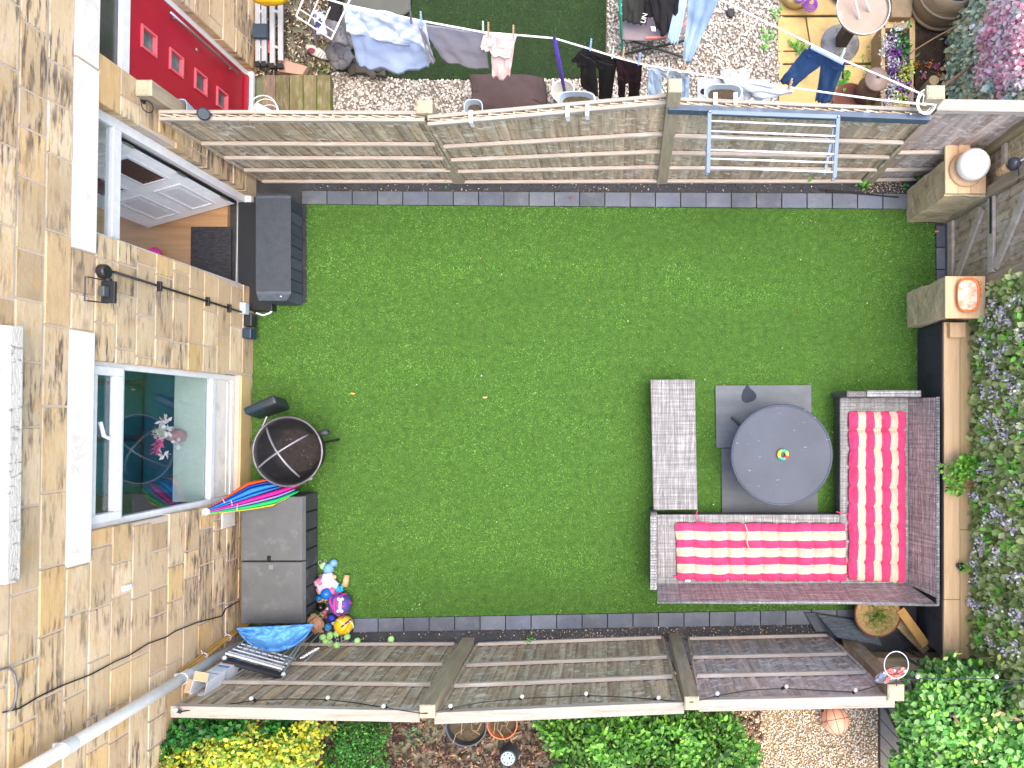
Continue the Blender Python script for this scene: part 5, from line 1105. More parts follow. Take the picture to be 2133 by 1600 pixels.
garment('light_jeans', 'light blue jeans pegged by the waist in front of the tallest fence post', 'clothes', [([(1352,137,1.5),(1395,146,1.52),(1436,152,1.54)], [(1362,158,1.35),(1400,162,1.35),(1432,162,1.35)], 1.4, 1.3), ([(1351,140,1.48),(1362,148,1.45),(1380,156,1.4)], [(1349,200,1.15),(1362,206,1.1),(1376,205,1.1)], 1.4, 1.1, 1), ([(1400,156,1.4),(1418,158,1.38),(1436,156,1.4)], [(1415,203,1.15),(1425,205,1.15),(1434,203,1.15)], 1.4, .9, 1)], [M_denp, M_den, M_den], [(1423,142,1.56,PGw),(1390,150,1.55,PGg)])
garment('pale_jeans', 'very pale blue jeans folded lengthways over the line above the drying rack', 'clothes', [([(1505,164,1.6),(1570,173,1.66),(1655,184,1.72)], [(1512,182,1.54),(1570,203,1.5),(1648,199,1.62)], 1.6, 1.4, 2), ([(1545,172,1.6),(1570,176,1.6),(1620,182,1.6)], [(1550,206,1.4),(1575,207,1.4),(1610,206,1.4)], 1.6, 1.4, 2)], M_denp, [(1519,160,1.63,PGg),(1644,181,1.74,PGw)])
garment('dark_jeans', 'dark blue jeans hanging over the yellow paving next to the lidded pot', 'clothes', [([(1688,93,1.56),(1725,108,1.59),(1762,128,1.62)], [(1680,110,1.42),(1712,132,1.35),(1757,148,1.42)], 1.5, 1.4), ([(1679,98,1.52),(1697,110,1.48),(1718,128,1.38)], [(1622,170,.9),(1636,178,.9),(1652,182,.9)], 1.4, .9, 1), ([(1712,118,1.45),(1735,130,1.42),(1757,138,1.45)], [(1697,212,.8),(1712,214,.8),(1730,213,.8)], 1.4, .8, 1)], M_dend, [(1753,118,1.66,PGg)])
MB().tube([P(1690,97,1.575), P(1722,113,1.6), P(1757,131,1.62)], .022, 8).build('waistband', M_den, bpy.data.objects['dark_jeans'])
# prop and bucket
pr = thing('line_prop', 'purple metal prop holding up the washing line with its foot in the white bucket', 'prop', P(1176,212))
MB().tube([P(1155,80,1.5), P(1176,190,.3), P(1178,206,.06)], [.018,.02,.014], 10).build('pole', mat('purple_metal', (.1,.06,.45), (.08,.04,.36), scale=5, rough=.35), pr, smooth=True)
MB().ring(P(1155,78,1.53), .02, .006, 14, 6, ax=(1,0,0)).build('hook', M_black, pr)
bk = thing('bucket', 'round white metal bucket around the foot of the purple prop', 'bucket', P(1172,200))
c = P(1173,190,.22); c.z = 0; MB().lathe([(.10,.002),(.125,.22),(.135,.225),(.12,.22),(.095,.03),(0,.03)], c, 36).build('bucket', mat('enamel', (.75,.75,.72), (.5,.48,.42), scale=6, rough=.4), bk, smooth=False)
# brown blanket lounger
def brownf(u, v): return P(985+135*u+6*math.sin(3*v), 168+60*v+4*math.sin(2*u), .22+.05*math.sin(math.pi*u)*math.sin(math.pi*v)+.010*noise.noise(Vector((u*6,v*4,0)))+.006*math.sin(9*u+6*v)-(.15 if u > .93 or v > .95 else 0))
m = MB(); m.grid(brownf, 40, 22, .12); m.build('chair_cover', mat('brown_cloth', (.075,.05,.05), (.055,.037,.038), scale=5, rough=.95, bump=.5), smooth=True, label='dark brown fabric cover lying on the gravel behind the upper fence', cat='cover')
m = MB(); m.ring(P(1112,190,.12), .1, .012, 20, 6, a0=-90, a1=90); m.build('cover_frame', mat('green_metal', (.1,.17,.14), (.07,.12,.1), scale=5), label='curved dark green metal frame sticking out of the brown cover', cat='frame')
# hanging planters on the neighbour's side of the fence
M_pl = mat('planter_grey', (.34,.42,.52), (.28,.35,.44), scale=5, rough=.5); M_comp2 = mat('compost', (.05,.035,.025), (.09,.07,.04), scale=20, rough=.95, bump=2)
def planter(cx_, cy_, rx, ry, z_, label, hooks):
    r = thing('fence_planter', label, 'planter', P(cx_, cy_, z_-.18), 'pale grey planters hung on the fence'); c = P(cx_, cy_, z_)
    oval(MB(), c-Vector((0,0,.16)), [(.7,0),(.98,.15),(1,.165),(.9,.165),(.72,.09)], rx, ry).build('pot', M_pl, r, smooth=False)
    oval(MB(), c-Vector((0,0,.16)), [(.76,.085),(.8,.10)], rx, ry).build('soil', M_comp2, r)
    for hx, hy in hooks: p = P(hx, hy, 1.83); m = MB(); m.box(p.x-.018,p.x+.018,p.y-.06,p.y+.045,1.832,1.842); m.box(p.x-.018,p.x+.018,p.y-.066,p.y-.06,1.74,1.84); m.build('hook', M_upvc, r, bevel=.002)
planter(1201,209,.18,.085,1.62,'long pale grey planter hooked on the upper fence below the prop', [(1182,229),(1223,226)])
planter(1507,193,.18,.08,1.66,'long pale grey planter hooked on the fence above the drying rack', [(1490,204),(1532,204)])
planter(986,226,.09,.085,1.6,'small round pale grey planter on the fence beside the brown cover', [(981,241)])
planter(893,228,.05,.08,1.6,'slim white ringed planter hidden behind the first leaning post', [])
planter(378,222,.055,.07,1.6,'small white rimmed planter hung at the foot of the red front door', [])
MB().lathe([(.05,0),(.055,.01),(.055,.06),(.045,.075)], P(424,238,1.84), 22, ax=(.6,-.4,1)).build('solar_light', mat('navy_cap', (.015,.03,.05), (.01,.02,.035), scale=6, rough=.5), label='small navy blue solar light cap on the fence top near the house', cat='light')
# wire hanging basket
hb = thing('hanging_basket', 'white wire hanging basket with a blue packet behind the fence by the decking', 'basket', P(548,225,1.2))
m = MB()
for r_, z_ in ((.135,1.42),(.125,1.35),(.10,1.28)): m.ring(P(548,228,1.4)*1, r_, .005, 32, 6) if z_ == 1.42 else m.ring(Vector((P(548,228,1.4).x, P(548,228,1.4).y, z_)), r_, .004, 32, 6)
m.build('wire', M_upvc, hb)
m = MB(); q = P(550,232,1.42); m.M = Matrix.Translation(q) @ Matrix.Rotation(R(-28), 4, 'Z'); m.box(-.08,.09,-.03,.04,-.02,.03); m.build('packet', plain('packet', (.45,.62,.78), .5), hb, bevel=.006)
m = MB(); m.tube([P(518,230,1.5), P(517,250,1.84), P(524,262,1.75)], .004, 6); m.build('hanger', PGw, hb)

# ---- decking step, brick, ladders, trainer, airer in the neighbour's corner
M_ow = mat('old_decking', (.17,.15,.07), (.1,.085,.045), scale=4, stretch=(8,.7,5), detail=6, rough=.9, bump=1, bscale=9, attr=True, dirt=[((.12,.15,.03), .8), ((.27,.23,.16), .6)], dscale=4, dthr=(.5,.66), dstretch=(3,.8,1))
dk = thing('deck_step', 'old mossy wooden decking step outside the red front door', 'step', P(615,210))
for k in range(5):
    xa, xb = 546+28.6*k, 546+28.6*(k+1)-1.5; m = MB(); j = random.uniform(.75,1.25); m.col = (j*(1.3 if k == 0 else 1),j,j*(1.7 if k == 0 else 1)); m.prism(pxpoly([(xa,156),(xb,156),(xb,290),(xa,290)], .15), .12, .15); m.build('plank', M_ow, dk, bevel=.004)
MB().prism(pxpoly([(550,160),(686,160),(686,288),(550,288)], .12), .0, .118).build('base', M_ow, dk)
m = MB(); m.prism(pxpoly([(584,122),(640,138),(629,156),(577,148)], .08), .0, .08); m.build('brick', mat('brick', (.4,.24,.18), (.33,.19,.15), scale=6, rough=.9, bump=1), bevel=.008, label='reddish brown brick lying beside the decking step', cat='brick')
M_alu = mat('aluminium', (.5,.52,.56), (.4,.42,.46), scale=6, rough=.35, metal=.4)
for (xa, xb, y1_, lb) in ((537,550,133,'aluminium ladder section against the house wall next door'), (567,584,137,'second aluminium ladder section with dark feet lying by the bark litter')):
    r = thing('ladder', lb, 'ladder', P(xa, y1_), 'aluminium ladders'); zt = .14
    for x_ in (xa, xb): m = MB(); m.beam(P(x_, -160, zt), P(x_+1, y1_-(10 if x_ == xb and xa > 560 else 0), zt), .055, .03); m.build('rail', M_alu, r, bevel=.003)
    for yy in (-60, -10, 22, 96): m = MB(); m.beam(P(xa, yy, zt+.0), P(xb+1, yy+5, zt+.0), .03, .02); m.build('rung', M_alu, r)
    for x_ in (xa, xb): m = MB(); m.beam(P(x_, y1_-4, zt), P(x_+1, y1_+6, zt), .06, .04); m.build('foot', M_black, r)
m = MB(); p = P(541,66,.2); m.box(p.x-.08,p.x+.08,p.y-.07,p.y+.09,.16,.21); m.build('hinge_plate', mat('navy_metal', (.03,.05,.08), (.02,.03,.05), scale=5), label='dark blue hinge plate on the aluminium ladder', cat='hinge', bevel=.006)
m = MB(); m.ball(P(560,-4,.5), .18, 20, 12, (1.1,.4,.5), .2); m.build('yellow_tool', colmat('tool_yellow', (.75,.45,.01)), smooth=True, label='bright yellow plastic object on the ladders at the top edge', cat='tool')
MB().lathe([(.022,0),(.026,.01),(.026,.12),(.012,.15)], P(560,112,.05), 14, ax=(0,1,.1)).build('spray_can', plain('red_white', (.6,.1,.08), .4), label='small red and white can between the two ladders', cat='can')
sh = thing('trainer', 'single cream trainer with white side stripes on the bark litter', 'shoe', P(663,115))
def shoe(u, v):
    a = P(640,100,0)*(1-u)+P(686,124,0)*u; d_ = (P(686,124,0)-P(640,100,0)).normalized(); s_ = Vector((-d_.y, d_.x, 0)); w_ = .045+.012*math.sin(math.pi*u*1.1); th_ = 2*math.pi*v
    hh = .085*(1-.55*u); e = math.sin(math.pi*min(1, max(0, u*.96+.02)))**.35
    return a+s_*math.cos(th_)*w_*e+Vector((0,0, .01+hh*(.5+.5*math.sin(th_))*e))
m = MB(); m.grid(shoe, 20, 20); m.build('upper', mat('shoe_cream', (.5,.47,.4), (.4,.37,.32), scale=6, rough=.8), sh, smooth=True)
for k in range(3): m = MB(); a = P(663+5.5*k,114+2.5*k,.075-.01*k); m.beam(a+Vector((-.025,-.01,-.01)), a+Vector((.015,.035,0)), .012, .008); m.build('stripe', M_upvc, sh)
MB().ball(P(648,105,.085), .03, 12, 8, (1.5,1,.3)).build('lining', colmat('maroon', (.2,.02,.06)), sh, smooth=True)
aw = thing('wire_airer', 'white wire clothes airer tipped over at the top left behind the washing', 'clothes airer', P(680,60)); zt = .75
A_, B_, C2, D_ = P(617,34,zt), P(690,82,zt), P(738,-20,zt+.1), P(660,-70,zt+.1)
m = MB()
for a, b_ in ((A_,B_),(B_,C2),(D_,A_),(C2,D_)): m.tube([a, b_], .009, 6)
m.build('frame', M_upvc, aw)
for u in (.33, .66): m = MB(); m.tube([A_*(1-u)+B_*u, D_*(1-u)+C2*u], .007, 6); m.build('bar', M_upvc, aw)
MB().tube([A_+(D_-A_)*.15, B_+(C2-B_)*.15], .006, 6).build('bar', M_upvc, aw); m = MB(); m.tube([P(640,-20,.5), P(662,110,.02)], .012, 8); m.build('leg', mat('airer_leg', (.15,.16,.17), (.1,.1,.11), scale=6), aw)
def rag(name, label, fn, mt): m = MB(); m.grid(fn, 18, 18, .05); return m.build(name, mt, smooth=True, label=label, cat='clothes')
M_rag = mat('grey_fleece', (.15,.15,.17), (.11,.11,.125), scale=8, rough=.98, bump=1)
rag('grey_socks', 'grey fleece socks hanging from the tipped wire airer', lambda u, v: P(683+22*u+14*v, 40+48*v+10*u, .6+.06*math.sin(math.pi*u)+.03*noise.noise(Vector((u*4,v*4,0)))), M_rag)
rag('grey_shirt', 'crumpled grey cloth lying at the edge of the turf next door', lambda u, v: P(690+42*u+4*math.sin(9*v), 88+44*v+7*math.sin(5*u), .25+.07*math.sin(math.pi*u)*math.sin(math.pi*v)+.04*noise.noise(Vector((u*5,v*5,3)))), M_rag)
rag('white_sock', 'white and navy patterned garment on the tipped wire airer', lambda u, v: P(660+12*u+8*v, 26+48*v, .62+.03*math.sin(6*u)), mat('white_navy', (.6,.62,.72), (.03,.04,.12), scale=9, rough=.9, lo=.48, hi=.54))
rag('dark_cover', 'dark grey ground cover wedge behind the pale blue duvet cover', lambda u, v: P(735+122*u-40*v*(1-u), -60+ (190*v)*(1-.55*u), .03+.01*noise.noise(Vector((u*5,v*5,0)))), mat('cover_grey', (.09,.1,.09), (.07,.075,.07), scale=4, rough=.9))
rag('muddy_jacket', 'dark muddy jacket lying under the pale blue duvet cover', lambda u, v: P(725+80*u, 115+38*v+10*u, .08+.05*noise.noise(Vector((u*5,v*5,8)))), mat('mud_cloth', (.07,.065,.055), (.05,.045,.04), scale=5, rough=.95))
rag('dark_trousers', 'dark navy garment hanging over the tipped wire airer at the top edge', lambda u, v: P(694+18*u, -15+55*v, .85-.2*v+.03*math.sin(8*u)), M_blk)

# ---- camping chair with clothes
ch = thing('camping_chair', 'folding camping chair with green and coral trim standing on the gravel behind the fence', 'chair', P(1390,90))
m = MB(); m.tube([P(1290,-40,1.1), P(1292,30,.8), P(1297,112,.05)], .014, 8); m.build('leg', colmat('chair_green', (.0,.35,.22)), ch)
for a, b_ in (((1300,113,.03),(1440,82,.35)), ((1318,86,.35),(1426,120,.03))): m = MB(); m.tube([P(*a), P(*b_)], .014, 8); m.build('leg', mat('chair_steel', (.04,.05,.05), (.03,.035,.035), scale=5), ch)
m = MB(); m.grid(lambda u, v: P(1296+132*u, -50+128*v-8*u*v+8*math.sin(math.pi*u)*v+5*(1-u)*v, .42-.04*math.sin(math.pi*u)*math.sin(math.pi*v)+.01*noise.noise(Vector((u*5,v*5,0)))), 24, 20, .01); m.build('seat', mat('chair_cloth', (.22,.18,.2), (.17,.14,.155), scale=6, rough=.9), ch, smooth=True)
m = MB(); m.tube([P(1345,79,.44), P(1390,77,.44), P(1414,62,.44), P(1442,30,.44)], .014, 8); m.build('trim', colmat('coral', (.7,.25,.2)), ch)
def drape(name, label, tops, bots, mt, z1, z2, amp=.03, th=.01): mb = MB(); cloth_part(mb, tops, bots, z1, z2, amp=amp, seed=len(label)); o = mb.build(name, mt, smooth=True, label=label, cat='clothes', group=None); s_ = o.modifiers.new('Solid','SOLIDIFY'); s_.thickness = th; return o
j1 = drape('dark_sweatshirt', 'dark charcoal sweatshirt with small white lettering spread over the camping chair', [(1298,-40),(1330,-40),(1362,-40)], [(1297,42),(1325,48),(1346,52)], mat('charcoal_cloth', (.035,.037,.037), (.02,.022,.022), scale=4, rough=.95), .85, .55)
j2 = drape('black_jacket', 'black jacket hanging over the middle of the camping chair', [(1345,-40),(1385,-40),(1418,-30)], [(1366,62),(1385,73),(1408,68)], M_blk, .95, .55, .035)
drape('black_jacket', 'black sleeve bunched between the sweatshirt and the jacket on the chair', [(1345,0),(1355,-5),(1366,0)], [(1345,30),(1352,34),(1364,36)], M_blk, .8, .62, .02)
drape('denim_jacket', 'light denim jacket sleeve draped beside the black jacket on the chair', [(1416,-40),(1428,-40),(1440,-40)], [(1390,82),(1400,90),(1412,92)], M_den, .9, .55, .02)
garment('faded_jeans', 'long faded light blue jeans hanging from the upper right washing line over the chair', 'clothes', [([(1436,-42,1.45),(1470,-20,1.45),(1498,-2,1.45)], [(1422,128,.75),(1430,134,.72),(1440,126,.75)], 1.4, .7, 2)], M_den, amp=.03)
def text_mesh(body, size, M4, mt, parent, name='lettering'):
    cu = bpy.data.curves.new('txt', 'FONT'); cu.body = body; cu.size = size; cu.extrude = .001; cu.align_x = 'CENTER'; cu.align_y = 'CENTER'
    ob = bpy.data.objects.new('txt', cu); COL.objects.link(ob); bpy.context.view_layer.update()
    me = bpy.data.meshes.new_from_object(ob.evaluated_get(bpy.context.evaluated_depsgraph_get())); bpy.data.objects.remove(ob)
    me.transform(M4); me.materials.clear(); me.materials.append(mt); return link_mesh(me, name, parent)
text_mesh('UN', .075, Matrix.Translation(P(1342,38,.66)) @ Matrix.Rotation(R(75), 4, 'Z'), M_upvc, j1)
m = MB(); m.prism(pxpoly([(1355,56),(1365,57),(1366,66),(1358,66)], .60), .605, .612); m.build('label_tag', M_upvc, ch)
# drain cover, yellow pots, pedestal table etc.
m = MB(); m.prism(pxpoly([(1452,165),(1604,165),(1604,225),(1452,225)], .02), .0, .025); dc = m.build('drain_cover', mat('drain_grey', (.33,.37,.41), (.26,.29,.33), scale=5, rough=.8), bevel=.004, label='pale grey square drain cover set into the gravel behind the drying rack', cat='drain cover')
c = P(1465,191,.027); MB().lathe([(.035,0),(.03,.002)], c, 20).build('hole', MC['slot_black'], dc)
MB().lathe([(.05,0),(.05,.03),(.035,.04)], P(1521,29,.01), 16).build('plastic_disc', M_black, label='small dark round cap lying on the gravel by the faded jeans', cat='cap')
def tablep():
    r = thing('pedestal_table', 'round pedestal table with a dirty top and heavy round grey base', 'table', P(1752,92))
    c = P(1795,22,.75); MB().lathe([(0,0),(.26,0),(.275,.01),(.285,.045),(.278,.05),(.268,.018),(0,.018)], c, 56).build('tabletop', mat('dirty_plastic', (.33,.25,.2), (.26,.2,.16), scale=6, detail=7, rough=.5, dirt=((.4,.38,.36), .7), dscale=3), r)
    MB().ring(c+Vector((0,0,.05)), .28, .008, 56, 6).build('rim', plain('pale_rim', (.5,.5,.52), .3), r, smooth=True)
    b_ = P(1750,91,.03); MB().lathe([(.225,-.03),(.225,0),(.20,.02),(.08,.03),(0,.03)], b_, 44).build('base', mat('concrete_base', (.25,.25,.26), (.12,.12,.13), scale=5, detail=6, rough=.7, lo=.42, hi=.58), r)
    m = MB(); m.beam(Vector((c.x,c.y,.0)).lerp(b_, 1)+Vector((0,0,.03)), Vector((b_.x+.02,b_.y+.02,.74)), .12, .12, up=(0,1,0)); m.build('column', mat('dark_column', (.06,.05,.045), (.04,.033,.03), scale=5), r)
    for a, b2 in (((1778,-15),(1790,38)), ((1797,-15),(1812,22))): m = MB(); m.tube([P(*a,.95), P(*b2,.79)], .011, 8); m.build('stick', M_upvc, r)
tablep()
lp2 = thing('lidded_pot', 'brown glazed pot with a domed knobbed lid on the yellow paving', 'pot', P(1795,205))
c = P(1797,203,0); M_pb = mat('brown_glaze', (.16,.1,.08), (.11,.07,.055), scale=5, rough=.4)
MB().lathe([(.09,0),(.13,.1),(.14,.25),(.115,.36),(.09,.42)], c, 32).build('pot', M_pb, lp2, smooth=True)
MB().lathe([(.13,.42),(.135,.43),(.12,.44),(.1,.455),(.06,.48),(.0,.49)], c, 32).build('lid', mat('dusty_glaze', (.24,.18,.16), (.18,.13,.12), scale=5, rough=.45), lp2, smooth=True)
MB().ball(c+Vector((0,0,.5)), .022, 12, 8).build('knob', M_pb, lp2, smooth=True)
MB().lathe([(.1,0),(.19,.05),(.2,.09),(.19,.09),(.1,.03),(0,.03)], P(1765,216,0), 32).build('clay_saucer', mat('red_clay', (.17,.06,.045), (.12,.045,.035), scale=6, rough=.8), label='dark red clay dish on the paving beside the lidded pot', cat='dish')
MB().lathe([(.10,0),(.17,.05),(.19,.14),(.17,.19),(.14,.2)], P(1655,-5,0), 32).build('round_pot', mat('ochre_pot', (.5,.38,.18), (.42,.31,.14), scale=5, rough=.7), smooth=True, label='round ochre pot at the top edge of the yellow paving', cat='pot')
m = MB(); c = P(1690,4,.22)
for k in range(5): m.ring(c-Vector((0,0,.012*k)), .035+.012*k, .006, 24, 6)
m.build('purple_flower', colmat('purple_petal', (.2,.03,.4)), smooth=True, label='purple ruffled artificial flower beside the ochre pot', cat='flower')
MB().ball(P(1666,-2,.24), .045, 14, 8, (1.3,.8,.6), .4).build('purple_flower', colmat('violet_petal', (.25,.12,.55)), smooth=True, label='violet and green artificial flower on top of the ochre pot', cat='flower')
def towel(u, v): return P(1722+40*u+14*v, -30+20*v+48*u*v, .08+.03*noise.noise(Vector((u*4,v*4,0))))
m = MB(); m.grid(towel, 14, 14, .02); m.build('teal_cloth', colmat('tealcloth', (.0,.2,.33), .95), smooth=True, label='teal blue cloth on the paving left of the pedestal table', cat='cloth')
m = MB(); m.prism(pxpoly([(1857,-40),(1905,-40),(1897,38),(1856,38)], .1), .0, .12); m.build('sandstone_block', mat('sandstone', (.3,.22,.14), (.23,.17,.1), scale=8, rough=.9, bump=1), bevel=.01, label='brown sandstone block between the pedestal table and the stone tub', cat='block')
tu = thing('stone_tub', 'large tan barrel shaped tub with a blue plastic bag inside at the top edge', 'tub', P(1955,15))
c = P(1952,8,0); M_tub = mat('tub_tan', (.33,.25,.16), (.24,.18,.11), scale=5, stretch=(1,1,3), detail=6, rough=.8, bump=1)
MB().lathe([(.28,0),(.33,.06),(.355,.25),(.34,.42),(.31,.52),(.285,.52),(.30,.4),(.3,.3),(0,.3)], c, 48).build('tub', M_tub, tu, smooth=True)
m = MB(); m.lathe([(.36,.28),(.366,.3),(.36,.32)], c, 48); m.lathe([(.335,.03),(.35,.045),(.35,.07),(.34,.08)], c, 48); m.build('hoop', mat('tub_hoop', (.3,.24,.17), (.22,.17,.12), scale=6), tu, smooth=True)
m = MB(); m.ball(c+Vector((0,.02,.42)), .24, 26, 16, (1,1,.55), .5); m.build('blue_bag', colmat('bagblue', (.01,.13,.6), .4), smooth=True, label='bright blue plastic bag stuffed inside the tan tub', cat='bag')
# soil bed, planter box and stick
sheet('soil_bed', [(1906,60),(1972,60),(1976,230),(1906,230)], -.04, .01, M_soil, kind='structure')
bxp = thing('planter_box', 'long raised timber planter full of purple and white artificial flowers', 'planter', P(1870,130))
M_pbx = mat('planter_timber', (.4,.3,.17), (.3,.22,.12), scale=4, stretch=(4,.7,4), rough=.85, bump=.6, dirt=((.2,.15,.08),.5), dscale=5)
zt = .33
for a, b_ in (((1840,52),(1840,222)), ((1899,52),(1899,222)), ((1840,54),(1900,54)), ((1840,171),(1900,171)), ((1840,218),(1900,218))): 
    m = MB(); m.beam(P(*a,zt)-Vector((0,0,.16)), P(*b_,zt)-Vector((0,0,.16)), .045, .32); m.build('side', M_pbx, bxp, bevel=.004)
MB().prism(pxpoly([(1843,56),(1897,56),(1897,216),(1843,216)], .2), .02, .19).build('soil', M_comp2, bxp)
MB().tube([P(1962,183,.5), P(2075,98,.75)], .02, 8).build('wooden_pole', mat('pole_wood', (.3,.2,.12), (.22,.14,.08), scale=6, rough=.8), label='long brown wooden pole leaning over the leafy screen by the corner post', cat='pole')
MB().tube([P(1893,112,.35), P(1945,80,.5), P(2010,45,.8)], .008, 6).build('bare_branch', MC['pole_wood'], label='thin bare branch reaching from the planter to the leafy screen', cat='branch')
MB().lathe([(.055,0),(.055,.35)], P(1917,198,0), 16).build('wooden_stake', M_pbx, label='short round timber stake beside the planter box', cat='stake')

# ================================================================ LOWER RIGHT CORNER
M_slate = mat('slate', (.075,.095,.12), (.045,.06,.08), scale=3, stretch=(1,3,1), detail=7, rough=.5, bump=1.2, bscale=14, dirt=((.16,.15,.13),.5), dscale=4)
def slate(label, pts, th=.03):
    m = MB(); lo = [P(*p) for p in pts]; n = len(lo); m.add([p-Vector((0,0,th)) for p in lo]+lo, [tuple(range(n)), tuple(range(n,2*n))[::-1]]+[(i,n+i,n+(i+1)%n,(i+1)%n) for i in range(n)])
    o = m.build('slate_piece', M_slate, label=label, cat='slate', group='broken slate pieces'); rough_edges(o, .012, 9); return o
slate('long broken slate slab leaning beside the grassy basket', [(1702,1278,.10),(1780,1291,.10),(1812,1308,.14),(1838,1345,.16),(1790,1340,.24),(1745,1329,.24),(1728,1312,.18)])
slate('smaller broken slate piece under the long slab at its left end', [(1676,1276,.05),(1704,1277,.07),(1730,1318,.07),(1700,1316,.06),(1688,1296,.05)], .02)
gk = thing('grass_basket', 'round coir lined basket with tufts of green grass growing out of it', 'basket', P(1828,1290))
c = P(1827,1278,.22); c.z = 0; M_coir = mat('coir', (.4,.28,.13), (.3,.19,.08), scale=18, detail=7, rough=.95, bump=2)
MB().lathe([(.18,.02),(.25,.18),(.262,.24),(.245,.245),(.2,.22),(0,.2)], c, 44).build('basket', M_coir, gk); MB().ring(c+Vector((0,0,.24)), .256, .012, 44, 6).build('rim', MC['rust'], gk, smooth=True)
n = 260; an = RNG.uniform(0, 6.28, n); rr = RNG.uniform(.0,.22,n); pos = np.stack([c.x+rr*np.cos(an), c.y+rr*np.sin(an)-.03, np.full(n,.2)],1)
scatter('grass_tuft', BLADE_V*np.array([1,1,1]), BLADE_F, pos, rot_euler(RNG.normal(.9,.5,n), RNG.normal(0,.8,n), RNG.uniform(0,6.28,n)), np.stack([np.full(n,.07), RNG.uniform(.1,.22,n), RNG.uniform(.1,.2,n)],1), palette(n, [(.1,.3,.04),(.06,.2,.03),(.2,.4,.08)]), M_leaf, parent=gk)
for (a, b_, w_, mt, lb) in (((1872,1268,.2),(1926,1342,.24),.1,mat('amber_timber', (.5,.28,.08), (.38,.2,.05), scale=4, stretch=(3,1,3), rough=.7),'honey coloured timber offcut on top, beside the grassy basket'), ((1858,1285,.08),(1926,1354,.08),.1,MC['sleeper'],'grey brown timber offcut underneath the honey coloured one')):
    m = MB(); m.beam(P(*a), P(*b_), w_, .11); m.build('timber_offcut', mt, bevel=.006, label=lb, cat='offcut', group='timber offcuts')
gc = thing('glass_chime', 'red and blue mosaic glass oval hanging in a clear ring at the corner post', 'ornament', P(1860,1400,1.2))
m = MB(); m.ring(P(1867,1385,1.97), .115, .005, 44, 6, ax=(.15,.1,1)); m.build('ring', plain('clear_ring', (.5,.53,.55), .15), gc, smooth=True)
c = P(1856,1406,1.93); d_ = Vector((.95,.3,0)).normalized(); s_ = Vector((-d_.y,d_.x,0)); cols = [(.6,.03,.04),(.7,.12,.08),(.02,.06,.18),(.5,.35,.3),(.65,.06,.06),(.35,.02,.03)]
m0 = MB(); vs = [c+d_*.155*math.cos(2*math.pi*k/32)+s_*.062*math.sin(2*math.pi*k/32) for k in range(32)]; m0.prism([(p.x,p.y) for p in vs], 1.92, 1.93); m0.build('backing', M_black, gc)
for k in range(34):
    a, r_ = random.uniform(0,6.28), random.uniform(0,.85)**.5; p = c+d_*.145*r_*math.cos(a)+s_*.055*r_*math.sin(a); cc = cols[2] if (p-c).dot(d_) < -.06 and random.random() < .7 else random.choice([cols[0],cols[1],cols[3],cols[4],cols[5],cols[0]])
    m = MB(); m.prism([(p.x+.02*math.cos(q+a), p.y+.016*math.sin(q+a)) for q in (0,1.2,2.6,3.9,5.1)], 1.931, 1.935+random.uniform(0,.003)); m.build('mosaic_piece', plain('glass_%d' % cols.index(cc), cc, .12), gc)
m = MB(); m.tube([P(1867,1412,1.97), P(1868,1418,1.95), P(1868,1428,1.9)], .006, 6); m.build('cord', M_black, gc)
# string lights along the lower fence
SLP = [(375,1483,1.86),(450,1471,1.76),(531,1459,1.70),(600,1456,1.66),(680,1457,1.66),(740,1464,1.70),(805,1475,1.78),(885,1487,1.925),(940,1475,1.80),(1010,1462,1.72),(1085,1455,1.68),(1225,1449,1.66),(1300,1452,1.68),(1365,1457,1.74),(1441,1463,1.92),(1495,1449,1.76),(1560,1438,1.70),(1630,1434,1.68),(1700,1438,1.70),(1778,1442,1.74),(1830,1428,1.86),(1868,1418,1.88),(1905,1414,1.86),(1980,1414,1.84),(2060,1414,1.82),(2135,1420,1.82),(2300,1440,1.8)]
sg = thing('string_lights', 'black cable of clear bulb string lights draped along the lower fence', 'string lights', P(1200,1450,1.6))
MB().tube([P(*p) for p in SLP], .005, 6).build('cable', M_black, sg, smooth=True)
M_bulb = mat('bulb_glass', (.5,.5,.48), (.4,.4,.38), scale=6, rough=.08)
for i, (x_, y_, z_) in enumerate(((375,1483,1.86),(531,1459,1.70),(680,1457,1.66),(805,1475,1.78),(940,1475,1.80),(1085,1455,1.68),(1225,1449,1.66),(1365,1457,1.74),(1495,1449,1.76),(1630,1434,1.68),(1778,1442,1.74),(1905,1414,1.86),(2068,1414,1.82))):
    p = P(x_, y_, z_); d_ = Vector((random.uniform(-.3,.5), .5, .5)).normalized(); m = MB(); m.tube([p-d_*.01, p+d_*.035], .015, 10); bh = m.build('bulb_holder', M_black, sg); MB().ball(p+d_*.05, .021, 14, 10).build('bulb', M_bulb, bh, smooth=True)
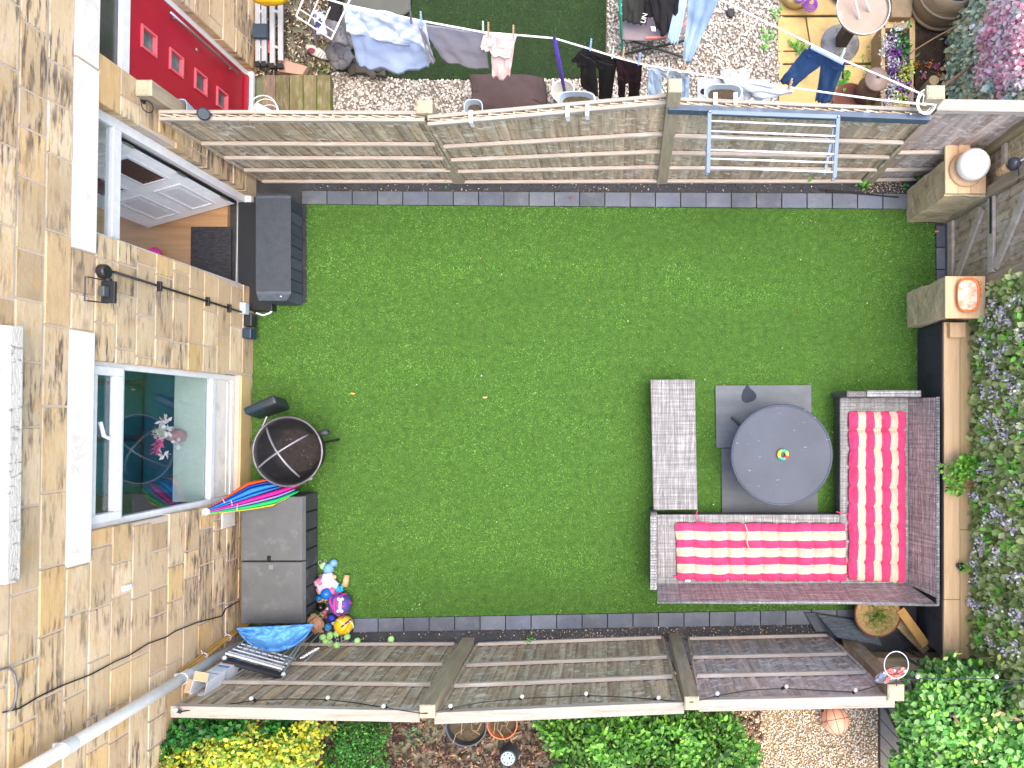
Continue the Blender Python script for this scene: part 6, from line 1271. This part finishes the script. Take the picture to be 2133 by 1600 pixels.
# basketball
bb = thing('basketball', 'faded orange basketball lying on the honey coloured gravel', 'ball', P(1740,1500,0)); r_ = .152; c = P(1740,1500,r_)
MB().ball(c, r_, 44, 28).build('ball', mat('basket_orange', (.85,.42,.28), (.8,.36,.22), scale=5, rough=.5, bump=.4, bscale=90), bb, smooth=True)
Rb = Euler((R(-28), R(-8), R(15))).to_matrix(); m = MB()
def circ(fn, n=60): return [c+Rb@(Vector(fn(2*math.pi*i/n)).normalized()*r_*1.0) for i in range(n+1)]
m.tube(circ(lambda a: (math.cos(a), math.sin(a)*.0, math.sin(a))), .0035, 5, cap=False); m.tube(circ(lambda a: (0, math.cos(a), math.sin(a))), .0035, 5, cap=False)
for s_ in (1, -1): m.tube(circ(lambda a: (s_*(.55-.28*math.cos(2*a)), math.cos(a), math.sin(a))), .0035, 5, cap=False)
m.build('seam', colmat('seam_brown', (.12,.04,.05)), bb, smooth=True)
m = MB()
for k, (a, b_) in enumerate((((1719,1500),(1723,1504)),((1718,1505),(1723,1507)),((1718,1511),(1722,1512)))): m.beam(P(*a,.27-.01*k), P(*b_,.27-.01*k), .008, .004)
m.build('printed_mark', MC['toy_seam_brown'], bb)
# pots in the mulch
def pot(name, label, px_, py_, r_, h_, mt, soil=True, twigs=0):
    r = thing(name, label, 'pot', P(px_, py_)); c = P(px_, py_, h_); c.z = 0
    MB().lathe([(r_*.75,.0),(r_*.97,h_-.02),(r_,h_),(r_*.93,h_),(r_*.88,h_*.7),(0,h_*.7)], c, 40).build('pot', mt, r)
    MB().lathe([(r_*.9,h_*.74),(r_*.5,h_*.78),(0,h_*.77)], c, 30).build('soil', M_comp2, r)
    if twigs:
        m = MB()
        for k in range(twigs): a = random.uniform(0,6.28); p = c+Vector((random.uniform(-.4,.4)*r_, random.uniform(-.4,.4)*r_, h_*.78)); m.tube([p, p+Vector((math.cos(a)*.08, math.sin(a)*.08, .06)), p+Vector((math.cos(a+.5)*.17, math.sin(a+.5)*.17, .08))], .004, 5)
        m.build('twig', colmat('twig', (.35,.25,.15)), r)
    return r
pot('plant_pot', 'large black plastic pot of bare soil behind the lower fence', 971, 1513, .235, .32, mat('pot_black', (.05,.065,.085), (.035,.045,.06), scale=5, rough=.5), twigs=7)
pot('plant_pot', 'terracotta rimmed pot with dead twigs touching the large black pot', 1046, 1509, .175, .26, mat('terracotta', (.5,.17,.08), (.42,.14,.07), scale=5, rough=.8), twigs=12)
up = thing('upturned_pot', 'small upturned black pot showing its pale perforated base on the mulch', 'pot', P(1056,1580)); c = P(1058,1580,.15); c.z = 0
MB().lathe([(.12,.0),(.115,.02),(.092,.15),(.085,.155),(0,.15)], c, 32).build('pot', MC['pot_black'], up); MB().lathe([(.08,.152),(.08,.157),(0,.157)], c, 32).build('base', mat('pale_blue_base', (.3,.38,.48), (.24,.31,.4), scale=6), up)
for k in range(10): a = 2*math.pi*k/8; rr_ = .058 if k < 8 else .02; MB().lathe([(.008,0),(.007,.002)], c+Vector((rr_*math.cos(a), rr_*math.sin(a), .157)), 10).build('hole', MC['slot_black'], up)

# ================================================================ PLANTS
def leaves(name, blobs, N, size, cols, parent, tilt=.7, jit=.18, inner=.55, clump=0, wts=None, tv=LEAF6_V, tf=LEAF6_F, asp=1.0):
    """blobs: (px,py,z,rx,ry,rz) in photo points at that height, radii in metres; leaves fill the outer part of each blob"""
    cs = np.array([[*P(b_[0], b_[1], b_[2])] for b_ in blobs]); rs = np.array([b_[3:6] for b_ in blobs]); vol = rs.prod(1)**.67
    k = RNG.choice(len(blobs), N, p=vol/vol.sum()); d = RNG.normal(0, 1, (N, 3)); d[:,2] = np.where(RNG.random(N) < .75, np.abs(d[:,2]), d[:,2]); d /= np.linalg.norm(d, axis=1)[:,None]
    rad = RNG.uniform(inner**3, 1.15, N)**(1/3)
    bump = np.array([noise.noise(Vector((x_*3.2+kk*3, y_*3.2, z_*3.2))) for (x_, y_, z_), kk in zip(d*rs[k].mean(1)[:,None]*3, k)])
    pos = cs[k]+d*rs[k]*(rad*(1+.3*bump))[:,None]; pos[:,2] = np.maximum(pos[:,2], .03)
    out = np.arctan2(d[:,1], d[:,0]); rz = out-math.pi/2+RNG.normal(0, .9, N)
    rot = rot_euler(RNG.normal(-.15, tilt, N), RNG.normal(0, tilt*.8, N), rz)
    s = RNG.uniform(.6, 1.3, N)*size; col = palette(N, cols, jit, wts)
    if clump:
        cl = np.array([noise.noise(Vector((p[0]*clump, p[1]*clump, p[2]*clump+9))) for p in pos]); col = np.clip(col*(1+cl[:,None]*.7), 0, 1)
    return scatter(name, tv, tf, pos, rot, np.stack([s*asp, s, s],1), col, M_leaf, parent=parent)
M_stem = mat('stem_bark', (.12,.08,.05), (.08,.05,.03), scale=6, rough=.9)
def bush(name, label, blobs, N, size, cols, cat='shrub', nst=6, **k):
    c = P(blobs[0][0], blobs[0][1], blobs[0][2]); c.z = 0; r = thing(name, label, cat, c)
    m = MB()
    for b_ in blobs:
        e = P(b_[0], b_[1], b_[2]); f_ = c.lerp(Vector((e.x, e.y, 0)), .6); m.tube([Vector((f_.x, f_.y, 0)), f_.lerp(e, .6)+Vector((0,0,.1)), e+Vector((0,0,b_[5]*.5))], [.02,.014,.006], 6)
        for q in range(nst): m.tube([f_.lerp(e, .5), e+Vector((random.uniform(-1,1)*b_[3]*.8, random.uniform(-1,1)*b_[4]*.8, random.uniform(0,.8)*b_[5]))], [.008,.003], 5)
    m.build('stem', M_stem, r); leaves('foliage', blobs, N, size, cols, r, **k); return r
GR = [(.07,.22,.03),(.12,.34,.04),(.035,.12,.02),(.22,.46,.07),(.05,.18,.03)]
bush('golden_shrub', 'golden yellow variegated shrub against the stone wall below the lower fence', [(430,1560,1.25,.34,.26,.3),(350,1590,1.4,.22,.2,.22),(520,1545,1.2,.36,.22,.3),(610,1555,1.15,.28,.26,.3),(470,1620,1.1,.42,.3,.3),(655,1512,1.1,.16,.1,.2),(580,1640,1.0,.45,.3,.3),(400,1660,1.1,.4,.3,.3),(310,1625,1.45,.2,.2,.22)], 12000, .042, [(.56,.54,.05),(.64,.64,.18),(.42,.5,.06),(.22,.4,.07),(.68,.6,.04),(.16,.32,.06)], asp=1.3, clump=3)
bush('dark_ivy', 'dark green leafy plant between the golden shrub and the lower fence', [(400,1522,1.35,.17,.12,.2),(350,1556,1.4,.11,.1,.14),(470,1510,1.3,.2,.07,.16),(580,1514,1.2,.15,.06,.14),(322,1575,1.45,.09,.09,.12),(288,1590,1.5,.07,.07,.1)], 2600, .055, [(.02,.11,.02),(.03,.17,.03),(.012,.06,.015),(.06,.25,.04)], asp=1.4)
bush('box_hedge', 'small leaved dark green box shrub right of the golden shrub', [(740,1530,.6,.22,.22,.25),(765,1590,.5,.22,.26,.22),(715,1590,.5,.2,.24,.22),(740,1660,.4,.3,.3,.22),(790,1525,.45,.12,.14,.18)], 6500, .03, [(.03,.14,.02),(.05,.22,.03),(.02,.08,.012),(.1,.32,.05)], clump=4)
bush('laurel_hedge', 'bushy bright green hedge below the middle of the lower fence', [(1190,1520,.8,.3,.22,.3),(1290,1530,.85,.36,.26,.32),(1400,1525,.85,.36,.26,.3),(1490,1530,.75,.28,.26,.28),(1220,1590,.7,.3,.3,.3),(1340,1600,.75,.4,.32,.32),(1470,1590,.7,.34,.3,.3),(1540,1570,.6,.2,.2,.22),(1150,1500,.6,.16,.14,.18),(1300,1680,.6,.5,.35,.3),(1480,1680,.6,.45,.35,.3)], 12500, .06, GR+[(.2,.42,.07)], clump=3.2)
bush('rose_shrub', 'large leafy green shrub filling the lower right corner', [(1950,1470,1.15,.34,.3,.35),(2030,1440,1.2,.3,.24,.32),(2080,1520,1.2,.38,.36,.35),(1960,1560,1.0,.36,.34,.35),(2050,1610,1.0,.45,.4,.35),(1910,1620,.9,.3,.3,.3),(2120,1440,1.2,.26,.2,.25),(1900,1500,1.0,.16,.22,.26),(2150,1590,1.1,.4,.4,.35),(1960,1410,.95,.2,.14,.2),(1985,1385,.8,.09,.1,.14)], 12500, .066, [(.10,.31,.06),(.15,.38,.09),(.05,.18,.03),(.24,.5,.14),(.18,.44,.05),(.29,.55,.09),(.3,.5,.2)], asp=1.25, clump=3, tilt=.55)
r_ = bpy.data.objects['rose_shrub']
for a, b_ in (((1985,1490,1.45),(2000,1510,1.4)), ((2000,1500,1.42),(1980,1540,1.3)), ((2060,1570,1.35),(2110,1605,1.3)), ((2075,1480,1.5),(2125,1500,1.45)), ((2040,1530,1.4),(2060,1550,1.35))): MB().tube([P(*a), P(*b_)], .012, 6).build('woody_stem', mat('pink_bark', (.4,.22,.16), (.3,.16,.1), scale=6), r_)
n = 16; pp = [(2075,1505,1.52),(2060,1512,1.5),(1968,1385,1.2),(1985,1360,1.1),(2030,1570,1.4),(2085,1375,1.4)]
pos = np.array([[*(P(*random.choice(pp))+Vector((random.uniform(-.05,.05), random.uniform(-.08,.08), random.uniform(0,.06))))] for _ in range(26)])
scatter('new_shoot', LEAF6_V, LEAF6_F, pos, rot_euler(RNG.normal(0,.5,26), RNG.normal(0,.4,26), RNG.uniform(0,6.28,26)), np.full(26,.07), palette(26, [(.45,.6,.12),(.5,.65,.2)], .1), M_leaf, parent=r_)
pt = thing('grey_tub_planter', 'round grey planter with dry soil half hidden in the lower right shrub', 'planter', P(2062,1430)); c = P(2060,1428,1.0)+Vector((0,0,0)); M_gp = mat('lilac_grey_pot', (.28,.25,.29), (.22,.2,.23), scale=6, rough=.6)
MB().lathe([(.10,-1.0),(.14,-.2),(.165,.42),(.172,.44),(.16,.44),(.145,.36),(0,.36)], c, 40).build('pot', M_gp, pt); MB().lathe([(.147,.365),(.14,.37),(0,.372)], c, 30).build('soil', mat('dry_soil', (.16,.11,.04), (.1,.07,.03), scale=20, rough=.95, bump=2), pt)
m = MB(); c = P(2130,1478,1.3)
for k in range(5): a = 2*math.pi*k/5+.4; m.ball(c+Vector((.07*math.cos(a), .07*math.sin(a), 0)), .05, 12, 8, (1,1,.35))
m.build('ornament_flower', colmat('sky', (.2,.45,.75)), smooth=True, label='sky blue flower shaped ornament at the right edge among the leaves', cat='ornament')
# small weeds
def weed(label, px_, py_, z_, n, size, spread, cols=GR, name='weed'):
    r = thing(name, label, 'weed', P(px_, py_, z_)); c = P(px_, py_, z_); an = RNG.uniform(0, 6.28, n)
    pos = np.stack([c.x+RNG.normal(0,spread,n), c.y+RNG.normal(0,spread,n), z_+RNG.uniform(.01,.06,n)],1)
    scatter('leaf', LEAF6_V, LEAF6_F, pos, rot_euler(RNG.normal(.1,.35,n), RNG.normal(0,.35,n), an), RNG.uniform(.6,1.2,n)*size, palette(n, cols, .15), M_leaf, parent=r); return r
BG = [(.1,.42,.04),(.07,.3,.03),(.16,.5,.07)]
weed('broad green weed on the membrane under the drying rack', 1690, 372, 0, 7, .07, .02, BG)
weed('grassy weed at the foot of the corner fence post', 1795, 384, 0, 14, .06, .03, BG)
weed('round leaved weed at the foot of the pillar with the globe', 1905, 366, .05, 8, .06, .02, BG)
weed('single bright leaf weed beside the upper stone pillar', 1880, 391, .02, 5, .055, .015, BG)
weed('small weed on the lower membrane strip below the paving row', 1107, 1329, 0, 14, .04, .025, BG)
weed('tiny weed behind the upper paving row near the first leaning post', 935, 378, 0, 8, .03, .03, BG)
weed('leafy weed in the joint of the yellow paving by the waist of the jeans', 1665, 102, .02, 26, .06, .05, BG)
weed('tall weed in the paving joint beside the dark blue jeans', 1757, 170, .03, 26, .06, .045, BG)
weed('green weed growing in the gravel left of the yellow paving', 1596, 84, .02, 34, .05, .05, BG)
weed('low weed along the paving joint under the grey pedestal base', 1815, 128, .02, 34, .035, .1, BG)
weed('small green weed in the gravel near the top of the paving', 1612, 30, .02, 16, .045, .04, BG)
weed('weeds by the planter box under the stone tub', 1888, 35, .02, 12, .045, .05, BG)
weed('grey green rosette weed on the mulch left of the black pot', 865, 1530, 0, 40, .05, .07, [(.08,.17,.08),(.05,.12,.06),(.12,.24,.1)])
weed('weed beside the deck step next door', 682, 143, .02, 22, .03, .05, [(.2,.35,.05),(.1,.2,.04)])

# leafy screens: vertical trellis panels covered with artificial leaves
def screen(name, label, X, y0, y1, z0, z1, N, size, cols, lean=0, wts=None):
    r = thing(name, label, 'leaf screen', (X+.06, (y0+y1)/2, z0)); m = MB()
    y = y0
    while y < y1: m.box(X+.05, X+.07, y, min(y+.115, y1), z0-(.0 if z0 else 0), z1); y += .12
    m.build('backing_fence', mat('orange_fence', (.3,.15,.05), (.2,.1,.035), scale=5, rough=.9), r)
    ys = RNG.uniform(y0, y1, N); zz = RNG.uniform(z0, z1, N); xx = X+RNG.uniform(-.07, .04, N)
    pos = np.stack([xx, ys, zz], 1); rot = np.einsum('nij,njk->nik', rot_euler(RNG.normal(0,.4,N), RNG.normal(-.75,.35,N), RNG.normal(0,.5,N)), rot_euler(np.zeros(N), np.zeros(N), RNG.uniform(0,6.28,N)))
    # leaves point outwards and droop; turned to face the courtyard
    s = RNG.uniform(.6,1.25,N)*size
    scatter('leaf_cover', LEAF6_V, LEAF6_F, pos, rot, np.stack([s*1.35,s,s],1), palette(N, cols, .2, wts), M_leaf, parent=r, kind='stuff'); return r
def spray(parent, X, y, z, n, sy, sz, cols, size=.028, name='flower_spray', X0=-.10):
    pos = np.stack([X+X0+RNG.uniform(-.05,.03,n), y+RNG.normal(0,sy,n), z+RNG.normal(0,sz,n)],1)
    scatter(name, LEAF6_V, LEAF6_F, pos, rot_euler(*RNG.uniform(0,6.28,(3,n))), np.stack([RNG.uniform(.8,1.3,n)*size*1.6,RNG.uniform(.8,1.3,n)*size,np.full(n,size)],1), palette(n, cols, .08), M_petal, parent=parent)
LS = screen('leaf_screen', 'artificial leaf screen with lilac flower sprays beyond the pine coping', 3.85, -2.75, 1.40, .60, 1.95, 14000, .075, [(.38,.44,.15),(.5,.56,.21),(.27,.34,.1),(.72,.75,.42),(.4,.8,.12),(.18,.25,.07),(.6,.66,.3)], wts=[.24,.2,.2,.12,.05,.12,.07])
fl_px = [(2075,632),(2095,645),(2128,625),(2065,672),(2093,668),(2110,672),(2133,700),(2085,740),(2098,725),(2060,740),(2075,765),(2058,705),(2110,790),(2080,785),(2125,795),(2055,815),(2080,822),(2110,840),(2118,815),(2063,870),(2085,880),(2095,895),(2133,890),(2100,905),(2060,920),(2042,985),(2062,975),(2110,1025),(2125,1015),(2040,1030),(2075,1060),(2065,1080),(2090,1075),(2118,1100),(2105,1095),(2050,1130),(2045,1148),(2085,1150),(2078,1165),(2035,1175),(2040,1205),(2118,1207),(2133,1200),(2028,1250),(2040,1265),(2075,1275),(2115,1275),(2130,1285),(2070,1335),(2100,1355),(2130,1350)]
for x_, y_ in fl_px:
    s_ = 3.78/(x_-CX); hz = s_*F; spray(LS, 3.85, (CY-y_)*s_, H-hz, 26, .04, .035, [(.8,.72,.93),(.9,.86,.97),(.66,.55,.88),(.95,.93,.98)])
bl_px = [(2050,760),(2060,700),(2120,660),(2045,900),(2090,960),(2110,850),(2070,1000),(2120,970),(2060,1110),(2100,1130),(2045,1290),(2090,1320),(2118,1045),(2035,1330),(2125,740),(2075,1240),(2048,655),(2100,700),(2128,900),(2055,1060)]
for x_, y_ in bl_px:
    s_ = 3.76/(x_-CX); pos_ = (3.76, (CY-y_)*s_, H-s_*F); n = 9
    scatter('bright_leaf_sprig', LEAF6_V, LEAF6_F, np.array(pos_)+RNG.normal(0,.04,(n,3))*np.array([.4,1,1]), rot_euler(RNG.normal(0,.6,n), RNG.normal(-.6,.5,n), RNG.uniform(0,6.28,n)), np.full(n,.075), palette(n, [(.2,.62,.06),(.3,.7,.15)], .1), M_leaf, parent=LS)
LS2 = screen('leaf_screen', 'sage green leaf screen with pink and white blossom in the upper right corner', 3.86, 2.95, 6.6, .0, 1.9, 12000, .06, [(.6,.7,.55),(.78,.82,.56),(.46,.6,.46),(.9,.88,.64),(.68,.46,.18),(.32,.44,.34)], wts=[.26,.2,.2,.1,.08,.16])
pk = [(2045,70),(2060,85),(2075,60),(2090,50),(2100,30),(2120,40),(2085,90),(2105,70),(2125,75),(2110,10),(2130,20),(2130,55),(2100,100),(2120,95),(2065,75),(2080,125),(2100,150),(2090,140),(2070,160),(2115,130),(2130,145),(2105,170),(2085,175),(2060,165),(2125,170),(2045,155),(2060,140),(2095,10),(2075,20),(2120,-10)]
for i, (x_, y_) in enumerate(pk):
    s_ = 3.76/(x_-CX); pc = [(.92,.42,.56),(.92,.62,.7),(.95,.86,.88)] if i % 3 else [(.92,.9,.9),(.88,.58,.76),(.95,.93,.94)]; spray(LS2, 3.86, (CY-y_)*s_, H-s_*F, 70, .07, .06, pc, .045)
for x_, y_ in ((2062,185),(2095,195),(2122,15)):
    s_ = 3.72/(x_-CX); spray(LS2, 3.86, (CY-y_)*s_, H-s_*F, 14, .05, .03, [(.35,.65,.55),(.5,.75,.68)], .08, name='teal_leaf')
# flowers in the planter box and in the soil
bx_ = bpy.data.objects['planter_box']
def tuft(x_, y_, z_, n, sp, cols, size, nm='flower'):
    c = P(x_, y_, z_); pos = np.stack([c.x+RNG.normal(0,sp,n), c.y+RNG.normal(0,sp,n), z_+RNG.uniform(-.03,.05,n)],1)
    scatter(nm, LEAF6_V, LEAF6_F, pos, rot_euler(*RNG.uniform(0,6.28,(3,n))), np.full(n,size), palette(n, cols, .1), M_petal, parent=bx_)
WH = [(.75,.8,.8),(.6,.66,.7)]; PU = [(.25,.06,.45),(.38,.12,.55),(.16,.04,.35)]; LI = [(.5,.4,.75),(.6,.55,.8)]; YG = [(.45,.65,.06),(.6,.75,.15)]; GG = [(.05,.2,.05),(.1,.33,.1)]
for a in ((1845,88,WH),(1862,80,LI),(1850,100,LI),(1842,112,WH),(1870,112,PU),(1855,118,PU),(1885,128,PU),(1868,133,WH),(1862,143,PU),(1852,130,WH),(1882,162,YG),(1892,140,YG),(1858,168,WH),(1868,162,PU),(1850,185,WH),(1862,192,WH),(1858,205,WH),(1875,185,PU),(1880,200,YG),(1870,210,YG),(1890,203,LI),(1845,212,LI),(1875,58,WH),(1890,182,PU),(1875,145,YG)): tuft(a[0], a[1], .36, 44, .036, a[2], .034)
for a in ((1880,100),(1888,112),(1872,95),(1865,155),(1885,172),(1856,150),(1880,90),(1868,70)): tuft(a[0], a[1], .30, 16, .05, GG, .07, 'leaf')
for lb, x_, y_, cc in (('orange artificial rose lying in the soil bed by the planter',1934,134,(.7,.22,.08)),('small orange flower at the left of the soil bed',1911,133,(.75,.3,.04)),('pink artificial flower next to the orange rose in the soil bed',1950,138,(.7,.2,.4)),('soft pink flower with teal leaves in the soil bed',1925,156,(.75,.35,.4)),('peach flower near the leafy screen in the soil bed',1958,158,(.8,.4,.15))):
    r = thing('artificial_flower', lb, 'flower', P(x_, y_, .01), 'flowers in the soil bed'); c = P(x_, y_, .04); n = 26
    scatter('petal', LEAF6_V, LEAF6_F, np.array(c)+RNG.normal(0,.016,(n,3)), rot_euler(*RNG.uniform(0,6.28,(3,n))), np.full(n,.032), palette(n, [cc], .12), M_petal, parent=r)
    MB().tube([c, c+Vector((-.05,.05,-.02))], .004, 5).build('stem', colmat('tealstem', (.02,.25,.2)), r)
# pots on the pine coping
pp_ = thing('potted_plant', 'leafy green plant in a small terracotta pot on the pine coping', 'plant', P(2010,1000,.66)); c = P(2012,998,.66); MB().lathe([(.045,0),(.062,.08),(.066,.085),(.055,.085),(.05,.06),(0,.06)], c, 24).build('pot', mat('terracotta2', (.42,.18,.1), (.34,.14,.08), scale=6), pp_)
leaves('foliage', [(2000,972,.85,.09,.08,.07),(2022,965,.85,.08,.08,.06),(1985,1000,.83,.09,.06,.05),(2010,990,.85,.1,.05,.06),(1992,1020,.8,.08,.05,.05),(1965,975,.8,.06,.035,.03),(2012,955,.82,.06,.04,.05)], 380, .04, [(.1,.32,.02),(.16,.42,.04),(.06,.2,.015),(.22,.5,.06)], pp_, asp=1.6, tilt=.4)
for i in range(4): MB().tube([c+Vector((0,0,.06)), P((1967,1992,2022,2012)[i], (975,1022,965,955)[i], .8)], .004, 5).build('stem', colmat('stalk', (.15,.25,.05)), pp_)
pb_ = thing('potted_plant', 'tiny black pot with two bright leaves on the pine coping', 'plant', P(1997,1178,.66)); c = P(1997,1178,.66); MB().lathe([(.032,0),(.042,.06),(.036,.06),(.03,.03),(0,.03)], c, 20).build('pot', M_black, pb_)
leaves('foliage', [(2010,1182,.74,.05,.03,.02)], 14, .045, [(.15,.5,.05)], pb_, tilt=.3)

for (a, b_, lb) in (((1708,394,.03),(1850,409,.03),'thin black metal rod lying on the membrane nearest the drying rack'),((1722,398,.03),(1872,411,.03),'second black rod lying closest to the paving row')):
    MB().tube([P(*a), P(*b_)], .009, 6).build('metal_rod', plain('rod_black', (.025,.022,.025), .4), label=lb, cat='rod', group='black rods on the membrane')
def netf(u, v): return P(1500+62*u, 145+34*v*(.5+.5*math.sin(math.pi*u)), .06+.05*noise.noise(Vector((u*6,v*5,2)))+.03*math.sin(12*u))
m = MB(); m.grid(netf, 22, 14, .004); m.build('plastic_sheet', plain('pale_sheet', (.6,.62,.66), .5), smooth=True, label='crumpled whitish plastic sheet on the gravel behind the pale jeans', cat='sheet')
# fallen leaves and scraps on the turf edge
for x_, y_, c_, lb in ((1190,412,(.3,.08,.04),'curled red brown leaf on the upper paving row'),(735,820,(.7,.35,.05),'orange scrap on the turf near the fire bowl'),(1010,828,(.6,.45,.2),'dry tan leaf lying in the middle of the turf'),(1952,482,(.7,.3,.05),'orange and blue wrapper on the paving by the gate')):
    MB().ball(P(x_, y_, .04), .016, 8, 6, (1.8,.7,.25), .4).build('scrap', plain('scrap_%d' % x_, c_, .8), smooth=True, label=lb, cat='litter')
# ---------------------------------------------------------------- final touches
for o in bpy.data.objects:
    if o.type == 'MESH' and o.parent is None and 'kind' not in o and 'label' not in o: print('UNTAGGED', o.name)
